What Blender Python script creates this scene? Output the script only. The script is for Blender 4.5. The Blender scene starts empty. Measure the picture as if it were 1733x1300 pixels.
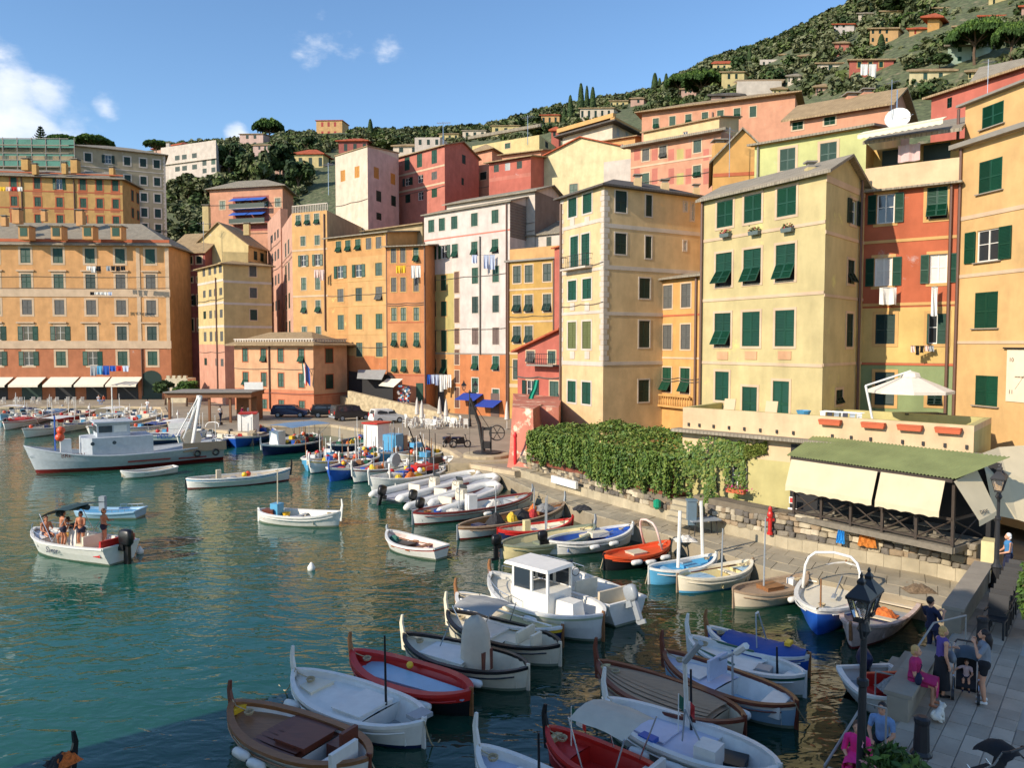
import bpy, bmesh, math, random
from mathutils import Vector, Matrix
from math import radians, sin, cos, pi, atan2, sqrt
R = random.Random(11)
sc = bpy.context.scene
col = sc.collection

# ------------------------------------------------------------------ camera, sky, sun, exposure
HC = 9.5                      # eye height above the water, metres
FPX = 1300.0                  # focal length in pixels of the 1733 x 1300 photograph
CXP, CYP = 866.5, 650.0
PITCH = math.atan(67 / 1300)
cam_d = bpy.data.cameras.new('camera'); cam_d.sensor_width = 36; cam_d.lens = FPX / 1733 * 36
cam_d.clip_start = 0.1; cam_d.clip_end = 3000
cam = bpy.data.objects.new('camera', cam_d); col.objects.link(cam)
cam.location = (0, 0, HC); cam.rotation_euler = (pi / 2 - PITCH, 0, 0)
sc.camera = cam
SUN_AZ = Vector((-0.81, -0.585)).normalized()   # towards the sun, seen from above
SUN_EL = radians(28)
SUN_DIR = Vector((SUN_AZ.x * cos(SUN_EL), SUN_AZ.y * cos(SUN_EL), sin(SUN_EL)))
sl = bpy.data.lights.new('sun', 'SUN'); sl.energy = 3.45; sl.angle = radians(0.5); sl.color = (1.0, 0.88, 0.72)
so = bpy.data.objects.new('sun', sl); col.objects.link(so)
so.rotation_euler = (-SUN_DIR).to_track_quat('-Z', 'Y').to_euler(); so.location = (-60, -40, 80)
sc.view_settings.view_transform = 'Standard'; sc.view_settings.look = 'None'
sc.view_settings.gamma = 1; sc.view_settings.use_curve_mapping = False
sc.view_settings.exposure = 0.7
sc.render.engine = 'CYCLES'
sc.cycles.use_denoising = True
sc.cycles.max_bounces = 6; sc.cycles.diffuse_bounces = 3; sc.cycles.glossy_bounces = 3
sc.cycles.transmission_bounces = 4; sc.cycles.transparent_max_bounces = 8
sc.cycles.caustics_reflective = False; sc.cycles.caustics_refractive = False

def ray(px, py):
 x = (px - CXP) / FPX; y = (py - CYP) / FPX
 f = Vector((0, cos(PITCH), -sin(PITCH))); u = Vector((0, sin(PITCH), cos(PITCH)))
 return f + Vector((x, 0, 0)) - u * y
def at(px, py, Y):
 d = ray(px, py); t = Y / d.y
 return Vector((d.x * t, Y, HC + d.z * t))
def atz(px, py, z):
 d = ray(px, py); t = (z - HC) / d.z
 return Vector((d.x * t, d.y * t, z))

world = bpy.data.worlds.new('World'); sc.world = world; world.use_nodes = True
def setup_world():
 nt = world.node_tree; N = nt.nodes; L = nt.links; N.clear()
 out = N.new('ShaderNodeOutputWorld'); bg = N.new('ShaderNodeBackground')
 sky = N.new('ShaderNodeTexSky'); sky.sky_type = 'NISHITA'; sky.sun_disc = False
 sky.sun_elevation = SUN_EL; sky.sun_rotation = atan2(SUN_AZ.x, SUN_AZ.y)
 sky.air_density = 1.0; sky.dust_density = 0.1; sky.ozone_density = 3.0; sky.altitude = 10
 bg.inputs['Strength'].default_value = 0.15
 tc = N.new('ShaderNodeTexCoord')
 def noise(scale, detail, vec, rough=0.55):
  n = N.new('ShaderNodeTexNoise'); n.inputs['Scale'].default_value = scale
  n.inputs['Detail'].default_value = detail; n.inputs['Roughness'].default_value = rough
  L.new(vec, n.inputs['Vector']); return n.outputs['Fac']
 def m(op, a, b=None, c=None):
  n = N.new('ShaderNodeMath'); n.operation = op
  for i, v in enumerate((a, b, c)):
   if v is None: continue
   if isinstance(v, (int, float)): n.inputs[i].default_value = v
   else: L.new(v, n.inputs[i])
  return n.outputs[0]
 D = tc.outputs['Generated']
 mp = N.new('ShaderNodeMapping'); mp.inputs['Scale'].default_value = (1, 1, 1.8); L.new(D, mp.inputs['Vector'])
 warp = noise(7.5, 6, mp.outputs[0], 0.6)
 fine = noise(26, 5, mp.outputs[0], 0.6)
 tex = m('ADD', m('MULTIPLY', warp, 0.75), m('MULTIPLY', fine, 0.25))
 total = None
 # cumulus banks and wisps, each at its own bearing in the sky (direction, size, weight)
 spots = [((10, 178), 0.055, 1.0), ((80, 172), 0.04, 0.9), ((-70, 175), 0.07, 0.9), ((45, 212), 0.06, 0.95), ((115, 208), .04, .8), ((178, 180), 0.02, 0.8), ((-260, 160), .12, .9),
             ((545, 30), 0.045, 0.42), ((595, 52), 0.035, 0.46), ((520, 62), 0.035, 0.44), ((650, 85), 0.035, 0.42),
             ((398, 226), 0.016, 0.95), ((1190, 95), 0.04, 0.36), ((1230, 80), 0.03, 0.32), ((1062, 95), 0.018, .33), ((950, 140), 0.025, .3), ((985, 128), .02, .3)]
 dirs = [(ray(*p).normalized(), s, w) for p, s, w in spots]
 rr = random.Random(3)
 for k in range(16):                                        # the same fair-weather cloud goes on round the rest of the sky
  a = rr.uniform(2.3, 2 * pi + 0.9) ; e = rr.uniform(0.06, 0.5)
  dirs.append((Vector((cos(a) * cos(e), sin(a) * cos(e), sin(e))), rr.uniform(0.06, 0.2), rr.uniform(0.4, 0.9)))
 for d, s, w in dirs:
  vd = N.new('ShaderNodeVectorMath'); vd.operation = 'DISTANCE'; L.new(D, vd.inputs[0]); vd.inputs[1].default_value = d
  g = m('MAXIMUM', m('SUBTRACT', 1.0, m('DIVIDE', vd.outputs['Value'], s * 1.35)), 0.0)
  g = m('MULTIPLY', m('POWER', g, 0.6), w)
  total = g if total is None else m('MAXIMUM', total, g)
 dens = m('SUBTRACT', m('ADD', total, m('MULTIPLY', m('SUBTRACT', tex, 0.5), 1.7)), 0.33)
 mr = N.new('ShaderNodeMapRange'); mr.interpolation_type = 'SMOOTHSTEP'; L.new(dens, mr.inputs['Value'])
 mr.inputs['From Min'].default_value = 0.0; mr.inputs['From Max'].default_value = 0.42
 cov = m('MULTIPLY', mr.outputs[0], m('GREATER_THAN', total, 0.001))
 body = m('ADD', 0.72, m('MULTIPLY', fine, 0.5))            # thicker and thinner cloud
 cc = N.new('ShaderNodeMix'); cc.data_type = 'RGBA'
 cc.inputs['A'].default_value = (3.1, 3.6, 4.4, 1); cc.inputs['B'].default_value = (5.3, 5.2, 5.2, 1)
 L.new(m('MULTIPLY', m('SUBTRACT', warp, 0.36), 3.2), cc.inputs['Factor'])
 mx = N.new('ShaderNodeMix'); mx.data_type = 'RGBA'
 L.new(m('MULTIPLY', cov, 0.88), mx.inputs['Factor']); hs = N.new('ShaderNodeHueSaturation'); hs.inputs['Saturation'].default_value = 1.08; hs.inputs['Value'].default_value = 0.84; L.new(sky.outputs[0], hs.inputs['Color']); L.new(hs.outputs[0], mx.inputs['A']); L.new(cc.outputs['Result'], mx.inputs['B'])
 L.new(mx.outputs['Result'], bg.inputs['Color']); L.new(bg.outputs[0], out.inputs['Surface'])
setup_world()

# ------------------------------------------------------------------ materials
MATS = {}
def srgb(r, g, b):
 f = lambda c: (c / 12.92 if c <= 0.04045 else ((c + 0.055) / 1.055) ** 2.4)
 return tuple(f(v / 255) for v in (r, g, b))
def mat(name, c, rough=0.6, var=0.0, vs=3.0, bump=0.0, bs=20.0, metal=0.0, spec=0.5, streak=0.0, patchc=None, patchamt=0.0, objvar=0.0, trans=0.0, stretch=None, coat=0.0):
 """principled material: base colour varied by noise, optional weather streaks / worn patches / relief"""
 if name in MATS: return MATS[name]
 mt = bpy.data.materials.new(name); mt.use_nodes = True; MATS[name] = mt
 nt = mt.node_tree; N = nt.nodes; L = nt.links; p = N['Principled BSDF']
 p.inputs['Roughness'].default_value = rough; p.inputs['Metallic'].default_value = metal
 p.inputs['Specular IOR Level'].default_value = spec; p.inputs['Base Color'].default_value = (*c, 1)
 if coat: p.inputs['Coat Weight'].default_value = coat
 mt.diffuse_color = (*c, 1)
 geo = N.new('ShaderNodeNewGeometry'); pos = geo.outputs['Position']
 cur = None
 def noise(s, d=4, vec=pos, r=0.6):
  n = N.new('ShaderNodeTexNoise'); n.inputs['Scale'].default_value = s; n.inputs['Detail'].default_value = d
  n.inputs['Roughness'].default_value = r; L.new(vec, n.inputs['Vector']); return n
 def mapped(s):
  mp = N.new('ShaderNodeMapping'); mp.inputs['Scale'].default_value = s; L.new(pos, mp.inputs['Vector']); return mp.outputs[0]
 def hsv(col_in, val):
  h = N.new('ShaderNodeHueSaturation')
  if col_in is None: h.inputs['Color'].default_value = (*c, 1)
  else: L.new(col_in, h.inputs['Color'])
  L.new(val, h.inputs['Value']); return h.outputs[0]
 def mrange(v, a, b, f0=0.3, f1=0.7):
  r_ = N.new('ShaderNodeMapRange'); L.new(v, r_.inputs['Value'])
  r_.inputs['From Min'].default_value = f0; r_.inputs['From Max'].default_value = f1
  r_.inputs['To Min'].default_value = a; r_.inputs['To Max'].default_value = b; return r_.outputs[0]
 if var:
  v = pos if stretch is None else mapped(stretch)
  cur = hsv(cur, mrange(noise(vs, 6, v).outputs['Fac'], 1 - var, 1 + var))
 if streak:
  cur = hsv(cur, mrange(noise(1.0, 5, mapped((1.3, 1.3, 0.35))).outputs['Fac'], 1 - streak, 1 + streak * 0.5))
 if patchamt:
  mx = N.new('ShaderNodeMix'); mx.data_type = 'RGBA'
  L.new(mrange(noise(0.55, 7, pos, 0.7).outputs['Fac'], 0, 1, 0.66 - patchamt, 0.74 - patchamt), mx.inputs['Factor'])
  if cur is None: mx.inputs['A'].default_value = (*c, 1)
  else: L.new(cur, mx.inputs['A'])
  mx.inputs['B'].default_value = (*(patchc or c), 1); cur = mx.outputs['Result']
 if objvar:
  oi = N.new('ShaderNodeObjectInfo'); cur = hsv(cur, mrange(oi.outputs['Random'], 1 - objvar, 1 + objvar, 0, 1))
 if cur is not None: L.new(cur, p.inputs['Base Color'])
 if trans:
  p.inputs['Transmission Weight'].default_value = trans
 if bump:
  b = N.new('ShaderNodeBump'); b.inputs['Strength'].default_value = bump; b.inputs['Distance'].default_value = 0.02
  L.new(noise(bs, 5).outputs['Fac'], b.inputs['Height']); L.new(b.outputs[0], p.inputs['Normal'])
 return mt
def plaster(name, rgb, patch=0.012, patchc=None, streak=0.12):
 c = tuple(a * k for a, k in zip(srgb(*rgb), (0.69, 0.68, 0.77))); g_ = (c[0] + c[1] * 2 + c[2]) / 4; c = tuple(v + (g_ - v) * 0.10 for v in c)
 pc = patchc and srgb(*patchc) or tuple(min(0.8, 0.55 * v + 0.22) for v in c)
 return mat('plaster_' + name, c, 0.9, 0.13, 0.8, 0.25, 14, spec=0.2, streak=streak, patchc=pc, patchamt=patch)
def stone(name, rgb, var=0.2, vs=1.2, bump=0.6, bs=9, objvar=0.0, patch=0.0, patchc=None):
 return mat('stone_' + name, srgb(*rgb), 0.88, var, vs, bump, bs, spec=0.25, objvar=objvar, patchamt=patch, patchc=patchc and srgb(*patchc))
def paint(name, rgb, rough=0.45, var=0.05, objvar=0.0, bump=0.0, coat=0.0):
 return mat('paint_' + name, srgb(*rgb), rough, var, 4.0, bump, 30, objvar=objvar, coat=coat)
def roofmat(name, rgb, sx=0.55):
 """stone or clay roofing: courses of slabs"""
 if 'roof_' + name in MATS: return MATS['roof_' + name]
 c = srgb(*rgb); mt = mat('roof_' + name, c, 0.9, 0.16, 1.3, 0, spec=0.2)
 N = mt.node_tree.nodes; L = mt.node_tree.links; p = N['Principled BSDF']
 geo = N.new('ShaderNodeNewGeometry'); br = N.new('ShaderNodeTexBrick')
 br.inputs['Scale'].default_value = 1 / sx; br.inputs['Color1'].default_value = (1, 1, 1, 1); br.inputs['Color2'].default_value = (.72, .72, .72, 1)
 br.inputs['Mortar'].default_value = (.35, .35, .35, 1); br.inputs['Mortar Size'].default_value = 0.03
 L.new(geo.outputs['Position'], br.inputs['Vector'])
 src = p.inputs['Base Color'].links[0].from_socket
 mx = N.new('ShaderNodeMix'); mx.data_type = 'RGBA'; mx.blend_type = 'MULTIPLY'; mx.inputs['Factor'].default_value = 0.55
 L.new(src, mx.inputs['A']); L.new(br.outputs['Color'], mx.inputs['B']); L.new(mx.outputs['Result'], p.inputs['Base Color'])
 b = N.new('ShaderNodeBump'); b.inputs['Strength'].default_value = 0.7; b.inputs['Distance'].default_value = 0.05
 L.new(br.outputs['Color'], b.inputs['Height']); L.new(b.outputs[0], p.inputs['Normal'])
 return mt

# ------------------------------------------------------------------ mesh building
class MB:
 def __init__(s): s.v = []; s.f = []; s.m = []; s.cur = 0
 def quad(s, *pts):
  i = len(s.v); s.v += [tuple(p) for p in pts]; s.f.append(tuple(range(i, i + len(pts)))); s.m.append(s.cur); return s
 def box(s, c, d, rz=0.0, rx=0.0, ry=0.0, taper=1.0):
  M = Matrix.Rotation(rz, 3, 'Z') @ Matrix.Rotation(ry, 3, 'Y') @ Matrix.Rotation(rx, 3, 'X'); c = Vector(c); i = len(s.v)
  for z in (-.5, .5):
   k = taper if z > 0 else 1
   for x, y in ((-.5, -.5), (.5, -.5), (.5, .5), (-.5, .5)):
    s.v.append(tuple(c + M @ Vector((x * d[0] * k, y * d[1] * k, z * d[2]))))
  for f in ((3, 2, 1, 0), (4, 5, 6, 7), (0, 1, 5, 4), (1, 2, 6, 5), (2, 3, 7, 6), (3, 0, 4, 7)):
   s.f.append(tuple(i + k for k in f)); s.m.append(s.cur)
  return s
 def prism(s, poly, z0, z1):
  n = len(poly); i = len(s.v)
  s.v += [(p[0], p[1], z0) for p in poly] + [(p[0], p[1], z1) for p in poly]
  s.f += [tuple(i + n - 1 - k for k in range(n)), tuple(i + n + k for k in range(n))]
  s.f += [(i + k, i + (k + 1) % n, i + n + (k + 1) % n, i + n + k) for k in range(n)]
  s.m += [s.cur] * (n + 2); return s
 def slab(s, quad, th):
  q = [Vector(p) for p in quad]; i = len(s.v); n = len(q)
  s.v += [tuple(p) for p in q] + [tuple(p - Vector((0, 0, th))) for p in q]
  s.f += [tuple(i + k for k in range(n)), tuple(i + 2 * n - 1 - k for k in range(n))]
  s.f += [(i + n + k, i + n + (k + 1) % n, i + (k + 1) % n, i + k) for k in range(n)]
  s.m += [s.cur] * (n + 2); return s
 def tube(s, pts, r, n=6, cap=True):
  pts = [Vector(p) for p in pts]; rs = r if isinstance(r, (list, tuple)) else [r] * len(pts)
  i = len(s.v); prev = None
  for k, p in enumerate(pts):
   d = (pts[min(k + 1, len(pts) - 1)] - pts[max(k - 1, 0)]).normalized()
   if prev is None:
    a = d.cross(Vector((0, 0, 1)) if abs(d.z) < 0.9 else Vector((1, 0, 0))).normalized()
   else:
    a = (prev - d * prev.dot(d)); a = a.normalized() if a.length > 1e-6 else d.orthogonal().normalized()
   prev = a; b = d.cross(a)
   for q in range(n):
    t = 2 * pi * q / n; s.v.append(tuple(p + (a * cos(t) + b * sin(t)) * rs[k]))
  for k in range(len(pts) - 1):
   for q in range(n):
    s.f.append((i + k * n + q, i + k * n + (q + 1) % n, i + (k + 1) * n + (q + 1) % n, i + (k + 1) * n + q)); s.m.append(s.cur)
  if cap:
   s.f.append(tuple(i + n - 1 - q for q in range(n))); s.f.append(tuple(i + (len(pts) - 1) * n + q for q in range(n))); s.m += [s.cur] * 2
  return s
 def lathe(s, prof, n=12, c=(0, 0, 0)):
  i = len(s.v)
  for r, z in prof:
   for q in range(n):
    t = 2 * pi * q / n; s.v.append((c[0] + r * cos(t), c[1] + r * sin(t), c[2] + z))
  for k in range(len(prof) - 1):
   for q in range(n):
    s.f.append((i + k * n + q, i + k * n + (q + 1) % n, i + (k + 1) * n + (q + 1) % n, i + (k + 1) * n + q)); s.m.append(s.cur)
  s.f.append(tuple(i + n - 1 - q for q in range(n))); s.f.append(tuple(i + (len(prof) - 1) * n + q for q in range(n))); s.m += [s.cur] * 2
  return s
 def ball(s, c, r, n=8, m=5):
  r = r if isinstance(r, (tuple, list)) else (r, r, r); i0 = len(s.v)
  s.lathe([(sin(pi * k / m) if 0 < k < m else 0.02, -cos(pi * k / m)) for k in range(m + 1)], n)
  for k in range(i0, len(s.v)):
   v = s.v[k]; s.v[k] = (c[0] + v[0] * r[0], c[1] + v[1] * r[1], c[2] + v[2] * r[2])
  return s
 def grid(s, P):
  """P: rows of points"""
  i = len(s.v); n = len(P[0])
  for row in P: s.v += [tuple(p) for p in row]
  for a in range(len(P) - 1):
   for b in range(n - 1):
    s.f.append((i + a * n + b, i + a * n + b + 1, i + (a + 1) * n + b + 1, i + (a + 1) * n + b)); s.m.append(s.cur)
  return s
 def mesh(s, name, mats, smooth=False):
  me = bpy.data.meshes.new(name); me.from_pydata(s.v, [], s.f)
  for mm in (mats if isinstance(mats, (list, tuple)) else [mats]): me.materials.append(mm)
  me.polygons.foreach_set('material_index', s.m)
  if smooth: me.polygons.foreach_set('use_smooth', [True] * len(s.f))
  me.update(); return me
 def ob(s, name, mats, parent=None, loc=(0, 0, 0), rz=0.0, smooth=False):
  return obj(name, s.mesh(name, mats, smooth), parent, loc, rz)
def obj(name, me, parent=None, loc=(0, 0, 0), rz=0.0, scale=None, rot=None):
 o = bpy.data.objects.new(name, me); col.objects.link(o); o.location = loc
 o.rotation_euler = rot if rot is not None else (0, 0, rz)
 if scale is not None: o.scale = scale
 if parent is not None: o.parent = parent
 return o
def tag(o, label, cat, group=None):
 o['label'] = label; o['category'] = cat
 if group: o['group'] = group
 return o
def thing(name, label, cat, loc=(0, 0, 0), rz=0.0, group=None):
 return tag(obj(name, None, None, loc, rz), label, cat, group)
def struct(o): o['kind'] = 'structure'; return o
def stuff(o): o['kind'] = 'stuff'; return o
def copy_tree(o, parent=None):
 c = o.copy(); col.objects.link(c)
 if parent is not None: c.parent = parent
 for ch in list(o.children): copy_tree(ch, c)
 return c
def lerp(a, b, t): return a + (b - a) * t
def pl(x, pts):
 """piecewise linear"""
 if x <= pts[0][0]: return pts[0][1]
 for (a, b), (c, d) in zip(pts, pts[1:]):
  if x <= c: return b + (d - b) * (x - a) / (c - a)
 return pts[-1][1]
# ------------------------------------------------------------------ building kit
V = dict(
 green=mat('shutter_green', srgb(14, 66, 46), 0.5, 0.12, 3, objvar=0.18), dkgreen=mat('shutter_dark_or_shaded_green', srgb(13, 46, 36), 0.5, 0.1, 3, objvar=0.15),  # darker green also paints shade onto green shutters of shaded flanks
 grey=mat('shutter_grey', srgb(88, 88, 84), 0.7, 0.12, 3, objvar=0.12), brown=mat('shutter_brown', srgb(104, 84, 76), 0.7, 0.12, 3, objvar=0.1),
 olive=mat('shutter_olive', srgb(94, 100, 56), 0.7, 0.12, 3, objvar=0.1), ochre=mat('shutter_ochre', srgb(190, 132, 58), 0.7, 0.1, 3, objvar=0.1),
 bluegrey=mat('shutter_bluegrey', srgb(52, 80, 70), 0.6, 0.1, 3, objvar=0.1), redsh=mat('shutter_red', srgb(160, 52, 44), 0.6, 0.1, 3, objvar=0.1),
 paleblue=mat('shutter_paleblue', srgb(176, 180, 178), 0.6, 0.1, 3, objvar=0.06),
 white=mat('joinery_white', srgb(226, 222, 212), 0.5, 0.05), dark=mat('room_dark', (0.012, 0.012, 0.014), 0.6),
 glass=mat('window_glass', (0.03, 0.035, 0.04), 0.06, spec=0.8), curtain=mat('curtain_white', srgb(214, 208, 198), 0.9, 0.08, 5),
 cream=plaster('trim_cream', (240, 208, 160), streak=0.06), whitetrim=plaster('trim_white', (236, 222, 192), streak=0.06), slate=roofmat('slate', (158, 148, 130)),
 slatedk=roofmat('slate_dark', (104, 98, 92)), terracotta=roofmat('terracotta', (190, 100, 70), 0.4), tan=roofmat('tan', (170, 146, 112)), lead=mat('lead_grey', srgb(138, 132, 122), 0.7, 0.1),
 iron=mat('iron_black', (0.02, 0.02, 0.022), 0.5), pipe=mat('pipe_brown', srgb(104, 74, 60), 0.5, 0.1), pipegrey=mat('pipe_grey', srgb(112, 106, 98), 0.5, 0.1),
 sill=mat('sill_slate', srgb(150, 140, 126), 0.8, 0.1), yellowtrim=plaster('trim_yellow', (236, 186, 104), streak=0.05), orangetrim=plaster('trim_orange', (224, 122, 74), streak=.05))
CODE = dict(C='green', D='dkgreen', G='grey', M='brown', L='olive', Y='ochre', T='green', t='grey', B='bluegrey', O='green', H='green', R='redsh', W='paleblue', d='dkgreen', U='dkgreen')
_leaf = {}
def leaf_mesh(key, n):
 """one shutter leaf, unit wide and high, hung with its outer face towards -y"""
 k = (key, n)
 if k in _leaf: return _leaf[k]
 b = MB(); th = 0.045
 if n == 0:
  b.box((0, 0, 0.5), (1, th, 1))
 else:
  b.box((-0.46, 0, 0.5), (0.08, th, 1)); b.box((0.46, 0, 0.5), (0.08, th, 1))
  for z in (0.02, 0.47, 0.98): b.box((0, 0, z), (0.84, th * 0.98, 0.05 if z == 0.47 else 0.04))
  for i in range(n):
   z = 0.05 + 0.92 * i / n
   b.quad((-0.42, -0.018, z), (0.42, -0.018, z), (0.42, 0.016, z + 0.92 / n * 1.02), (-0.42, 0.016, z + 0.92 / n * 1.02))
  b.quad((-0.42, 0.02, 0), (0.42, 0.02, 0), (0.42, 0.02, 1), (-0.42, 0.02, 1))
 _leaf[k] = b.mesh('shutter', V[key]); return _leaf[k]
_wm = {}
def trim_mesh(w, h, tm, tw, sill, lod):
 """window surround: trim proud of the wall, dark room behind"""
 k = (round(w, 1), round(h, 1), tm, tw, sill, lod)
 if k in _wm: return _wm[k]
 w, h = k[0], k[1]; b = MB(); b.cur = 1
 b.quad((-w / 2, 0.13, 0), (w / 2, 0.13, 0), (w / 2, 0.13, h), (-w / 2, 0.13, h)); b.cur = 0
 if tm:
  p = 0.03
  b.box((-w / 2 - tw / 2, -p / 2 + .002, h / 2), (tw, p, h)); b.box((w / 2 + tw / 2, -p / 2 + .002, h / 2), (tw, p, h))
  b.box((0, -p / 2 + .002, h + tw / 2), (w + 2 * tw, p * 1.1, tw)); b.box((0, -p / 2 + .002, -tw / 2), (w + 2 * tw, p * 1.1, tw))
 if sill:
  b.cur = 2; b.box((0, -0.05, -0.035), (w + 0.24, 0.16, 0.05))
 _wm[k] = b.mesh('window', [V[tm] if tm else V['dark'], V['dark'], V['sill']]); return _wm[k]
_fw = {}
def far_window(w, h, key, tm):
 k = (round(w, 1), round(h, 1), key, tm)
 if k in _fw: return _fw[k]
 w, h = k[0], k[1]; b = MB()
 if key in ('glass', 'dark'):
  b.quad((-w / 2, 0.1, 0), (w / 2, 0.1, 0), (w / 2, 0.1, h), (-w / 2, 0.1, h))
 else:
  for s in (-1, 1): b.box((s * w / 4, 0.04, h / 2), (w / 2 - 0.03, 0.05, h))
 if tm:
  b.cur = 1; t = 0.14
  for s in (-1, 1): b.box((s * (w / 2 + t / 2), -0.01, h / 2), (t, 0.04, h + t * 2))
  b.box((0, -0.012, h + t / 2), (w, 0.04, t)); b.box((0, -0.03, -t / 2), (w + .1, 0.1, t))
 _fw[k] = b.mesh('window', [V[key], V[tm] if tm else V[key]]); return _fw[k]

class Wall:
 def __init__(s, A, B): s.A = A; s.B = B; d = B - A; s.L = d.length; s.d = d / s.L; s.n = Vector((s.d.y, -s.d.x)); s.ang = atan2(s.d.y, s.d.x); s.holes = []; s.patches = []
 def uz(s, px, py):
  r = ray(px, py); t = (s.n.x * s.A.x + s.n.y * s.A.y) / (s.n.x * r.x + s.n.y * r.y)
  P = r * t; return (Vector((P.x, P.y)) - s.A).dot(s.d), HC + P.z
 def pt(s, u, z, out=0.0):
  p = s.A + s.d * u + s.n * out; return Vector((p.x, p.y, z))
def offset_poly(P, o):
 n = len(P); res = []
 for i in range(n):
  a, b, c = P[i - 1], P[i], P[(i + 1) % n]
  d1 = (b - a).normalized(); d2 = (c - b).normalized(); n1 = Vector((d1.y, -d1.x)); n2 = Vector((d2.y, -d2.x))
  k = 1 + n1.dot(n2); res.append(b + (n1 + n2) * (o / max(k, 0.3)))
 return res

def building(name, label, chain, eave, z0, wallmat, back=8.0, roof=('hip', 1.5, 0.4), rmat='slate', wins=(), bands=(), patches=(), pipes=(), lod=None, group=None, cat='house', quoins=(), z1=None, backdir=None, trim='cream', tw=0.11, chim=(), sill=False, cornice=None):
 """chain: visible corners left to right as (pixel x, distance); eave: (corner index, pixel y) of the wall top.
 Everything is turned into metres here; walls get real window openings."""
 pts = []
 for px, D in chain:
  p = at(px, 583, D); pts.append(Vector((p.x, p.y)))
 zt = z1 if z1 is not None else at(chain[eave[0]][0], eave[1], chain[eave[0]][1]).z
 if len(pts) == 2:
  d = (pts[1] - pts[0]).normalized(); inn = Vector((-d.y, d.x)) if backdir is None else Vector(backdir).normalized()
  poly = pts + [pts[1] + inn * back, pts[0] + inn * back]
 elif len(pts) == 3:
  poly = pts + [pts[0] + (pts[2] - pts[1])]
 else: poly = pts
 if len(chain) == 2 and backdir is not None: pass
 org = Vector((poly[0].x + poly[1].x, poly[0].y + poly[1].y)) / 2
 root = thing(name, label, cat, (org.x, org.y, z0), 0, group)
 O3 = Vector((org.x, org.y, z0))
 nd = sum(c[1] for c in chain) / len(chain)
 if lod is None: lod = 2 if nd < 52 else (1 if nd < 128 else 0)
 n = len(poly); walls = [Wall(poly[i], poly[(i + 1) % n]) for i in range(n)]
 # openings
 todo = []
 for wi, cols, rows, wpx, *opt in wins:
  o = opt[0] if opt else {}
  W = walls[wi]; us = []
  ym = (rows[0][0] + rows[0][1]) / 2
  for cx in cols: us.append(W.uz(cx, ym)[0])
  ww = W.uz(cols[0] + wpx / 2, ym)[0] - W.uz(cols[0] - wpx / 2, ym)[0]
  for y0, y1, types in rows:
   za = W.uz(cols[0], y1)[1]; zb = W.uz(cols[0], y0)[1]
   for u, ch in zip(us, types):
    if ch == ' ': continue
    a, b = u - ww / 2, u + ww / 2
    if a < 0.05 or b > W.L - 0.05 or za < z0 + .02 or zb > zt - 0.05: continue
    if any(a < h[1] and b > h[0] and za < h[3] and zb > h[2] for h in W.holes): continue
    W.holes.append((a, b, za, zb)); todo.append((W, u, za, ww, zb - za, ch, o))
 for wi, x0, y0, x1, y1, pm in patches:
  W = walls[wi]; ua, za = W.uz(x0, y1); ub, zb = W.uz(x1, y0)
  W.patches.append((ua, ub, za, zb, pm))
 mats = [wallmat]; mb = MB()
 for W in walls:
  eu = {0.0, W.L}; ez = {z0, zt}
  for a, b, c, d in W.holes: eu |= {a, b}; ez |= {c, d}
  for a, b, c, d, pm in W.patches:
   eu |= {min(max(a, 0), W.L), min(max(b, 0), W.L)}; ez |= {min(max(c, z0), zt), min(max(d, z0), zt)}
  eu = sorted(eu); ez = sorted(ez)
  for i in range(len(eu) - 1):
   if eu[i + 1] - eu[i] < 1e-5: continue
   um = (eu[i] + eu[i + 1]) / 2
   for j in range(len(ez) - 1):
    if ez[j + 1] - ez[j] < 1e-5: continue
    zm = (ez[j] + ez[j + 1]) / 2
    if any(a < um < b and c < zm < d for a, b, c, d in W.holes): continue
    mi = 0
    for a, b, c, d, pm in W.patches:
     if a < um < b and c < zm < d:
      if pm not in mats: mats.append(pm)
      mi = mats.index(pm)
    mb.cur = mi
    mb.quad(*[W.pt(u, z) - O3 for u, z in ((eu[i], ez[j]), (eu[i + 1], ez[j]), (eu[i + 1], ez[j + 1]), (eu[i], ez[j + 1]))])
  mb.cur = 0; dp = -0.14
  for a, b, c, d in W.holes:
   for (ua, za), (ub, zb) in (((a, c), (b, c)), ((b, c), (b, d)), ((b, d), (a, d)), ((a, d), (a, c))):
    mb.quad(*[p - O3 for p in (W.pt(ua, za), W.pt(ub, zb), W.pt(ub, zb, dp), W.pt(ua, za, dp))])
 kind, rise, over = roof
 q = poly
 mid = lambda a, b: (a + b) / 2
 if kind == 'gx': tri = [(1, mid(q[1], q[2])), (3, mid(q[3], q[0]))]
 elif kind == 'gy': tri = [(0, mid(q[0], q[1])), (2, mid(q[2], q[3]))]
 else: tri = []
 for wi, m2 in tri:
  W = walls[wi]
  mb.quad(W.pt(0, zt) - O3, W.pt(W.L, zt) - O3, Vector((m2.x, m2.y, zt + rise)) - O3)
 if kind == 'shed':
  z2 = zt + rise; a, b, c, d = q
  v3 = lambda p, z: Vector((p.x, p.y, z)) - O3
  mb.quad(v3(b, zt), v3(c, zt), v3(c, z2)); mb.quad(v3(d, zt), v3(a, zt), v3(d, z2)); mb.quad(v3(c, zt), v3(d, zt), v3(d, z2), v3(c, z2))
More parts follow.
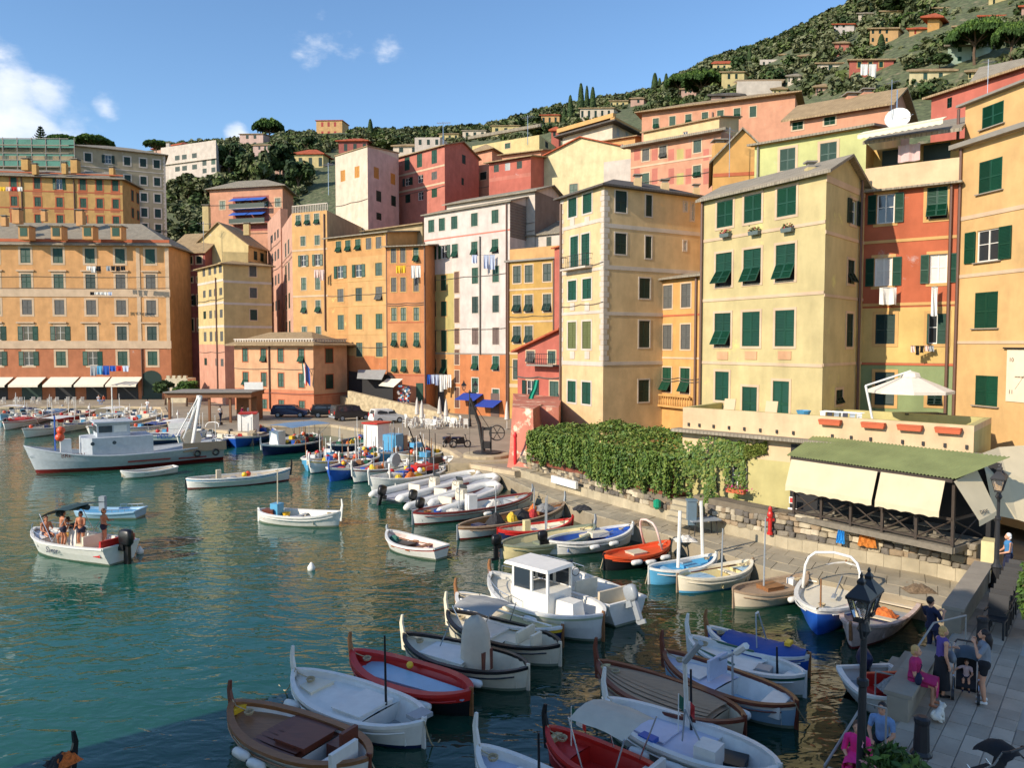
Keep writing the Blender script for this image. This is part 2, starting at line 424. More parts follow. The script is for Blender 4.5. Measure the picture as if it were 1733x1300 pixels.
 if kind == 'flat':
  ip = offset_poly(q, -0.25); v3 = lambda p, z: Vector((p.x, p.y, z)) - O3
  mb.quad(*[v3(p, zt - 0.9) for p in ip])
  for i in range(n):
   j = (i + 1) % n
   mb.quad(v3(ip[j], zt), v3(ip[i], zt), v3(ip[i], zt - .9), v3(ip[j], zt - .9)); mb.quad(v3(q[i], zt), v3(q[j], zt), v3(ip[j], zt), v3(ip[i], zt))
 mb.ob('wall', mats, root)
 # roof
 rb = MB(); e = offset_poly(q, over); th = 0.14 if lod else 0.25
 v3 = lambda p, z: Vector((p.x, p.y, z)) - O3
 ro = None
 if kind == 'hip' and n == 4:
  l0 = (e[1] - e[0]).length; l1 = (e[2] - e[1]).length
  if l0 >= l1:
   t = min(0.48, l1 / 2 / l0); r1 = lerp(mid(e[3], e[0]), mid(e[1], e[2]), t); r2 = lerp(mid(e[3], e[0]), mid(e[1], e[2]), 1 - t)
   F = [(0, 1, 'b', 'a'), (1, 2, 'b'), (2, 3, 'a', 'b'), (3, 0, 'a')]
  else:
   t = min(0.48, l0 / 2 / l1); r1 = lerp(mid(e[0], e[1]), mid(e[2], e[3]), t); r2 = lerp(mid(e[0], e[1]), mid(e[2], e[3]), 1 - t)
   F = [(0, 1, 'a'), (1, 2, 'b', 'a'), (2, 3, 'b'), (3, 0, 'a', 'b')]
  g = {'a': v3(r1, zt + rise + .05), 'b': v3(r2, zt + rise + .05)}
  E = [v3(p, zt + .05) for p in e]
  for f in F: rb.quad(*[g[k] if isinstance(k, str) else E[k] for k in f])
  dn = Vector((0, 0, th))
  for i in range(4): rb.quad(E[i] - dn, E[(i + 1) % 4] - dn, E[(i + 1) % 4], E[i])
  rb.quad(*[p - dn for p in E[::-1]])
 elif kind == 'gx' or kind == 'gy':
  s = 0 if kind == 'gx' else 1
  a, b, c, d = (e[s], e[(s + 1) % 4], e[(s + 2) % 4], e[(s + 3) % 4])
  m1, m2 = mid(d, a), mid(b, c)
  dz = rise * over / max((q[(s + 1) % 4] - q[(s + 2) % 4]).length / 2, 1)
  rb.slab([v3(a, zt - dz + .1), v3(b, zt - dz + .1), v3(m2, zt + rise + .1), v3(m1, zt + rise + .1)], th)
  rb.slab([v3(c, zt - dz + .1), v3(d, zt - dz + .1), v3(m1, zt + rise + .1), v3(m2, zt + rise + .1)], th)
 elif kind == 'shed':
  a, b, c, d = e; rb.slab([v3(a, zt + .06), v3(b, zt + .06), v3(c, zt + rise + .06), v3(d, zt + rise + .06)], th)
 if rb.v: ro = rb.ob('roof', V[rmat], root)
 for px, py0, py1, D, *cw in chim:
  P = at(px, py0, D); T = at(px, py1, D); w = cw[0] if cw else 0.6; hh = T.z - P.z
  c = MB(); c.box((0, 0, hh / 2 - .3), (w, w, hh + .6)); c.cur = 1; c.box((0, 0, hh + .12), (w * .7, w * .7, .24)); c.box((0, 0, hh + .27), (w * 1.25, w * 1.25, .08))
  par = ro if ro is not None else root
  c.ob('chimney', [wallmat, V['lead']], par, P - O3)
 # windows
 for W, u, za, ww, hh, ch, o in todo:
  tm = o.get('trim', trim); key = o.get('mat') or CODE.get(ch, 'glass')
  loc = W.pt(u, za) - O3
  if lod == 0:
   obj('window', far_window(ww, hh, key, tm), root, loc, W.ang, (ww / round(ww, 1) if round(ww, 1) else 1, 1, hh / round(hh, 1))); continue
  tww = o.get('tw', tw)
  ms = trim_mesh(ww, hh, tm, tww, o.get('sill', sill), lod)
  sx, sz = ww / round(ww, 1), hh / round(hh, 1)
  wo = obj('window', ms, root, loc, W.ang, (sx, 1, sz))
  ww, hh = round(ww, 1), round(hh, 1)
  ns = 22 if lod == 2 else 10
  lm = leaf_mesh(key, ns); lmh = leaf_mesh(key, ns // 2)
  g = 0.012; lw = ww / 2 - g
  def leaf(x, z, w, h, y=0.0, rx=0.0, rz=0.0, me=lm):
   obj('shutter', me, wo, (x, y, z), 0, (w, 1, h), (rx, 0, rz))
  if ch in 'CDGMLYBRW':
   for s in (-1, 1): leaf(s * ww / 4, 0, lw, hh, 0.03)
  elif ch in 'Ttd':
   k = 0.46
   tilt = radians(o.get('tilt', 30) + R.uniform(-5, 5))
   for s in (-1, 1):
    leaf(s * ww / 4, hh * k, lw, hh * (1 - k), 0.03, me=lmh)
    # lower flap swings out from its top edge
    hf = hh * k - 0.02
    obj('shutter', lmh, wo, (s * ww / 4, -0.01 - sin(tilt) * hf, hh * k - 0.01 - cos(tilt) * hf), 0, (lw, 1, hf), (-tilt, 0, 0))
  elif ch == 'H':
   leaf(ww / 4, 0, lw, hh, 0.03)
   leaf(-ww / 2 + .03, 0, lw, hh, -lw / 2, rz=radians(-80))
  elif ch in 'OU':
   for s in (-1, 1): leaf(s * (ww / 2 + lw / 2 + 0.02), 0, lw, hh, -0.065, rz=radians(s * R.uniform(2, 9)))
  if ch in 'OUHP':
   b = MB(); fw = 0.06
   for s in (-1, 1): b.box((s * (ww / 2 - fw / 2), 0.1, hh / 2), (fw, 0.05, hh))
   b.box((0, 0.1, hh / 2), (fw, 0.051, hh)); b.box((0, 0.1, fw / 2), (ww, 0.052, fw)); b.box((0, 0.1, hh - fw / 2), (ww, 0.052, fw))
   b.box((0, 0.1, hh * .55), (ww, .04, .035))
   cas = b.ob('casement', V['white'], wo)
   b = MB(); b.quad((-ww / 2, 0.11, 0), (ww / 2, 0.11, 0), (ww / 2, 0.11, hh), (-ww / 2, 0.11, hh)); b.ob('pane', V['curtain'] if o.get('curtain') else V['glass'], wo)
 for wi, refx, y0, y1, bm, *pr in bands:
  W = walls[wi]; za = W.uz(refx, y1)[1]; zb = W.uz(refx, y0)[1]; p = pr[0] if pr else 0.04
  c = W.pt(W.L / 2, (za + zb) / 2, p / 2 - .002) - O3
  MB().box((0, 0, 0), (W.L + (2 * p if p > .05 else 0), p, zb - za)).ob('string_course', V[bm] if isinstance(bm, str) else bm, root, c, W.ang)
 for wi, px, y0, y1, *pm in pipes:
  W = walls[wi]; u, zb = W.uz(px, y0); za = max(W.uz(px, y1)[1], z0)
  r = 0.07 if lod == 2 else 0.1
  MB().tube([(0, 0, 0), (0, 0, zb - za)], r, 6).ob('drainpipe', V[pm[0] if pm else 'pipe'], root, W.pt(u, za, 0.12) - O3)
 for wi, end, y0, y1, qm in quoins:
  W = walls[wi]; px = chain[wi + end][0]; za = max(W.uz(px, y1)[1], z0); zb = min(W.uz(px, y0)[1], zt - .05); b = MB(); z = za; k = 0
  while z < zb - 0.2:
   w = 0.5 if k % 2 else 0.34; u = w / 2 if end == 0 else W.L - w / 2
   b.box(W.pt(u, z + 0.2, 0.012) - O3, (w, 0.03, 0.37), W.ang); z += 0.4; k += 1
  b.ob('quoins', V[qm], root)
 if lod == 1 and walls[0].L > 5 and zt - z0 > 7:                  # service cables clipped along the front
  W = walls[0]; rc = .012 + nd * .0002; rq = random.Random(int(chain[0][0]))
  for k in range(2):
   zz = lerp(z0, zt, rq.uniform(.25, .85)); MB().tube([W.pt(W.L * q / 10, zz - .12 * sin(pi * (q % 5) / 5) + .1 * q / 10, .05 + rc) - O3 for q in range(11)], rc, 4).ob('cable', V['pipegrey'], root)
 return root, walls, O3, zt
def text_on(s, size, m, parent, loc, rz, tilt=pi / 2):
 cu = bpy.data.curves.new('lettering', 'FONT'); cu.body = s; cu.size = size; cu.extrude = .004
 o = bpy.data.objects.new('lettering_src', cu); col.objects.link(o)
 dg = bpy.context.evaluated_depsgraph_get(); me = bpy.data.meshes.new_from_object(o.evaluated_get(dg)); bpy.data.objects.remove(o); bpy.data.curves.remove(cu)
 me.materials.clear(); me.materials.append(m)
 return obj('lettering', me, parent, loc, 0, None, (tilt, 0, rz))
# ------------------------------------------------------------------ water, hill, quays (structure)
SKYL = [(-900, 300), (-300, 262), (290, 262), (400, 254), (560, 240), (700, 240), (820, 236), (900, 216), (1000, 200), (1100, 186), (1200, 140), (1300, 112), (1400, 70), (1480, 38), (1560, 8), (1733, -50), (2300, -170)]
D0L = [(-400, 138), (300, 135), (480, 120), (700, 112), (860, 100), (950, 80), (1200, 66), (1450, 54), (1733, 50), (2300, 50)]
HILL1 = 330.0
def hill_z(px, D):
 d0 = pl(px, D0L); zr = HC + HILL1 * (583 - pl(px, SKYL)) / FPX
 t = (D - d0) / (HILL1 - d0)
 if t <= 0: return 1.0 + t * 6
 if t > 1: return zr - (D - HILL1) * 0.12
 return 1.0 + (zr - 1.0) * (1 - (1 - t) ** 1.35)
def hill_at(px, py):
 D = pl(px, D0L)
 while D < HILL1:
  if hill_z(px, D) >= HC + D * (583 - py) / FPX: break
  D += 1.0
 return D
def build_hill():
 b = MB(); rows = []
 pxs = list(range(-900, 2301, 40)); ds = [0, .03, .07, .12, .18, .25, .33, .42, .52, .62, .72, .82, .9, .96, 1.0, 1.1, 1.4]
 for s in ds:
  row = []
  for px in pxs:
   d0 = pl(px, D0L); D = d0 + (HILL1 - d0) * s
   x = (px - CXP) / FPX * D
   row.append((x, D, hill_z(px, D) + (sin(x * .11) * cos(D * .09) * 1.2 if 0 < s < 1 else 0)))
  rows.append(row)
 b.grid(rows)
 m = mat('hill_scrub', (0.085, 0.1, 0.045), 0.95, 0.6, 1.4, 1.0, 2.5, patchc=(0.2, 0.17, 0.1), patchamt=0.1)
 struct(b.ob('hill', m, smooth=True))
build_hill()

def water_mat():
 m = bpy.data.materials.new('sea_water'); m.use_nodes = True; nt = m.node_tree; N = nt.nodes; L = nt.links; p = N['Principled BSDF']
 p.inputs['Roughness'].default_value = 0.035; p.inputs['IOR'].default_value = 1.4; p.inputs['Specular IOR Level'].default_value = 0.6
 geo = N.new('ShaderNodeNewGeometry')
 def nz(scale, sx, sy, rot, det, dist=0.0):
  mp = N.new('ShaderNodeMapping'); mp.inputs['Scale'].default_value = (sx, sy, 1); mp.inputs['Rotation'].default_value = (0, 0, rot)
  L.new(geo.outputs['Position'], mp.inputs['Vector']); t = N.new('ShaderNodeTexNoise'); t.inputs['Scale'].default_value = scale; t.inputs['Detail'].default_value = det
  t.inputs['Distortion'].default_value = dist; L.new(mp.outputs[0], t.inputs['Vector']); return t.outputs['Fac']
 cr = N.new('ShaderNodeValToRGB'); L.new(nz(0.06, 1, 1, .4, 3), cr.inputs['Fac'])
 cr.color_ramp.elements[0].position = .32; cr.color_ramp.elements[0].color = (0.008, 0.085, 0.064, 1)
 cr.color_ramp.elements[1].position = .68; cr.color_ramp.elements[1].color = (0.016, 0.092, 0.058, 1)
 # teal fades to dark green rightwards: shade and dark reflections painted into the base colour
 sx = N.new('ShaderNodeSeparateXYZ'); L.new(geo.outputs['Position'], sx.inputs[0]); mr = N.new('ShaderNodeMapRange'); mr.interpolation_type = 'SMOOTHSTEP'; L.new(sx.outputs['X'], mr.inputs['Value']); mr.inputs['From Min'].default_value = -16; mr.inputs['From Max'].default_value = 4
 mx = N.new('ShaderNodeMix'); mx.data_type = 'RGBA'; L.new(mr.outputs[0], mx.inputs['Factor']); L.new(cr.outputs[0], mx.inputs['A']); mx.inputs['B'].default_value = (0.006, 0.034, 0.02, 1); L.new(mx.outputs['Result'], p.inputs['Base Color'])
 def ma(op, a, b):
  n = N.new('ShaderNodeMath'); n.operation = op
  for i, v in enumerate((a, b)):
   if isinstance(v, (int, float)): n.inputs[i].default_value = v
   else: L.new(v, n.inputs[i])
  return n.outputs[0]
 h = ma('ADD', ma('MULTIPLY', nz(0.95, 1, 1.9, 0.25, 2, 0.7), 0.62), ma('MULTIPLY', nz(0.36, 1, 1.6, -.3, 1, .4), 0.8))
 h = ma('ADD', h, ma('MULTIPLY', nz(2.6, 1, 1.6, 0.1, 1.5, .5), 0.15))
 b = N.new('ShaderNodeBump'); b.inputs['Strength'].default_value = 1.0; b.inputs['Distance'].default_value = 0.06
 L.new(h, b.inputs['Height']); L.new(b.outputs[0], p.inputs['Normal'])
 return m
def pix_poly(pp, z): return [atz(x, y, z) for x, y in pp]
def build_ground():
 S = 900
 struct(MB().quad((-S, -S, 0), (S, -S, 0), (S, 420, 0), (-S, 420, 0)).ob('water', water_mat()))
 asphalt = mat('piazza_paving', srgb(150, 138, 118), 0.9, 0.16, 0.35, 0.35, 10, patchc=srgb(126, 116, 100), patchamt=0.08)
 edge = [atz(x, y, 1.1) for x, y in ((-500, 692), (0, 690), (180, 688), (272, 690), (288, 722), (428, 735), (440, 720), (560, 720), (700, 742), (762, 764), (798, 788), (872, 800))]
 edge = [Vector((p.x, p.y)) for p in edge]
 end = edge[-1]
 poly = edge + [Vector((end.x + 14, end.y + 8)), Vector((60, 80)), Vector((90, 190)), Vector((-140, 190))]
 b = MB(); b.prism(poly, -1.5, 1.1)
 struct(b.ob('quay_piazza', asphalt))
 # kerb stones along the quay edge
 km = stone('kerb', (186, 168, 138), 0.15, 1.5, 0.6, 8, objvar=0.12)
 kr = struct(MB().box((edge[5].x, edge[5].y + 1.5, 1.06), (1, 1, .05)).ob('quay_edge', km))
 kme = MB().box((0, 0, 0), (1, 1, 1)).mesh('kerb_stone', km)
 for a, c in zip(edge, edge[1:]):
  d = (c - a); Ls = d.length
  if a.x < -80 : continue
  k = max(1, int(Ls / 1.6)); ang = atan2(d.y, d.x); nrm = Vector((-d.y, d.x)).normalized()
  for i in range(k):
   m2 = a + d * ((i + .5) / k) + nrm * 0.22
   obj('kerb_stone', kme, kr, Vector((m2.x, m2.y, 1.04 + R.uniform(-.01, .015))) - kr.location, ang, (Ls / k - 0.03, 0.55, 0.28))
 return edge
QEDGE = build_ground()

# ------------------------------------------------------------------ plaster colours
P_ = {k: plaster(k, *v) for k, v in dict(
 leftor=((246, 184, 108),), leftlow=((212, 134, 84),), fresco=((232, 182, 98),), olivegrey=((196, 180, 138),), whitewall=((236, 222, 194), 0.02, (206, 196, 176)), redwall=((188, 108, 92),),
 paleyel=((236, 210, 136),), sandyel=((232, 204, 130),), pinklow=((232, 168, 130),), pinkside=((232, 178, 142), .02), yel=((240, 186, 108), 0.01), yelor=((236, 174, 96), .03, (240, 200, 120)), orange=((238, 160, 92),),
 offwhite=((240, 226, 202), 0.02), yelgreen=((214, 198, 112),), lowor=((226, 140, 76),), ochre=((224, 178, 84),), red=((216, 118, 92), 0.01), cream=((250, 216, 148), .03, (226, 186, 124)), peach=((246, 188, 130),), peachlow=((236, 148, 96),),
 lemon=((230, 210, 138), 0.055, (206, 196, 128)), lime=((220, 222, 136),), orr=((244, 186, 96),), brick=((216, 114, 68),), gold=((246, 206, 112),), sage=((158, 176, 112),), apricot=((248, 200, 120), .03, (236, 196, 140)), salmon=((222, 134, 106),), salmonl=((240, 172, 126),),
 creamw=((246, 228, 190),), pinkw=((240, 204, 178),), butter=((246, 230, 164),), mint=((194, 220, 186),), slateclad=((150, 138, 120),), hillyel=((242, 220, 142),), hillpink=((232, 188, 156),), hillor=((240, 190, 116),), beige=((206, 182, 130),), terr=((248, 216, 158), .02), lowyel=((220, 208, 128), .05, (176, 168, 146))).items()}

# ------------------------------------------------------------------ the harbour front, left to right
def street():
 B = building
 # big orange block on the left
 r, W, O, zt = B('apartment_block', 'long orange apartment block with shop awnings at the left edge', [(-170, 115), (289, 117.5)], (1, 416), 1.1, P_['leftor'], back=13, roof=('hip', 4.2, 0.7), rmat='slate', cat='building',
      wins=[(0, [-65, -11, 43, 98, 152, 203, 254], [(419, 444, 'CCCCCCC'), (463, 488, 'CCCCDGG'), (507, 532, 'GGGGGGG'), (552, 576, 'OOOODDD'), (595, 619, 'OOOCOCC')], 17, {'trim': 'cream', 'tw': 0.3})],
      bands=[(0, 43, 489, 502, 'cream', .1), (0, 43, 577, 590, 'cream', .12), (0, 43, 404, 409, 'orangetrim', .15)], patches=[(0, -200, 590, 300, 720, P_['leftlow'])], pipes=[(0, 240, 590, 670)],
      chim=[(30, 372, 356, 119, 1.1), (137, 376, 358, 120, 1.0), (8, 376, 368, 116, .8), (75, 368, 358, 119, .7)])
 w = W[0]
 for px in (235, 284):
  u, z = w.uz(px, 500); MB().box((0, 0, 0), (0.55, 0.08, zt - w.uz(px, 590)[1] - .3)).ob('pilaster', V['cream'], r, w.pt(u, (zt + w.uz(px, 590)[1]) / 2 - .2, .04) - O, w.ang)
 for cx in (43, 98, 152, 203, 254, -11):           # hoods over the windows of two storeys
  for yy in (458, 546):
   u, z = w.uz(cx, yy); yc = w.uz(43, yy)[1]
   MB().box((0, 0, 0), (2.6, 0.22, 0.22)).ob('window_hood', V['cream'], r, w.pt(u, yc, .11) - O, w.ang)
 rr = [c for c in r.children if c.name.startswith('roof')][0]
 for px in (40, 95, 148, 196):                     # dormers in the roof
  P = at(px, 396, 114.0); d = MB(); d.box((0, .9, .2), (1.5, 1.8, 1.9)); d.cur = 1; d.box((0, .9, 1.22), (1.9, 2.3, .14)); d.cur = 2; d.box((0, -.02, .3), (1.0, .05, 1.2))
  d.ob('dormer', [P_['leftor'], V['slate'], V['green']], rr, P - O, w.ang)
 aw = mat('awning_cream', srgb(236, 226, 204), 0.85, 0.05); dk = V['dark']
 for x0, x1 in ((-50, 25), (27, 80), (84, 136), (136, 189), (188, 243)):
  u0, z0 = w.uz(x0 + 2, 636); u1, _ = w.uz(x1 - 2, 636)
  b = MB(); L = u1 - u0; b.slab([(0, 0, 0), (0, -2.4, -1.1), (L, -2.4, -1.1), (L, 0, 0)], .05); b.quad((0, -2.41, -1.1), (L, -2.41, -1.1), (L, -2.41, -1.4), (0, -2.41, -1.4))
  b.ob('awning', aw, r, w.pt(u0, 4.55, 0.02) - O, w.ang)
  b = MB(); b.box((L / 2, 0, 1.35), (L * .7, .06, 2.7)); b.ob('shop_front', V['dkgreen'] if x0 in (27,) else dk, r, w.pt(u0, 1.12, 0.02) - O, w.ang)
 u, z = w.uz(257, 660); b = MB(); n = 10
 b.quad(*([(-1.5, 0, 0), (1.5, 0, 0), (1.5, 0, 3.2)] + [(1.5 * cos(pi * k / n), 0, 3.2 + 1.2 * sin(pi * k / n)) for k in range(1, n)] + [(-1.5, 0, 3.2)])); b.ob('arched_door', V['dkgreen'], r, w.pt(u, 1.12, .03) - O, w.ang)
 # frescoed block behind it
 B('apartment_block', 'yellow and terracotta painted block behind the long orange block', [(-160, 136), (214, 142), (242, 150)], (1, 304), 20, P_['fresco'], roof=('hip', 2.0, .8), rmat='slate', cat='building', trim='orangetrim', lod=1,
      wins=[(0, [-15, 23, 63, 100, 140, 168, 195], [(298, 317, 'CCCOCCC'), (331, 347, 'CCCCCCC'), (361, 376, 'CCCCCCC')], 11, {'tw': .22}), (1, [224, 233], [(322, 340, 'CC'), (352, 368, 'CC'), (380, 396, 'CC')], 4)],
      bands=[(0, 23, 321, 323, 'orangetrim'), (0, 23, 350, 352, 'orangetrim'), (0, 23, 290, 292, 'orangetrim', .2)], pipes=[(0, 36, 297, 400), (0, 125, 300, 400)],
      patches=[(0, c - 8, 322, c + 8, 330, P_['leftlow']) for c in (-15, 23, 63, 100, 140, 168, 195)] + [(0, c - 8, 351, c + 8, 360, P_['leftlow']) for c in (-15, 23, 63, 100, 140, 168, 195)],
      chim=[(45, 283, 271, 140, 1.2), (128, 288, 272, 143, 1.2), (60, 290, 279, 139, .8), (110, 289, 277, 140, .8), (190, 293, 285, 142, .8)])
 r, W, O, zt = B('apartment_block', 'tall grey-olive block with carved window heads behind the frescoed block', [(132, 158), (287, 166)], (0, 246), 18, P_['olivegrey'], back=12, roof=('hip', 2.0, .6), rmat='slate', cat='building', trim='whitetrim', lod=1,
      wins=[(0, [149, 183, 215, 242, 265], [(259, 273, 'DUDDD'), (290, 304, 'DDDDD'), (319, 333, 'DDDDD'), (345, 360, 'DDDDD'), (372, 387, 'DDDDD')], 11, {'tw': .25})], quoins=[(0, 1, 250, 420, 'whitetrim')], bands=[(0, 149, 281, 282.5, 'whitetrim'), (0, 149, 311, 312.5, 'whitetrim')])
 # scaffolded wing with green netting
 t, W, O, zt = B('scaffolded_building', 'block under scaffolding hung with green netting at far left', [(-120, 157), (132, 158)], (1, 242), 18, P_['olivegrey'], back=10, roof=('hip', 1.2, .2), cat='building', lod=1,
      wins=[(0, [-30, 10, 50, 84, 118], [(258, 270, 'CCCCC')], 11)])
 net = mat('net_green', srgb(70, 128, 112), 0.7, 0.2, .6); w = W[0]
 for i, x in enumerate(range(-36, 140, 24)):
  u, z = w.uz(x, 260); MB().tube([(0, 0, 0), (0, 0, 22)], .09, 5).ob('scaffold_pole', V['lead'], t, w.pt(u, 29, 1.3) - O)
 for y in (237, 248, 262, 273, 284):
  zz = w.uz(60, y)[1]; MB().box((0, 0, 0), (22, .12, .12)).ob('scaffold_rail', V['lead'], t, w.pt(w.L - 11, zz, 1.32) - O, w.ang)
 for i, x in enumerate(range(-36, 116, 24)):
  u0 = w.uz(x, 260)[0]; u1 = w.uz(x + 24, 260)[0]
  for y0, y1 in ((238, 247), (249, 252), (263, 266), (274, 283)):
   za = w.uz(60, y1)[1]; zb = w.uz(60, y0)[1]; MB().quad((0, 0, 0), (u1 - u0 - .2, 0, 0), (u1 - u0 - .2, 0, zb - za), (0, 0, zb - za)).ob('netting', net, t, w.pt(u0 + .1, za, 1.25) - O, w.ang)
 # white flats on the slope
 B('flats', 'white apartment house with red roof on the slope left of the olive trees', [(280, 235), (372, 226), (380, 244)], (0, 250), 54, P_['whitewall'], roof=('flat', 0, .3), cat='building', trim=None,
      wins=[(0, [300, 312, 329], [(263, 271, 'DDD'), (282, 290, 'DDD')], 8), (0, [346, 361], [(270, 280, 'DC'), (285, 293, 'DD')], 7)], bands=[(0, 300, 276, 277, 'whitetrim', .5)], chim=[(285, 250, 243, 236, 1)])
 B('house', 'red tiled villa roof above the white apartment house', [(268, 262), (315, 256)], (0, 252), 62, P_['hillpink'], back=14, roof=('hip', 3, .8), rmat='terracotta')
 # red house and yellow tower house
 B('house', 'tall dark red house between the orange block and the pale yellow tower house', [(287, 128), (350, 126)], (0, 427), 1.1, P_['redwall'], back=10, roof=('gx', 3.6, .5), rmat='tan', trim='cream',
      wins=[(0, [303, 321, 337], [(435, 447, 'DDD'), (470, 478, ' DD'), (500, 517, ' UD'), (540, 560, ' DD')], 9, {'tw': .2})], bands=[(0, 303, 458, 460, 'cream'), (0, 303, 527, 529, 'redwall' if 0 else 'orangetrim')])
 r, W, O, zt = B('tower_house', 'pale yellow tower house with white bands and a shaded right flank', [(337, 116), (380, 107), (461, 111)], (1, 446), 1.1, P_['sandyel'], roof=('hip', 1.0, .5), rmat='tan', trim=None,
      wins=[(1, [428], [(450, 468, 'G'), (487, 504, 'G'), (524, 542, 'D')], 12, {'trim': 'cream', 'tw': .12}), (0, [345, 355, 364, 373], [(455, 468, 'GGGG'), (492, 504, 'GGGG'), (527, 540, 'DGGG'), (562, 578, 'GGGG'), (606, 618, 'D GG')], 4.5)],
      bands=[(1, 400, 475, 479, 'whitetrim'), (0, 360, 475, 479, 'whitetrim'), (1, 400, 512, 516, 'whitetrim'), (0, 360, 512, 516, 'whitetrim'), (1, 400, 551, 555, 'whitetrim'), (0, 360, 551, 555, 'whitetrim')],
      patches=[(0, 320, 583, 381, 720, P_['pinklow']), (1, 379, 583, 470, 720, P_['pinklow'])], pipes=[(0, 366, 470, 660)])
 MB().box((0, 0, .55), (3.4, 2.5, 1.9)).ob('roof_room', P_['sandyel'], r, at(401, 446, 111) - O, .2)
 B('house', 'small yellow gabled house with a terrace above the tower house', [(327, 130), (423, 124), (455, 131)], (1, 414), 10, P_['paleyel'], roof=('gy', 4.0, .4), rmat='tan', trim=None, lod=1,
      wins=[(1, [432, 443], [(400, 412, 'DD'), (425, 440, 'DD')], 6)], chim=[(350, 385, 350, 128, 1.0), (418, 392, 380, 126, .9)])
 r, W, O, zt = B('house', 'pink house with blue balcony awnings on the slope', [(360, 160), (482, 156), (500, 166)], (0, 321), 25, P_['salmonl'], roof=('hip', 2.5, .8), rmat='slate', trim='cream', lod=1,
      wins=[(0, [376, 409, 440, 470], [(318, 330, 'CCCC'), (340, 354, 'C  C')], 9, {'tw': .2}), (0, [405, 418, 440, 448], [(343, 352, 'OPPO')], 6)], patches=[(0, 395, 330, 455, 392, P_['redwall'])])
 w = W[0]; bl = mat('awning_blue', srgb(44, 92, 176), 0.8, .05)
 for x0, x1, y in ((394, 423, 336), (423, 452, 336), (394, 423, 360), (424, 452, 360)):
  u0 = w.uz(x0, y)[0]; u1 = w.uz(x1, y)[0]; zz = w.uz(394, y)[1]; MB().slab([(0, 0, 0), (0, -1.6, -.8), (u1 - u0 - .1, -1.6, -.8), (u1 - u0 - .1, 0, 0)], .04).ob('awning', bl, r, w.pt(u0, zz, .05) - O, w.ang)
 for y in (351, 376):
  u0 = w.uz(394, y)[0]; u1 = w.uz(454, y)[0]; zz = w.uz(394, y)[1]; b = MB(); L = u1 - u0; b.box((L / 2, -.7, -.5), (L, 1.4, .15)); b.cur = 1; b.box((L / 2, -1.4, 0), (L, .06, .9)); b.ob('balcony', [V['whitetrim'], V['dkgreen']], r, w.pt(u0, zz, .0) - O, w.ang)
 # alley houses: flank seen at a slant, then the tall yellow front
 B('house', 'narrow pink house lining the alley beside the tall yellow house', [(456, 132), (478, 118), (490, 119)], (1, 352), 1.1, P_['pinkside'], roof=('flat', 0, .3), trim=None, lod=1,
      wins=[(0, [460, 465, 470, 475], [(366, 380, 'GGGG'), (398, 412, 'GGGG'), (430, 446, 'GGGG'), (470, 486, 'GGGG'), (512, 528, 'GGGG')], 2.6)])
 r, W, O, zt = B('house', 'tall yellow house with tilted green shutters and a roof terrace beside the alley', [(479, 119), (497, 104.5), (556, 102), (628, 121)], (1, 361), 1.1, P_['yel'], roof=('flat', 0, .4), trim='cream',
      wins=[(1, [505, 520, 536], [(364, 382, 'TTT')], 8.5, {'tw': .1}), (1, [513, 537], [(400, 416, 'CC'), (432, 451, 'OO'), (470, 491, 'CC'), (509, 530, 'TT'), (553, 572, 'CC')], 8.5, {'tw': .1}), (0, [483, 488, 493], [(375, 398, 'GGG'), (412, 436, 'GGG'), (450, 480, 'DGD'), (500, 525, 'DDG'), (545, 570, 'DDD')], 2.5)],
      bands=[(1, 513, 422, 425, 'cream'), (1, 513, 500, 503, 'cream')], patches=[(0, 470, 300, 498, 720, P_['pinkside']), (2, 550, 300, 640, 560, P_['beige'])], pipes=[(1, 549, 362, 560)])
 # balustrade and planting of its terrace
 w = W[1]
 b = MB()
 for k in range(22): b.tube([(k * w.L / 21, 0, 0), (k * w.L / 21, 0, .9)], .06, 5)
 b.box((w.L / 2, 0, .95), (w.L, .18, .12)); b.ob('balustrade', V['whitetrim'], r, w.pt(0, zt, -.15) - O, w.ang)
 B('house', 'tall cream and pink tower house with ochre painted shutters', [(571, 122), (625, 116), (677, 124)], (1, 247), 5, P_['creamw'], roof=('shed', 1.0, .15), rmat='tan', trim=None, lod=1,
      wins=[(0, [580, 604], [(259, 276, 'YY'), (288, 307, 'YY')], 8), (1, [637, 665], [(283, 302, 'YY')], 8.5), (1, [641, 666], [(323, 341, 'DD'), (360, 372, 'D ')], 8.5), (1, [612], [(331, 346, 'D')], 8)], patches=[(1, 624, 200, 690, 520, P_['pinkw'])])
 B('house', 'low house with green doors and a yellow hanging on its roof terrace', [(618, 106), (716, 99)], (1, 378), 18, P_['beige'], back=6, roof=('shed', .8, .5), rmat='tan', trim=None,
      wins=[(0, [640, 662, 676, 698], [(378, 391, 'CCCC')], 12)])
 B('house', 'wide yellow-orange house with mixed green and grey shutters', [(556, 101), (657, 95)], (0, 404), 1.1, P_['yelor'], back=9, roof=('shed', 1.3, .5), rmat='slate', trim='yellowtrim',
      wins=[(0, [573, 589, 606, 624, 641], [(408, 427, 'TTTGG')], 9), (0, [576, 607, 641], [(450, 471, 'OOB'), (489, 511, 'GDt'), (533, 558, 'BCC'), (580, 603, 'GBB')], 10.5, {'tw': .14})],
      bands=[(0, 576, 477, 478.5, 'yellowtrim'), (0, 576, 518, 519.5, 'yellowtrim'), (0, 576, 566, 567, 'yellowtrim')], patches=[(0, 500, 602, 700, 720, P_['lowor']), (0, 590, 430, 660, 602, P_['yel'])], pipes=[(0, 655, 396, 690)])
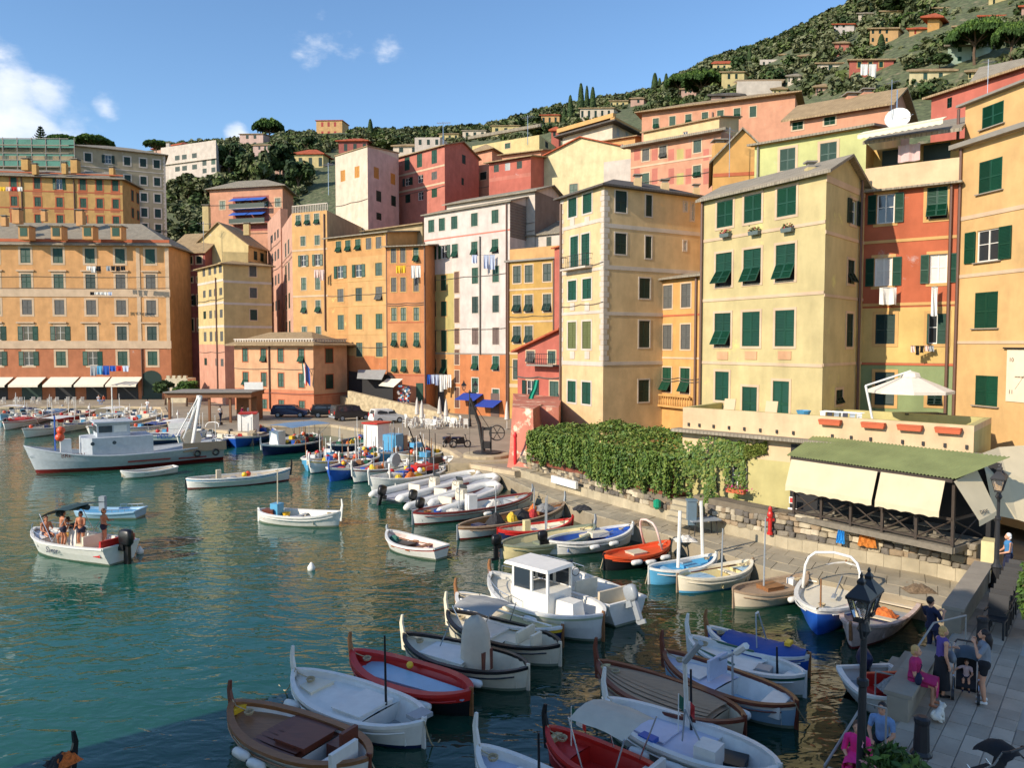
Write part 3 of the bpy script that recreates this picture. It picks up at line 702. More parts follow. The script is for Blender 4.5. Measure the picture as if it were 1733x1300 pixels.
 r, W, O, zt = B('house', 'narrow orange house with three columns of grey and green shutters', [(656, 94.5), (721, 93)], (0, 418), 1.1, P_['orange'], back=9, roof=('shed', 1.4, .6), rmat='slate', trim='peach' if 0 else 'yellowtrim',
      wins=[(0, [666, 682, 704], [(420, 445, 'GGT'), (470, 494, 'GGG'), (521, 543, 'CCC'), (563, 587, 'TTT'), (609, 630, 'TTT')], 9)], bands=[(0, 666, 545, 546.5, 'orangetrim'), (0, 666, 634, 635.5, 'orangetrim')], patches=[(0, 600, 634, 750, 680, P_['peachlow'])], pipes=[(0, 719, 410, 690)])
 MB().box((0, 0, 1.1), (.9, .08, 2.2)).ob('door', V['green'], r, W[0].pt(W[0].uz(718, 670)[0] - .6, 2.6, .03) - O, W[0].ang)
 # white building with yellow-green bay
 r, W, O, zt = B('house', 'tall white building with a yellow-green painted bay and slate-clad flank', [(719, 97), (863, 87.5), (950, 99)], (1, 340), 1.1, P_['offwhite'], roof=('gx', 1.8, .35), rmat='slate', trim='whitetrim',
      wins=[(0, [730, 748, 769, 803, 838], [(372, 393, 'CCCCC')], 10, {'tw': .08}), (0, [729, 752, 770, 803, 838], [(418, 440, 'OOTTT')], 9.5, {'tw': .08}), (0, [804, 839], [(453, 480, 'CC'), (502, 530, 'DD'), (555, 583, 'MM'), (602, 626, 'TT')], 10.5, {'tw': .08}), (0, [733, 751], [(467, 493, 'CC'), (511, 536, 'CC'), (559, 595, 'CC'), (608, 633, 'TT')], 9.5, {'trim': 'yellowtrim', 'tw': .1}),
   (0, [804, 839], [(640, 664, 'C '), (657, 674, ' C')], 10.5), (0, [773], [(460, 496, 'M'), (505, 546, 'M'), (556, 582, 'M'), (592, 617, 'M'), (627, 648, 'M'), (656, 690, 'M')], 8, {'mat': 'pipe', 'trim': 'cream', 'tw': .1}), (1, [918], [(318, 336, 'D')], 9)],
      bands=[(0, 730, 405, 407, mat('paint_red_line', srgb(206, 120, 100), .8)), (0, 730, 597, 599, 'lead', .03)], patches=[(0, 700, 600, 900, 720, P_['lowor']), (0, 700, 462, 769, 600, P_['yelgreen']), (0, 700, 600, 769, 720, P_['yelor']), (1, 860, 280, 960, 400, P_['slateclad'])], pipes=[(0, 858, 345, 700), (0, 813, 400, 600, 'pipegrey')])
 w = W[0]
 wr = W[1]; b = MB()
 for k in range(26):
  z = wr.uz(863, 398)[1] + k * .32
  if z < zt: b.box(wr.pt(wr.L / 2, z, .03) - O, (wr.L, .06, .05), wr.ang)
 b.ob('slate_cladding', V['lead'], r)
 bb = mat('awning_navy', srgb(32, 62, 150), .8, .05)
 for x0, x1, y in ((785, 818, 665), (818, 850, 676)):
  u0 = w.uz(x0, y)[0]; u1 = w.uz(x1, y)[0]; MB().slab([(0, 0, 0), (0, -1.5, -.7), (u1 - u0, -1.5, -.7), (u1 - u0, 0, 0)], .05).ob('awning', bb, r, w.pt(u0, w.uz(x0, y)[1], .05) - O, w.ang)
 for px, d in ((800, 'dark'), (838, 'brown'), (747, 'grey')):
  u = w.uz(px, 690)[0]; MB().box((0, 0, 1.35), (1.3 if px != 747 else 1.1, .08, 2.7 if px != 747 else 5.2)).ob('door', V[d], r, w.pt(u, 1.12, .03) - O, w.ang)
 # set-back attic storey of the white building
 B('attic_house', 'white attic storey with green shutters set back on the white building roof', [(757, 99), (905, 90), (957, 98)], (1, 322), 20, P_['whitewall'], roof=('gx', 1.3, .5), rmat='slate', trim=None,
      wins=[(0, [770, 834, 855, 879], [(336, 349, 'DCCC')], 9.5), (1, [919], [(316, 333, 'D')], 9)], patches=[(1, 900, 280, 970, 420, P_['slateclad'])])
 # ochre house
 r, W, O, zt = B('house', 'ochre house with tilted dark shutters and a roof terrace wall', [(860, 87), (946, 83)], (1, 436), 1.1, P_['ochre'], back=8, roof=('flat', 0, .3), trim='cream',
      wins=[(0, [875, 895, 926], [(450, 479, 'DDD'), (500, 529, 'ddd'), (552, 581, 'dd '), (609, 642, 'D  ')], 13, {'tw': .13})], bands=[(0, 875, 440, 443, 'lead', .35), (0, 875, 489, 492, 'cream'), (0, 875, 543, 546, 'cream'), (0, 875, 596, 600, 'cream'), (0, 875, 650, 656, 'cream')], pipes=[(0, 938, 440, 600), (0, 861, 440, 720)])
 MB().box((0, 0, .6), (W[0].L - .3, .25, 1.5)).ob('parapet', P_['yel'], r, W[0].pt(W[0].L / 2, zt, -.2) - O, W[0].ang)
 B('house', 'small white rooftop hut with dark shutters above the ochre house', [(868, 92), (950, 88)], (0, 402), 14, P_['whitewall'], back=6, roof=('shed', 2.5, .3), rmat='slate', trim=None, wins=[(0, [884, 929], [(405, 422, 'DD')], 8)])
 B('house', 'narrow red house wedged between the ochre house and the cream tower', [(938, 82), (953, 80)], (0, 420), 1.1, P_['red'], back=7, roof=('shed', 1, .3), rmat='terracotta', trim=None)
 # small red house on its buttress
 r, W, O, zt = B('house', 'small coral red house with iron balconies beside the cream tower', [(876, 72), (951, 67)], (0, 592), 1.1, P_['red'], back=6, roof=('flat', 0, 0), trim='cream',
      wins=[(0, [934], [(594, 615, 'B')], 13), (0, [898], [(594, 613, 't')], 14), (0, [898, 938], [(644, 676, 'U '), (643, 697, ' B')], 14)])
 w = W[0]; b = MB(); v = lambda u, z, o: w.pt(u, z, o) - O
 z2 = w.uz(951, 556)[1]
 b.quad(v(0, zt, 0), v(w.L, zt, 0), v(w.L, z2, 0)); b.quad(v(w.L, zt, -6), v(0, zt, -6), v(w.L, z2, -6)); b.quad(v(w.L, zt, 0), v(w.L, zt, -6), v(w.L, z2, -6), v(w.L, z2, 0)); b.ob('gable', [P_['red']], r)
 b = MB(); b.slab([v(-.4, zt - .1, .5), v(w.L + .1, z2 + .05, .5), v(w.L + .1, z2 + .05, -6), v(-.4, zt - .1, -6)], .16); b.ob('roof', V['terracotta'], r)
 for x0, x1, y in ((905, 950, 616), (905, 950, 699)):
  u0 = w.uz(x0, y)[0]; u1 = w.uz(x1, y)[0] ; L = u1 - u0; zz = w.uz(x0, y)[1]; b = MB(); b.box((L / 2, -.5, -.08), (L, 1.0, .14)); b.cur = 1
  for k in range(13): b.tube([(k * L / 12, -.95, 0), (k * L / 12, -.95, .95)], .02, 4)
  for k in range(1, 5): b.tube([(0, -.95 * k / 5, 0), (0, -.95 * k / 5, .95)], .02, 4)
  for h in (.1, .95): b.tube([(0, 0, h), (0, -.95, h), (L, -.95, h)], .025, 4)
  b.ob('balcony', [V['lead'], V['iron']], r, w.pt(u0, zz, 0) - O, w.ang)
 return
street()
# ------------------------------------------------------------------ the right-hand group, nearest the camera
def right_group():
 B = building
 r, W, O, zt = B('tower_house', 'tall cream corner house with white quoins behind the vine pergola', [(948, 63.5), (1021, 58), (1187, 63)], (1, 313), 1.3, P_['cream'], roof=('hip', 1.3, .45), rmat='slatedk', trim='whitetrim',
      wins=[(0, [969, 994], [(335, 367, 'CC'), (475, 508, 'CC'), (545, 590, 'LL'), (645, 681, 'CC')], 14, {'tw': .14}), (0, [972, 991], [(400, 454, 'CC')], 13, {'tw': .12}),
   (1, [1051, 1098], [(323, 359, 'D '), (395, 430, 'D ')], 19), (1, [1098], [(330, 366, 'D'), (400, 437, 'D')], 10), (1, [1091], [(471, 505, 'D'), (543, 588, 'D'), (643, 680, 'D')], 18), (1, [1160, 1172], [(342, 357, 'P '), (342, 372, ' P'), (408, 424, 'P ')], 5)],  # flank shutters take the darker green: shade put into their colour
      bands=[(0, 969, 381, 387, 'whitetrim'), (1, 1051, 380, 387, 'whitetrim'), (0, 969, 459, 464, 'whitetrim'), (1, 1051, 450, 457, 'whitetrim'), (0, 969, 528, 533, 'whitetrim'), (1, 1051, 528, 534, 'whitetrim'), (0, 969, 611, 618, 'whitetrim'), (1, 1051, 612, 618, 'whitetrim')],
      quoins=[(0, 1, 318, 620, 'whitetrim'), (1, 0, 318, 620, 'whitetrim'), (0, 0, 340, 620, 'whitetrim')], pipes=[(0, 951, 345, 700, 'pipe')], chim=[(1079, 316, 302, 60.5, .55), (1125, 326, 310, 62, .6), (1178, 332, 318, 63, .5)])
 w = W[0]; u0 = w.uz(960, 456)[0]; u1 = w.uz(1003, 456)[0]; zz = w.uz(972, 455)[1]; b = MB(); L = u1 - u0; b.box((L / 2, -.35, -.06), (L, .7, .14)); b.cur = 1
 for k in range(15): b.tube([(k * L / 14, -.65, 0), (k * L / 14, -.65, .95)], .018, 4)
 for h in (.1, .95): b.tube([(0, 0, h), (0, -.65, h), (L, -.65, h), (L, 0, h)], .022, 4)
 b.ob('balcony', [V['whitetrim'], V['iron']], r, w.pt(u0, zz, 0) - O, w.ang)
 for x, y0, y1 in ((969, 370, 380), (994, 368, 379), (969, 512, 526), (994, 512, 526), (969, 594, 608), (994, 594, 608)):      # relief panels below the windows
  u, za = w.uz(x, y1); MB().box((0, 0, 0), (.66, .05, .62)).ob('relief_panel', V['whitetrim'], r, w.pt(u, (za + w.uz(x, y0)[1]) / 2, .02) - O, w.ang)
 # little orange house behind
 r, W, O, zt = B('house', 'orange house with grey shutters squeezed between cream tower and lemon house', [(1112, 61.5), (1190, 57)], (0, 474), 1.3, P_['orr'], back=8, roof=('shed', 1.6, .5), rmat='slate', trim='cream',
      wins=[(0, [1130, 1161], [(483, 522, 'GG'), (550, 591, 'GG'), (622, 663, 'TT')], 15)], bands=[(0, 1130, 533, 536, 'orangetrim'), (0, 1130, 604, 607, 'cream')], pipes=[(0, 1180, 470, 700)],)
 w = W[0]; u0 = w.uz(1120, 690)[0]; u1 = w.uz(1172, 690)[0]; b = MB()
 for k in range(14): b.lathe([(.05, 0), (.08, .2), (.04, .45), (.06, .7)], 6, (k * (u1 - u0) / 13, -.3, 0))
 b.box(((u1 - u0) / 2, -.3, .75), (u1 - u0, .2, .12)); b.box(((u1 - u0) / 2, -.2, -.08), (u1 - u0, .5, .16)); b.ob('balustrade', P_['orr'], r, w.pt(u0, w.uz(1120, 684)[1], 0) - O, w.ang)
 # lemon house
 r, W, O, zt = B('house', 'lemon yellow house with nine big green-shuttered windows above the terrace', [(1187, 43), (1393, 36), (1458, 40)], (1, 289), 1.3, P_['lemon'], roof=('gx', 1.1, .35), rmat='slate', trim='cream', tw=.13,
      wins=[(0, [1227, 1274, 1331], [(340, 384, 'CCC')], 27), (0, [1225, 1273, 1329], [(428, 484, 'TTT')], 27), (0, [1223, 1271, 1328], [(530, 586, 'TCC')], 27), (0, [1222, 1269, 1322], [(629, 678, 'C  '), (652, 702, ' C '), (640, 706, '  C')], 23),
   (1, [1444], [(338, 380, 'U')], 10), (1, [1440], [(440, 480, 'd'), (531, 587, 'D')], 11), (1, [1420], [(660, 684, 'd')], 11)],
      bands=[(0, 1227, 400, 405, 'cream', .04), (1, 1420, 396, 402, 'cream', .04), (0, 1227, 504, 509, 'cream', .04), (1, 1420, 500, 505, 'cream', .04), (0, 1227, 612, 617, 'cream', .04), (1, 1420, 614, 619, 'cream', .04), (0, 1227, 326, 330, 'cream', .06), (1, 1420, 305, 316, 'cream', .03)], pipes=[(0, 1191, 335, 700), (1, 1456, 290, 700)],
      chim=[(1371, 297, 284, 38.0, .42)])
 w = W[0]
 for x, y0, y1 in ((1223, 594, 610), (1271, 593, 610), (1328, 593, 610)):
  u, za = w.uz(x, y1); MB().box((0, 0, 0), (.8, .05, .42)).ob('relief_panel', P_['peach'], r, w.pt(u, (za + w.uz(x, y0)[1]) / 2, .015) - O, w.ang)
 for x, y in ((1226, 391), (1275, 387), (1331, 382)):
  u, z = w.uz(x + 6, y + 6); t = thing('flower_box', 'grey hanging flower box under the %s top window of the lemon house' % {1226: 'left', 1275: 'middle', 1331: 'right'}[x], 'flower box', w.pt(u, z - .15, .2), w.ang, 'flower boxes on the lemon house')
  MB().box((0, 0, .1), (.62, .2, .2), taper=1.1).ob('trough', paint('trough', (92, 104, 100)), t); b = MB(); rr = random.Random(x)
  for k in range(60):
   c = Vector((rr.uniform(-.32, .32), rr.uniform(-.12, .1), .2 + abs(rr.gauss(0, .1)))); a = Vector((rr.gauss(0, 1), rr.gauss(0, 1), rr.gauss(0, 1))).normalized() * .05; e = a.orthogonal().normalized() * .05; b.cur = 0 if rr.random() < .7 else 1
   b.quad(c - a, c - e, c + a, c + e)
  b.ob('flowers', [mat('leaf_dry', srgb(86, 96, 50), .8), mat('petal_red', srgb(186, 60, 70), .7)], t)
 # lime house behind, with orange gable
 B('house', 'lime green house with two blue-grey shuttered windows behind the lemon house roof', [(1272, 52), (1462, 47.5)], (0, 246), 6, P_['lime'], back=8, roof=('shed', 1.5, .4), rmat='slate', trim='cream',
      wins=[(0, [1333], [(251, 288, 'B')], 26, {'tw': .16}), (0, [1402], [(241, 277, 'B')], 28, {'tw': .16})], pipes=[(0, 1284, 246, 310, 'lead')], bands=[(0, 1333, 235, 239, 'yellowtrim', .2)])
 B('house', 'orange gabled house with one red-framed window left of the lime house', [(1203, 58), (1300, 57)], (0, 270), 6, P_['orr'], back=9, roof=('gy', 2.1, .3), rmat='slate', trim='orangetrim', wins=[(0, [1268], [(256, 286, 'B')], 17, {'tw': .2})], bands=[(0, 1240, 292, 298, 'orangetrim')], chim=[(1217, 262, 244, 60, .9)])
 # red / yellow / green house with loggia
 r, W, O, zt = B('house', 'house painted red over yellow over green with laundry and a white loggia parapet', [(1458, 40), (1618, 37.5)], (1, 308), 1.3, P_['brick'], back=7, roof=('flat', 0, 0), trim='yellowtrim', tw=.15,
      wins=[(0, [1499], [(328, 378, 'O')], 30, {'curtain': 0}), (0, [1586], [(316, 370, 'T')], 35), (0, [1495], [(436, 484, 'O')], 30, {'curtain': 1}), (0, [1588], [(430, 479, 'O')], 30, {'curtain': 1}), (0, [1498], [(532, 582, 'D')], 33), (0, [1586], [(531, 582, 'H')], 33), (0, [1497], [(630, 686, 'D')], 33), (0, [1582], [(660, 686, 'd')], 25)],
      bands=[(0, 1500, 406, 411, 'yellowtrim'), (0, 1500, 513, 518, 'yellowtrim'), (0, 1500, 614, 618, 'orangetrim')], patches=[(0, 1400, 516, 1700, 616, P_['gold']), (0, 1400, 616, 1700, 720, P_['sage'])], pipes=[(0, 1611, 312, 705)])
 w = W[0]; v = lambda u, z, o: w.pt(u, z, o) - O
 zp0 = zt; zp1 = w.uz(1560, 274)[1]
 b = MB(); b.box(v(w.L / 2, (zp0 + zp1) / 2, -.05), (w.L, .22, zp1 - zp0), w.ang); b.ob('parapet', P_['terr'], r)
 b = MB(); b.box(v(w.L / 2, zp0 - .02, .16), (w.L + .2, .5, .1), w.ang); b.ob('cornice', V['slate'], r)
 zr = w.uz(1560, 228)[1]
 b = MB(); b.quad(v(0, zp0, -1.9), v(w.L, zp0, -1.9), v(w.L, zr, -1.9), v(0, zr, -1.9)); b.quad(v(0, zp0, -1.9), v(0, zp0, 0), v(0, zr, 0), v(0, zr, -1.9)); b.ob('loggia_wall', P_['gold'], r)
 b = MB(); b.slab([v(-.1, zr, .35), v(w.L, zr, .35), v(w.L, zr + 1.7, -4.5), v(-.1, zr + 1.7, -4.5)], .16); b.ob('roof', V['slate'], r)
 for x0, x1 in ((1481, 1510), (1553, 1600)):
  ua = w.uz(x0, 260)[0]; ub = w.uz(x1, 260)[0]; b = MB(); b.box(v((ua + ub) / 2, zp0 + 1.25, -1.86), (ub - ua, .06, 2.3), w.ang); b.ob('loggia_door', V['dkgreen'], r)
 b = MB(); ua = 0.0; ub = w.uz(1600, 240)[0]; zz = w.uz(1480, 231)[1]; P0 = [v(ua - .2, zz - .05, 1.1), v(ub, zz + .1, 1.1)]
 b.slab([P0[0], P0[1], v(ub, zz + .55, -.3), v(ua - .2, zz + .4, -.3)], .03)
 n = 26
 b.grid([[lerp(P0[0], P0[1], k / n) for k in range(n + 1)], [lerp(P0[0], P0[1], k / n) - Vector((0, 0, .2 + .05 * (k % 2))) for k in range(n + 1)]])
 b.ob('awning', mat('awning_cream2', srgb(238, 224, 190), .85, .05), r)
 c = MB(); c.grid([[Vector((x * 1.0 - .5, .06 * sin(x * 11), -y)) for x in [k / 8 for k in range(9)]] for y in (0, .4, .85)])
 c.ob('hanging_sheet', mat('cloth_rose', srgb(206, 176, 172), .9, .05), r, v(w.uz(1537, 250)[0], w.uz(1537, 247)[1] + .15, .1 - .4), w.ang)
 # big apricot house at right edge
 r, W, O, zt = B('house', 'apricot house with a painted sundial at the right edge', [(1618, 37.6), (1860, 30.5)], (0, 252), 1.3, P_['apricot'], back=10, roof=('flat', 0, 0), trim=None, sill=True,
      wins=[(0, [1676], [(270, 324, 'C')], 39), (0, [1672], [(388, 442, 'O'), (494, 555, 'C')], 39), (0, [1669], [(636, 687, 'C')], 38)],
      bands=[(0, 1672, 358, 365, 'cream', .04), (0, 1672, 460, 466, 'cream', .04), (0, 1672, 577, 582, 'cream', .04), (0, 1640, 240, 248, 'lead', .4)], pipes=[(0, 1630, 250, 706)])
 w = W[0]; v = lambda u, z, o: w.pt(u, z, o) - O
 u0, z0 = w.uz(1703, 679); u1, z1 = w.uz(1780, 592); b = MB(); b.box(v((u0 + u1) / 2, (z0 + z1) / 2, .02), (u1 - u0, .05, z1 - z0), w.ang); b.cur = 1
 b.box(v((u0 + u1) / 2, z1 + .06, .06), (u1 - u0 + .3, .16, .06), w.ang); sd = b.ob('sundial', [mat('sundial_plaster', srgb(226, 212, 184), .9, .06), V['iron']], r)
 ln = MB()
 for ang in (-.5, -.9, -1.3, -1.7, -2.2):
  a = v(u1 - .6, z1 - .25, .05); dd = w.d * cos(ang) * 1.9; ln.tube([a, a + Vector((dd.x, dd.y, sin(ang) * 1.9))], .008, 4)
 ln.ob('hour_lines', V['pipe'], sd)
 text_on('10', .26, V['pipe'], sd, v(u0 + .12, z1 - .55, .055), w.ang); text_on('11', .26, V['pipe'], sd, v(u0 + .14, z0 + .35, .055), w.ang)
 text_on('AMORE SINE', .09, V['pipe'], sd, v(u0 + .45, z1 - 1.25, .055), w.ang)
 # its set-back top storey
 B('house', 'apricot top storey with battlement-like parapet above the sundial house', [(1622, 38.5), (1860, 31.2)], (0, 180), 15, P_['apricot'], back=9, roof=('flat', 0, 0), trim=None, sill=True, wins=[(0, [1680], [(176, 213, 'C')], 36)],
      bands=[(0, 1680, 158, 162, 'lead', .3)], pipes=[(0, 1626, 185, 236)])
 # houses behind on the right
 B('house', 'long pink and peach house with antennas behind the lime house', [(1330, 62), (1495, 58), (1530, 62)], (0, 200), 15, P_['salmonl'], roof=('gx', 1.6, .5), rmat='tan', trim='cream', patches=[(0, 1300, 190, 1500, 206, P_['salmon'])], wins=[(0, [1350, 1404], [(206, 219, 'CC')], 18)], chim=[(1440, 180, 165, 62, .9), (1466, 172, 158, 62, .8)])
 B('house', 'red house with a flat roof behind the apricot house', [(1565, 52), (1733, 46)], (0, 165), 15, P_['red'], back=8, roof=('shed', 1, .4), rmat='tan', trim=None, wins=[(0, [1607], [(165, 182, 'D')], 8)])
 B('house', 'yellow house with wide eaves at the right edge above the red house', [(1640, 75), (1800, 70)], (0, 142), 25, P_['hillyel'], back=10, roof=('gx', 3, .8), rmat='slate', trim=None, wins=[(0, [1680, 1712], [(135, 139, 'DD')], 12)])
 B('house', 'long salmon house with seven green-shuttered windows under the hillside', [(1083, 104), (1338, 96)], (0, 191), 20, P_['salmonl'], back=10, roof=('hip', 2.0, .8), rmat='tan', trim='cream', lod=1,
      wins=[(0, [1110, 1138, 1165, 1193, 1219, 1247, 1274], [(200, 217, 'TCTTTTC')], 10, {'tw': .1})], pipes=[(0, 1206, 190, 220)])
 r, W, O, zt = B('house', 'frescoed pink house with olive painted panels below the long salmon house', [(1065, 82), (1215, 76)], (0, 246), 12, P_['salmonl'], back=10, roof=('flat', 0, 0), trim='cream', lod=1,
      wins=[(0, [1093, 1122, 1180], [(252, 272, 'GtB'), (293, 312, 'C T')], 12)], bands=[(0, 1100, 241, 245, 'slate', .8), (0, 1100, 278, 281, 'peach' if 0 else 'cream')],
      patches=[(0, c - 5, y0, c + 5, y1, P_['salmon']) for c in (1078, 1108, 1136, 1165, 1195) for y0, y1 in ((251, 272), (284, 312))] + [(0, 1145, y0, 1157, y1, P_['yelgreen']) for y0, y1 in ((251, 272), (292, 313))])
 B('rooftop_house', 'cream rooftop huts with a green shutter between the two salmon houses', [(1086, 90), (1212, 84)], (0, 224), 18, P_['cream'], back=5, roof=('shed', 1.2, .3), rmat='tan', trim=None, lod=1, wins=[(0, [1097], [(222, 236, 'C')], 11), (0, [1160], [(222, 234, 'P')], 8)])
 B('house', 'cream villa with black slate hipped roof and yellow eaves', [(951, 130), (1034, 122), (1085, 131)], (1, 208), 20, P_['creamw'], roof=('hip', 3.2, 1.2), rmat='slatedk', trim='whitetrim', lod=1,
      wins=[(0, [963, 977, 988, 999, 1021], [(222, 240, 'WWWWW')], 6.5), (1, [1046, 1061, 1073], [(215, 230, 'WWW')], 5)], bands=[(0, 980, 210, 217, 'yellowtrim', .7), (1, 1050, 207, 214, 'yellowtrim', .7)])
 B('house', 'pale butter yellow gabled house with one window above the cream tower', [(897, 112), (1072, 104)], (0, 276), 8, P_['butter'], back=10, roof=('gy', 2.6, .4), rmat='terracotta', trim='cream', lod=1, wins=[(0, [971], [(266, 289, 'C'), (311, 330, 'C')], 14)])
 B('rooftop_house', 'white flat-roofed terrace hut beside the butter yellow gable', [(1020, 103), (1068, 101), (1120, 114)], (1, 268), 15, P_['whitewall'], roof=('flat', 0, 0), trim=None, lod=1, wins=[(1, [1080, 1088, 1096, 1103], [(285, 305, 'DDDD')], 4)])
 B('house', 'small golden yellow house with a dark loggia below the slate villa', [(995, 116), (1072, 112)], (0, 243), 12, P_['yel'], back=6, roof=('shed', .8, .5), rmat='tan', trim=None, lod=1, wins=[(0, [1045], [(245, 252, 'P')], 20)])
 # middle background
 B('house', 'salmon pink house with cream bands and a shaded gable end', [(666, 128), (754, 119), (811, 128)], (1, 245), 10, P_['salmon'], roof=('gx', 1.6, .4), rmat='tan', trim=None, lod=1,
      wins=[(0, [689, 710, 735], [(266, 288, 'CCC')], 8.5), (0, [690, 712, 735], [(301, 314, 'UPG'), (329, 343, 'DPC')], 8.5), (1, [785], [(262, 277, 'D')], 6), (1, [783], [(301, 313, 'D')], 4)], bands=[(0, 689, 293, 296, 'cream'), (0, 689, 321, 324, 'cream')])
 B('house', 'peach house with a hipped stone roof behind the salmon pink house', [(790, 132), (833, 128), (858, 134)], (1, 252), 15, P_['salmonl'], roof=('hip', 2, .6), rmat='tan', trim='cream', lod=1, wins=[(0, [817], [(256, 268, 'C')], 11), (1, [845], [(254, 268, 'D')], 6), (0, [818], [(291, 304, 'D')], 11)])
 B('house', 'coral house with a long balcony parapet left of the butter yellow gable', [(828, 112), (898, 108)], (0, 276), 10, P_['red'], back=8, roof=('shed', 1.3, .6), rmat='tan', trim=None, lod=1, wins=[(0, [840, 859, 879], [(279, 291, 'DWD')], 8.5)], patches=[(0, 800, 291, 900, 312, P_['salmon'])])
 B('house', 'low peach house with green shutters behind the coral house', [(850, 122), (915, 119)], (0, 263), 12, P_['salmonl'], back=8, roof=('shed', 2, .6), rmat='tan', trim=None, lod=1, wins=[(0, [871, 894], [(260, 266, 'CC')], 8)])
 B('house', 'long cream house with antenna masts behind the peach houses', [(800, 150), (912, 142), (945, 152)], (1, 228), 20, P_['hillyel'], roof=('flat', 0, 0), trim='cream', lod=1, wins=[(0, [859], [(242, 251, 'C')], 9), (1, [925], [(240, 250, 'D')], 5)], bands=[(0, 850, 222, 227, 'slate', .6)])
right_group()
# ------------------------------------------------------------------ quay path, stone walls, pergola, restaurant, near terrace
def xy(p): return Vector((p.x, p.y))
def resample(P, step):
 out = [P[0]]; acc = 0
 for a, b in zip(P, P[1:]):
  n = max(1, int((b - a).length / step))
  for k in range(1, n + 1): out.append(lerp(a, b, k / n))
 return out
def along(P, t):
 """point at fraction t of a polyline's length"""
 Ls = [(b - a).length for a, b in zip(P, P[1:])]; s = t * sum(Ls)
 for (a, b), l in zip(zip(P, P[1:]), Ls):
  if s <= l: return lerp(a, b, s / l)
  s -= l
 return P[-1]
EDGE = [xy(atz(x, y, .75)) for x, y in ((846, 804), (930, 842), (1000, 870), (1140, 908), (1300, 962), (1440, 992), (1560, 1014), (1648, 1050))]
KERB = [xy(atz(x, y, .75)) for x, y in ((866, 803), (930, 824), (1007, 846), (1098, 872), (1230, 904), (1340, 932), (1509, 962), (1653, 988))]
WALL = [xy(atz(x, y, 1.25)) for x, y in ((880, 788), (912, 797), (1000, 828), (1100, 856), (1172, 872), (1300, 902), (1455, 930), (1547, 946), (1650, 968))]
SM = [stone('rubble%d' % i, c, .25, 3, .9, 14, objvar=.22) for i, c in enumerate(((160, 148, 124), (126, 118, 104), (184, 172, 148), (104, 98, 90), (146, 128, 104)))]
def stone_meshes():
 out = []; rr = random.Random(5)
 for k in range(10):
  bm = bmesh.new(); bmesh.ops.create_cube(bm, size=1)
  for v in bm.verts: v.co += Vector((rr.uniform(-.13, .13), rr.uniform(-.12, .12), rr.uniform(-.13, .13)))
  bmesh.ops.bevel(bm, geom=list(bm.edges), offset=.13, segments=1, affect='EDGES')
  me = bpy.data.meshes.new('stone'); bm.to_mesh(me); bm.free(); me.materials.append(SM[k % 5]); out.append(me)
 return out
STONES = stone_meshes()
def rubble(parent, A, B, z0, z1, avg=.42, n0=0, depth=.3, seed=1, top=None):
 """rubble masonry: every stone its own block, joints recessed"""
 rr = random.Random(seed); d = B - A; L = d.length; ang = atan2(d.y, d.x); nn = Vector((d.y, -d.x)) / L; n = 0; z = z0
 O3 = Vector(parent.location)
 while z < z1 - .08:
  h = min(rr.uniform(.55, .9) * avg, z1 - z); u = rr.uniform(-.3, 0)
  while u < L:
   w = rr.uniform(.6, 1.6) * avg
   zt = top(u / L) if top else z1
   if z + h * .6 < zt and u + w / 2 < L:
    p = A + d * ((u + w / 2) / L) - nn * (depth * .25)
    obj('stone', rr.choice(STONES), parent, Vector((p.x, p.y, z + h / 2 + rr.uniform(-.03, .03))) - O3, ang, (w * rr.uniform(.9, 1.04), depth + rr.uniform(-.05, .08), h * rr.uniform(.86, 1.0)), None); n += 1
   u += w
  z += h
 return n
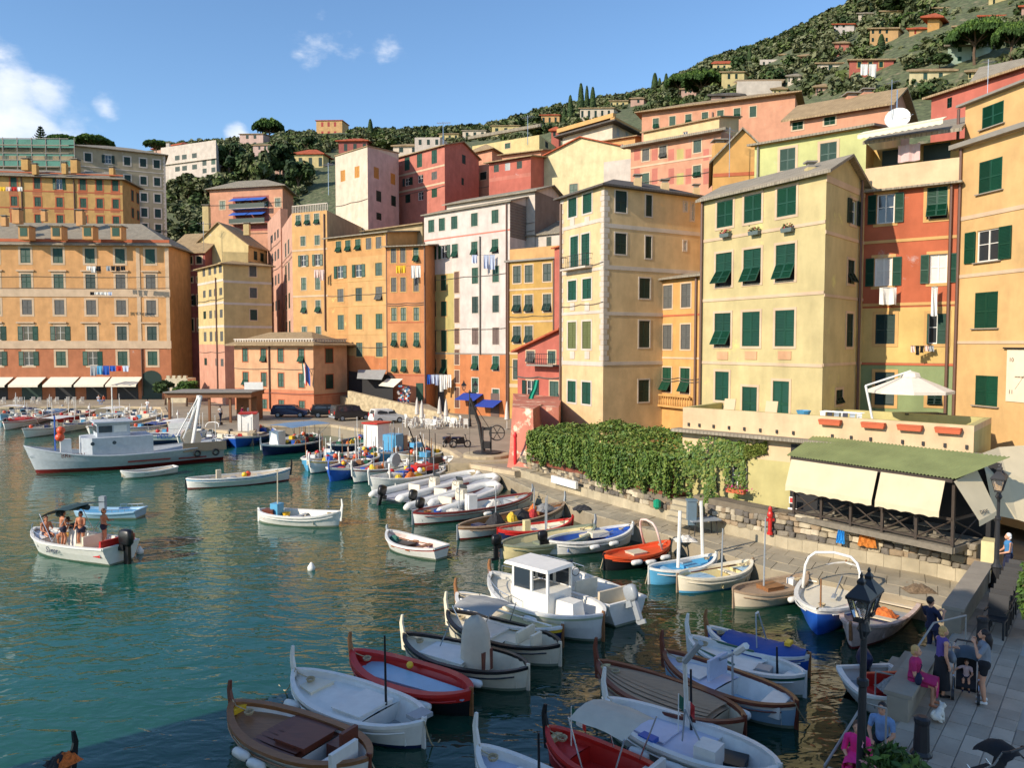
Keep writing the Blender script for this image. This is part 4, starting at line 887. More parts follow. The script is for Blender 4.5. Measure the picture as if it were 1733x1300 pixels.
def build_path():
 base = stone('quay_core', (150, 138, 116), .2, 1, .6, 6)
 poly = EDGE + [Vector((40, 22)), Vector((60, 60)), Vector((8, 75)), Vector((-2, 60))]
 q = struct(MB().prism(poly, -1.5, .70).ob('quay_path', base))
 fl = stone('flag', (164, 152, 128), .16, 1.3, .5, 7, objvar=.12); N = 34; rows = 3
 rr = random.Random(2)
 E = [along(EDGE, k / N) for k in range(N + 1)]; K = [along(KERB, k / N) for k in range(N + 1)]
 for r_ in range(rows):
  for k in range(N):
   o = (.5 if r_ % 2 else 0); t0, t1 = (k + o) / N, min(1, (k + 1 + o) / N)
   if t0 >= 1: continue
   f = lambda t, s: lerp(along(EDGE, t), along(KERB, t), s)
   s0, s1 = r_ / rows, (r_ + 1) / rows
   pts = [f(t0, s0), f(t1, s0), f(t1, s1), f(t0, s1)]; c = sum(pts, Vector((0, 0))) / 4
   pts = [c + (p - c) * .975 for p in pts]; z = .745 + rr.uniform(-.012, .012)
   MB().prism([p for p in pts], .62, z).ob('flagstone', fl, q)
 ks = stone('kerbface', (172, 160, 134), .16, 1.6, .6, 8, objvar=.12); W2 = WALL
 for k in range(46):
  t0, t1 = k / 46, (k + 1) / 46; a, b = along(KERB, t0), along(KERB, t1); c, d = along(WALL, t1), along(WALL, t0)
  pts = [a, b, c + (c - b) * .3, d + (d - a) * .3]; m = sum(pts, Vector((0, 0))) / 4; pts = [m + (p - m) * .985 for p in pts]
  MB().prism(pts, .6, 1.25 + rr.uniform(-.02, .02)).ob('kerb_stone', ks, q)
 # retaining wall under the pergola
 core = stone('wall_core', (118, 108, 92), .2, 2, .6, 8)
 for name, lab, i0, i1, z1, sd, avg in (('retaining_wall', 'rubble stone retaining wall under the vine pergola', 0, 4, 1.95, 3, .36), ('retaining_wall', 'rubble stone base wall under the restaurant deck', 4, 8, 2.25, 4, .35)):
  pts = WALL[i0:i1 + 1]; t = thing(name, lab, 'wall', (pts[0].x, pts[0].y, 1.2)); O3 = Vector(t.location)
  b = MB(); ins = [];
  for a, c in zip(pts, pts[1:]):
   d = (c - a).normalized(); nn = Vector((d.y, -d.x))
   pp = [a - nn * .06, c - nn * .06, c - nn * .9, a - nn * .9]; b.prism([Vector((p.x - O3.x, p.y - O3.y)) for p in pp], 0, z1 - 1.2 - .03)
  b.ob('core', core, t)
  if i0 == 0: rubble(t, pts[0], pts[1], 1.22, z1, avg, seed=sd); rubble(t, pts[1], pts[2], 1.22, z1, avg, seed=sd + 1); rubble(t, pts[2], pts[3], 1.22, z1 - .1, avg, seed=sd + 2); rubble(t, pts[3], pts[4], 1.22, z1 - .3, avg, seed=sd + 3)
  else:
   rubble(t, pts[0], pts[1], 1.22, 2.0, avg, seed=sd); rubble(t, pts[1], pts[2], 1.22, z1, avg, seed=sd + 1); rubble(t, pts[2], pts[3], 1.22, z1, avg, seed=sd + 2); rubble(t, pts[3], pts[4], 1.22, z1, avg, seed=sd + 3)
build_path()

LEAFM = [mat('leaf_' + n, c, .55, .2, 2, spec=.3) for n, c in (('a', (.10, .17, .03)), ('b', (.14, .20, .035)), ('c', (.06, .12, .024)), ('d', (.19, .22, .045)), ('e', (.08, .14, .04)))]
def leafquad(b, p, s, rr, up=.3, elong=1.5, nrm=None):
 if nrm is None: nrm = Vector((rr.gauss(0, 1), rr.gauss(0, 1), rr.gauss(up, 1)))
 nrm = nrm.normalized(); a = nrm.orthogonal().normalized(); a.rotate(Matrix.Rotation(rr.uniform(0, 6.28), 3, nrm)); c = nrm.cross(a)
 b.quad(p - a * s * elong, p - c * s * .8 , p + a * s * elong, p + c * s * .8)
def build_pergola():
 F0 = xy(at(905, 583, 49.3)); F1 = xy(at(1140, 583, 38.0)); d = (F1 - F0); L = d.length; d /= L; inn = Vector((-d.y, d.x)); ang = atan2(d.y, d.x)
 t = thing('vine_pergola', 'long pergola overgrown with hanging green vine on the quay wall', 'pergola', (F0.x, F0.y, 1.25), ang); dep = 6.5
 br = mat('wood_redbrown', srgb(122, 66, 48), .7, .15, 4)
 MB().box((L / 2, -.05, .72), (L + .3, .16, .2)).ob('beam', br, t); MB().box((L + .1, dep / 2, .72), (.16, dep, .2)).ob('beam', br, t)
 MB().box((L / 2, .0, 2.6), (L, .12, .14)).ob('beam', br, t)
 for k in range(12): MB().box((k * L / 11, .04, 1.68), (.1, .1, 1.8)).ob('post', br, t)
 for k in range(11):
  x0, x1 = k * L / 11 + .06, (k + 1) * L / 11 - .06; b = MB(); b.tube([(x0, .05, .85), (x1, .05, 1.7)], .025, 4); b.tube([(x1, .05, .85), (x0, .05, 1.7)], .025, 4); b.ob('brace', br, t)
 MB().box((L / 2, dep - .2, .2), (L, .2, .2)).ob('beam', br, t)
 MB().slab([(0, .3, .62), (L, .3, .62), (L, dep, .62), (0, dep, .62)], .1).ob('deck', stone('deckfloor', (120, 108, 92)), t)
 rr = random.Random(8); b = MB()
 top = lambda x, y: 2.75 + .16 * sin(x * 1.3) * cos(y * 1.1) + .1 * sin(x * 2.9 + y) + (.1 if y > 2 else 0)
 for k in range(15000):
  x = rr.uniform(-.5, L + .5); y = rr.uniform(-.35, dep); b.cur = rr.choices((0, 1, 2, 3), (4, 5, 2, 3))[0]
  e = max(0, -x * .5, (x - L) * .5); z = top(x, y) - e * e * 3 + rr.gauss(0, .07) - (.35 * (max(0, .3 - y) / .65) ** 2)
  leafquad(b, Vector((x, y, z)), rr.uniform(.05, .095), rr, 1.4)
 for s in range(420):                                   # strands hanging down the front
  side = s > 375
  if not side: x = min(L + .3, max(-.4, rr.randrange(46) * L / 45 + rr.gauss(0, .07))); y0 = rr.uniform(-.42, .05)
  else: x = rr.choice((-.5, L + .35)) + rr.uniform(-.1, .1); y0 = rr.uniform(0, dep * .8)
  n = 1.35 + .55 * sin(x * .8 + 1) * .5 + rr.uniform(-.5, .6) + .5 * (x / L) ; z = 2.75; y = y0; m0 = rr.choices((0, 1, 2, 4), (5, 4, 3, 2))[0]
  for k in range(int(n / .045)):
   z -= .045; x += rr.gauss(0, .012); b.cur = m0 if rr.random() < .7 else rr.choice((0, 1, 2, 3)); yy = y - .14 * min(1, k / 8)
   for q in range(2): leafquad(b, Vector((x + rr.gauss(0, .07), yy + rr.gauss(0, .05), z)), rr.uniform(.04, .075), rr, 0, 1.6, Vector((rr.gauss(-.3, .5), -1 + rr.gauss(0, .5), rr.gauss(.25, .4))))
 stuff(b.ob('foliage', LEAFM, t))
 # vine trailing from pergola along the lemon house wall
 t2 = thing('trailing_vine', 'strands of vine trailing over the yellow ground-floor wall right of the pergola', 'vine', at(1200, 860, 36.8)); b = MB(); O3 = Vector(t2.location)
 for px, py0, py1, D, n in [(1150 + k * 9, 742 + rr.uniform(-4, 8), rr.uniform(795, 868) if k < 7 else rr.uniform(770, 830), 38.2 - k * .14, 60) for k in range(13)] + [(1196, 820, 868, 36.6, 60), (1205, 790, 862, 36.7, 70)]:
  for k in range(n * 2):
   f = rr.random() ** .8; p = at(px + rr.gauss(0, 3.2), lerp(py0, py1, f), D - .5); b.cur = rr.choices((0, 1, 2, 3), (4, 4, 3, 3))[0]; leafquad(b, p - O3, rr.uniform(.05, .09), rr, .2, 1.5, Vector((rr.gauss(-.4, .5), -1, rr.gauss(.3, .4))))
 for k in range(700):
  f = rr.random(); p = at(1235 + 62 * f, 768 - 14 * f + rr.gauss(0, 6 * (1 - f) + 2.5) + (8 if rr.random() < .4 else 0), 36.5 - 1.2 * f); b.cur = rr.choice((1, 3, 3)); leafquad(b, p - O3, rr.uniform(.05, .1), rr, .8)
 stuff(b.ob('foliage', LEAFM, t2)); MB().tube([at(1222, 870, 36.9) - O3, at(1210, 800, 37.2) - O3, at(1180, 750, 37.9) - O3], .035, 5).ob('stem', mat('vine_stem', srgb(92, 74, 54), .9), t2)
 # salmon buttress left of the pergola, with the mass behind it
 sm = plaster('buttress', (226, 138, 104), .1, (232, 206, 176))
 g = lambda px, D: xy(at(px, 583, D)); t3 = thing('buttress', 'battered salmon pink buttress with peeling plaster left of the pergola', 'buttress', (0.4, 52, 1.1)); O3 = Vector(t3.location)
 bot = [g(858, 52.2), g(907, 50.2), g(925, 54), g(872, 57)]; topz = 5.0; tp = [g(867, 55.0), g(902, 53.2), g(918, 58), g(868, 62)]; b = MB(); n = 6; P = []
 for k in range(n + 1):
  f = k / n; P.append([Vector((*lerp(bot[i % 4], tp[i % 4], f ** .6), lerp(1.1, topz, f))) - O3 for i in range(5)])
 b.grid(P); b.quad(*P[-1][:4]); b.ob('wall', sm, t3)
 b = MB(); b.prism([xy(g(880, 57)) - xy(O3), g(946, 56) - xy(O3), g(952, 69) - xy(O3), g(868, 72) - xy(O3)], 0, topz - 1.1 - .1); b.ob('mass', sm, t3)
 t4 = tag(MB().lathe([(.02, 0), (.1, .05), (.12, .5), (.1, 1.9), (.13, 1.95), (.13, 2.1), (.06, 2.25), (.01, 2.3)], 10).ob('fender_post', paint('red_cover', (206, 34, 40)), None, Vector((*xy(atz(872, 788, 1.25)), 1.25))), 'red covered mooring post standing beside the salmon buttress', 'post')
 # white board leaning
 A = at(928, 806, 47.0); tag(MB().box((0, 0, 0), (2.6, .18, .42), ry=.0).ob('rolled_awning', paint('white_pvc', (236, 232, 222)), None, at(955, 816, 45.0), ang), 'long white rolled awning lying on the stone wall below the vine', 'rolled awning')
build_pergola()

def build_restaurant():
 r, W, O, zt = building('terrace_block', 'yellow ground-floor block with a cream terrace parapet on top', [(1157, 38.5), (1653, 29.6), (1682, 33)], (1, 721), 1.2, P_['lowyel'], roof=('flat', 0, 0), cat='building', trim=None,
      wins=[(0, [1247], [(786, 828, 'U')], 18, {'mat': 'grey'})], patches=[(0, 1100, 600, 1700, 757, P_['terr']), (1, 1600, 600, 1700, 757, P_['terr'])])
 w = W[0]; v = lambda u, z, o: w.pt(u, z, o) - O
 zc = w.uz(1157, 727)[1]
 MB().box(v(w.L / 2, zc, .25), (w.L + .6, .75, .14), w.ang).ob('cornice', V['slate'], r)
 for px in (1166, 1184, 1208, 1234, 1260, 1287, 1315, 1343, 1409, 1441, 1474, 1528, 1563, 1600, 1637):
  u = w.uz(px, 740)[0]; MB().box(v(u, zc + .28, .03), (.09, .1, .16), w.ang).ob('spout', V['iron'], r)
 for i, px in enumerate((1407, 1480, 1542, 1607)):
  u, z = w.uz(px, 712); t = thing('planter', 'terracotta planter trough on the terrace parapet, %s from the left' % ('first', 'second', 'third', 'fourth')[i], 'planter', w.pt(u, zt - .25, .14), w.ang, 'troughs on the terrace parapet')
  MB().box((0, 0, 0), (.85, .24, .2), taper=1.12).ob('trough', mat('terracotta', srgb(190, 96, 62), .85, .1), t); MB().box((0, 0, .11), (.93, .3, .05)).ob('rim', mat('terracotta', srgb(190, 96, 62)), t)
 # deck
 A = xy(at(1349, 583, 32.6)); Bp = xy(at(1622, 583, 27.2)); D = Wall(A, Bp); L = D.L; zd = 2.25
 t = thing('restaurant_deck', 'wooden restaurant deck with corrugated green roof and cream blinds on the quay', 'restaurant', (A.x, A.y, zd), D.ang)
 wd = mat('wood_dark', srgb(62, 52, 44), .75, .2, 5); wg = mat('wood_grey', srgb(120, 112, 98), .8, .2, 5); dep = 2.2
 for k in range(8): MB().box((L / 2, .12 + k * .28, -.05), (L, .26, .06)).ob('plank', wg, t)
 MB().box((L / 2, -.05, -.14), (L + .1, .12, .22)).ob('beam', wg, t); MB().box((L + .02, dep / 2, -.14), (.12, dep, .22)).ob('beam', wg, t)
 us = [0, .2, .4, .6, .8, 1]
 for i, f in enumerate(us):
  MB().box((f * L, 0, 1.25 if i in (0, 5) else .5), (.1, .1, 2.5 if i in (0, 5) else 1.0)).ob('post', wd, t)
 MB().box((L / 2, -.01, .98), (L, .08, .1)).ob('rail', wd, t); MB().box((L / 2, .0, .12), (L, .06, .06)).ob('rail', wd, t)
 MB().box((L, dep / 2, .98), (.08, dep, .1)).ob('rail', wd, t)
 for i in range(5):
  x0, x1 = us[i] * L, us[i + 1] * L; b = MB(); b.tube([(x0, 0, .1), (x1, 0, .95)], .03, 4); b.tube([(x1, 0, .1), (x0, 0, .95)], .03, 4); b.ob('cross_brace', wd, t)
 b = MB(); b.tube([(L, 0, .1), (L, dep, .95)], .03, 4); b.tube([(L, dep, .1), (L, 0, .95)], .03, 4); b.ob('cross_brace', wd, t)
 # corrugated roof, slope up to the wall
 n = int(L / .13) * 4; b = MB(); f = lambda x, z: z + .028 * sin(x / .13 * 2 * pi)
 c0, c1 = -.25, L + .15; up = 1.9
 rows = [[Vector((lerp(c0, c1, k / n), -.25, f(lerp(c0, c1, k / n), 2.5))) for k in range(n + 1)], [Vector((lerp(c0 - .15, c1 + .85, k / n) , up, f(lerp(c0, c1, k / n), 3.2))) for k in range(n + 1)]]
 b.grid(rows); b.ob('corrugated_roof', mat('corrugated_green', srgb(124, 132, 84), .7, .16, 1.2), t, smooth=True)
 MB().box((L / 2, -.2, 2.4), (L + .1, .1, .12)).ob('beam', wd, t)
 cl = mat('blind_canvas', srgb(204, 190, 158), .9, .06, 1.5)
 for x0, x1 in ((.0, L * .585), (L * .605, L * .97)):
  m = int((x1 - x0) / .17); b = MB(); R0 = []; rows = [[], [], []]
  for k in range(m + 1):
   x = lerp(x0, x1, k / m); wv = .012 * sin(x * 5)
   rows[0].append((x, -.24, 2.4)); rows[1].append((x, -.62 + wv, 1.3)); rows[2].append((x, -.63 + wv, 1.06 + .05 * abs(sin(k * pi / 3))))
  b.grid(rows); b.ob('blind', cl, t)
 b = MB(); b.grid([[(L + .1, -.25, 2.4), (L + .15, dep * .6, 2.7)], [(L + .95, -.2, 1.15), (L + 1.0, dep * .45, 1.35)], [(L + .97, -.2, .95), (L + 1.02, dep * .45, 1.15)]]); bl = b.ob('side_blind', cl, t)
 text_on('DAVE', .2, V['iron'], bl, (L + .93, .0, 1.35), pi / 2 - .1, radians(60))
 for i, (x, c) in enumerate(((1.2, 'left'), (3.4, 'middle'), (5.4, 'right'))):
  tt = tag(MB().box((0, 0, .36), (1.1, .7, .05)).box((0, 0, .2), (.12, .12, .36)).box((0, 0, .02), (.5, .5, .04)).ob('restaurant_table', wg, None, D.pt(x, zd + .05 - .02, -1.1), D.ang), 'small table behind the deck railing, %s one' % c, 'table')
 # dark shop wall behind deck
 MB().box(v(w.uz(1500, 830)[0], 3.2, .02), (8.2, .06, 3.6), w.ang).ob('shop_front', V['dark'], r)
 # tall canvas tent right of restaurant
 tt = thing('canvas_awning', 'big cream canvas awning hanging right of the restaurant roof', 'awning', at(1700, 860, 29)); O3 = Vector(tt.location); b = MB()
 Q = lambda x, y, d_: at(x, y, d_) - O3
 rows = [[Q(1660, 768, 29.6), Q(1690, 757, 30.5), Q(1760, 752, 31)], [Q(1668, 800, 28.9), Q(1705, 805, 29.3), Q(1790, 815, 29.5)], [Q(1682, 872, 28.6), Q(1722, 880, 28.6), Q(1800, 905, 28.6)]]
 b.grid(rows); b.ob('canvas', cl, tt); MB().tube([Q(1658, 770, 29.6), Q(1656, 905, 29.6)], .05, 5).ob('pole', wd, tt)
 # fire / hose signs, nets hanging on the wall under the deck
 rd = paint('sign_red', (204, 60, 56)); wh = paint('sign_white', (236, 232, 226))
 for px, py, sz, nm in ((1341, 847, .3, 'upper'), (1341, 868, .42, 'lower')):
  p = at(px, py, 33.9); s = thing('hydrant_sign', '%s red and white sign on the wall left of the deck' % nm, 'sign', p, w.ang); MB().box((0, 0, 0), (sz, .02, sz)).ob('plate', wh, s); MB().box((0, -.014, 0 if sz < .35 else -.1), (sz * .7, .02, sz * (.7 if sz < .35 else .45))).ob('emblem', rd, s)
 rr = random.Random(4)
 for px, py, w_, h_, c, lab, nm in ((1432, 912, .3, .55, (38, 140, 206), 'blue cloth hanging on the stones under the restaurant deck', 'hanging_cloth'), (1477, 918, .62, .62, (190, 116, 44), 'larger orange fishing net hanging on the stones under the deck', 'fishing_net'), (1537, 924, .42, .55, (190, 116, 44), 'smaller orange fishing net at the right under the deck', 'fishing_net')):
  P0 = atz(px, py + 14, 1.3); b = MB(); n = 9; rows = []
  for j in range(5): rows.append([(lerp(-w_, w_, k / n) * (.7 + .3 * j / 4) * .6, -.16 - .05 * sin(k * 2.1 + j) - .03 * j, lerp(h_, 0.02, j / 4) + rr.uniform(-.02, .02)) for k in range(n + 1)])
  b.grid(rows); tag(b.ob(nm, mat('net_%d' % px, srgb(*c), .9, .3, 12, .8, 40), None, P0 + Vector((-.1, .1, .15)), w.ang), lab, 'net' if 'net' in nm else 'cloth')
 # window box
 p = at(1247, 829, 35.9); t5 = thing('flower_box', 'flower box with magenta petunias under the ground-floor window', 'flower box', p, w.ang); MB().box((0, -.1, -.05), (.9, .25, .2)).ob('trough', mat('terracotta', srgb(190, 96, 62)), t5); b = MB()
 for k in range(240):
  q = Vector((rr.gauss(0, .3), -.15 + rr.gauss(0, .1), .1 + rr.gauss(0, .1))) if k < 170 else Vector((.12 + rr.gauss(0, .09), -.22, -.35 + rr.gauss(0, .2))); b.cur = 1 if (k < 120 and rr.random() < .7) else 0; leafquad(b, q, .045, rr)
 b.ob('flowers', [LEAFM[1], mat('petal_magenta', srgb(176, 40, 110), .7)], t5)
 # terrace furniture: cantilever parasol, deck chairs, clutter
 zf = zt - .9; P = at(1484, 700, 33.0); t6 = thing('cantilever_parasol', 'large cream cantilever parasol on the terrace above the restaurant', 'parasol', (P.x, P.y, zf))
 O3 = Vector(t6.location); m = lambda x, y, d_: at(x, y, d_) - O3
 wm = paint('white_metal', (232, 230, 224)); MB().tube([Vector((0, 0, 0)), m(1465, 653, 33.0)], .05, 6).ob('mast', wm, t6); MB().tube([m(1465, 653, 33), m(1541, 628, 33.5)], .045, 6).ob('arm', wm, t6)
 c = m(1541, 632, 33.5); b = MB(); rim = []; K = 8; Rr = 1.72
 for k in range(K): a = 2 * pi * k / K + pi / 8; rim.append(c + Vector((cos(a) * Rr, sin(a) * Rr, -.74)))
 for k in range(K): b.quad(c, rim[k], rim[(k + 1) % K]); b.quad(rim[k], rim[(k + 1) % K], rim[(k + 1) % K] - Vector((0, 0, .12)), rim[k] - Vector((0, 0, .12)))
 b.ob('canopy', mat('parasol_cloth', srgb(226, 214, 196), .9, .04), t6)
 b = MB(); b.lathe([(.42, -.16), (.36, .02), (.05, .1)], 8, tuple(c)); b.ob('vent', mat('parasol_cloth', srgb(226, 214, 196)), t6)
 b = MB()
 for k in range(K): b.tube([c - Vector((0, 0, .03)), rim[k] - Vector((0, 0, .02))], .012, 4)
 b.ob('ribs', wm, t6)
 for px, nm in ((1228, 'left'), (1299, 'right')):
  p = at(px, 690, 38.2 if px < 1250 else 36.6); t7 = thing('deck_chair', 'beige folding deck chair on the terrace, %s one' % nm, 'chair', (p.x, p.y, zf), w.ang, 'deck chairs on the terrace')
  fm = paint('chair_frame', (150, 140, 124)); cv = mat('canvas_beige', srgb(206, 180, 146), .9)
  MB().box((0, 0, .42), (.6, .6, .05)).ob('seat', cv, t7); MB().box((0, .38, .85), (.6, .05, .95), rx=-.25).ob('backrest', cv, t7)
  for sx in (-.3, .3):
   for sy in (-.27, .27): MB().tube([(sx, sy, 0), (sx, sy, .42)], .02, 5).ob('leg', fm, t7)
   MB().tube([(sx * 1.1, -.3, .65), (sx * 1.1, .35, .68)], .022, 5).ob('armrest', fm, t7)
 p = at(1360, 695, 35.2); tag(MB().lathe([(.25, 0), (.34, .22), (.3, .22), (.2, .05)], 10).ob('basin', paint('basin_blue', (80, 150, 190)), None, (p.x, p.y, zt - .1)), 'light blue plastic basin on the terrace parapet', 'basin')
 t8 = thing('drying_rack', 'drying rack with clothes on the terrace left of the parasol', 'drying rack', (*xy(at(1425, 690, 34.5)), zf), w.ang); fm = paint('white_metal', (232, 230, 224)); b = MB()
 for k in range(6): b.tube([(-.9, -.3 + k * .12, 1.0), (.9, -.3 + k * .12, 1.0)], .012, 4)
 for sx in (-.7, .7): b.tube([(sx, -.4, 0), (sx, .3, 1.0)], .015, 4); b.tube([(sx, .4, 0), (sx, -.3, 1.0)], .015, 4)
 b.ob('frame', fm, t8)
 for k in range(7): MB().grid([[(-.85 + k * .25, -.3 + (k % 4) * .15, 1.02), (-.62 + k * .25, -.3 + (k % 4) * .15, 1.03)], [(-.85 + k * .25, -.33 + (k % 4) * .15, .6), (-.62 + k * .25, -.32 + (k % 4) * .15, .62)]]).ob('cloth', mat('cloth%d' % (k % 3), [(.75, .75, .74), (.05, .05, .07), (.4, .45, .5)][k % 3], .9), t8)
 # table and chairs at back of terrace
 p = at(1560, 694, 35.5); MBt = thing('terrace_table', 'dark table under the cantilever parasol', 'table', (p.x, p.y, zf)); MB().box((0, 0, .85), (1.9, .9, .06)).ob('tabletop', V['iron'], MBt)
 for sx in (-.85, .85):
  for sy in (-.35, .35): MB().box((sx, sy, .42), (.06, .06, .84)).ob('leg', V['iron'], MBt)
build_restaurant()

def build_terrace():
 z = 1.4; A = Vector((16.4, 26.2)); B = Vector((3.0, 9.6)); d = (B - A).normalized(); inn = Vector((-d.y, d.x))   # inn points to the land side
 if inn.x < 0: inn = -inn
 poly = [B, B + inn * 16 , A + inn * 16, A]
 core = stone('terrace_core', (168, 162, 152), .15, 1, .5, 6); t = struct(MB().prism(poly, -1.5, z - .03).ob('terrace', core))
 sl_ = stone('slab', (172, 158, 140), .14, 1.6, .5, 9, objvar=.2); rr = random.Random(6); ang = atan2(d.y, d.x)
 me = bpy.data.meshes.new('paving_slab'); bm = bmesh.new(); bmesh.ops.create_cube(bm, size=1); bmesh.ops.bevel(bm, geom=[e for e in bm.edges if all(v.co.z > 0 for v in e.verts)], offset=.02, segments=1, affect='EDGES'); bm.to_mesh(me); bm.free(); me.materials.append(sl_)
 L = (B - A).length; n = 0; v = 0.05; row = 0
 while v < 11:
  hgt = .4; u = rr.uniform(0, .7)
  while u < L:
   w = rr.uniform(.5, .95); p = A + d * (u + w / 2) + inn * (v + hgt / 2)
   px = CXP + p.x / p.y * FPX if p.y > 1 else 9999
   if p.y > 10.5 and px < 1760 and n < 300:
    obj('paving_slab', me, t, (p.x, p.y, z - .035 + rr.uniform(-.004, .004)), ang, (w - .02, hgt - .02, .07)); n += 1
   u += w
  v += hgt
 # low walls towards the water
 cap = stone('wall_cap', (150, 140, 124), .12, 1.5, .5, 8); bod = stone('wall_body', (150, 140, 124), .16, 1.2, .5, 8)
 def low(a, b, h, lab, off=0.0):
  c = (a + b) / 2; dd = b - a; t_ = thing('parapet_wall', lab, 'wall', (c.x, c.y, z), atan2(dd.y, dd.x)); l = dd.length
  MB().box((0, 0, h / 2 - .2), (l, .42, h + .4)).ob('wall', bod, t_); k = max(1, int(l / 1.5))
  for i in range(k): MB().box((-l / 2 + (i + .5) * l / k, 0, h + .05), (l / k - .012, .56, .09)).ob('cap_stone', cap, t_)
  return t_
 ln = lambda s: A + d * s
 low(ln(.6), ln(6.4), .62, 'low grey stone wall running back behind the stacked chairs')
 low(ln(9.9), ln(12.9), .5, 'short grey stone wall where the woman in pink sits')
 low(ln(16.8), ln(19), .5, 'low grey stone step at the bottom edge beside the near lamp')
 # steps to water with handrails
 st = thing('steps', 'stone steps going down to the water between the low walls', 'steps', (*ln(8.1), 0.0), ang)
 for k in range(6): MB().box((0, .3 + .32 * k if inn.dot(Vector((-d.y, d.x))) < 0 else -.3 - .32 * k, (1.2 - .24 * k) / 2 - .5), (2.6, .34, 1.2 - .24 * k + 1.0)).ob('step', bod, st)
 iron = paint('rail_grey', (150, 148, 142), .4)
 def rail(lab, pts):
  o = Vector(pts[0]); t_ = thing('handrail', lab, 'handrail', o); q = [Vector(p) - o for p in pts]; MB().tube(q, .025, 6).ob('rail', iron, t_)
  for p in (q[0], q[-1]): MB().tube([p, p - Vector((0, 0, .95))], .02, 5).ob('post', iron, t_)
 P = lambda px, py, zz: atz(px, py, zz)
 rail('grey handrail sloping down beside the man in navy', [P(1635, 1042, 2.35), P(1580, 1055, 2.3), P(1520, 1145, 1.3), P(1482, 1137, 1.25)])
 rail('grey handrail sloping down at the bottom beside the near lamp', [P(1500, 1200, 2.3), P(1462, 1190, 2.2), P(1395, 1298, 1.3)])
 return A, d, inn, z, ln
TERR = build_terrace()
# ------------------------------------------------------------------ houses and trees on the hill
HOUSES = []
def hill_house(name, label, x0, x1, yt, yb, m, rmat='terracotta', roof=('hip', .8, .35), cols=3, rows=2, side=.22, key='D', cat='house', D=None, trim=None):
 xm = (x0 + x1) / 2
 D = D or hill_at(xm, yb); xs = x1 - (x1 - x0) * side
 ch = [(x0, D + (x1 - x0) * D / FPX * .03), (xs, D), (x1, D + (x1 - x0) * D / FPX * .55)]
 W = []
 hh = (yb - yt) / rows; wx = (xs - x0) / cols; cs = [x0 + wx * (k + .5) for k in range(cols)]
 W.append((0, cs, [(yt + hh * (j + .22), yt + hh * (j + .72), key * cols) for j in range(rows)], min(wx * .36, 7)))
 W.append((1, [(xs + x1) / 2], [(yt + hh * (j + .25), yt + hh * (j + .7), key) for j in range(rows)], 3))
 zb = hill_z(xm, D) - 4; HOUSES.append((x0, x1, yt, yb, D))
 return building(name, label, ch, (1, yt), min(zb, at(xm, yb, D).z - 1), m, roof=roof, rmat=rmat, wins=W, lod=0, cat=cat, trim=trim)
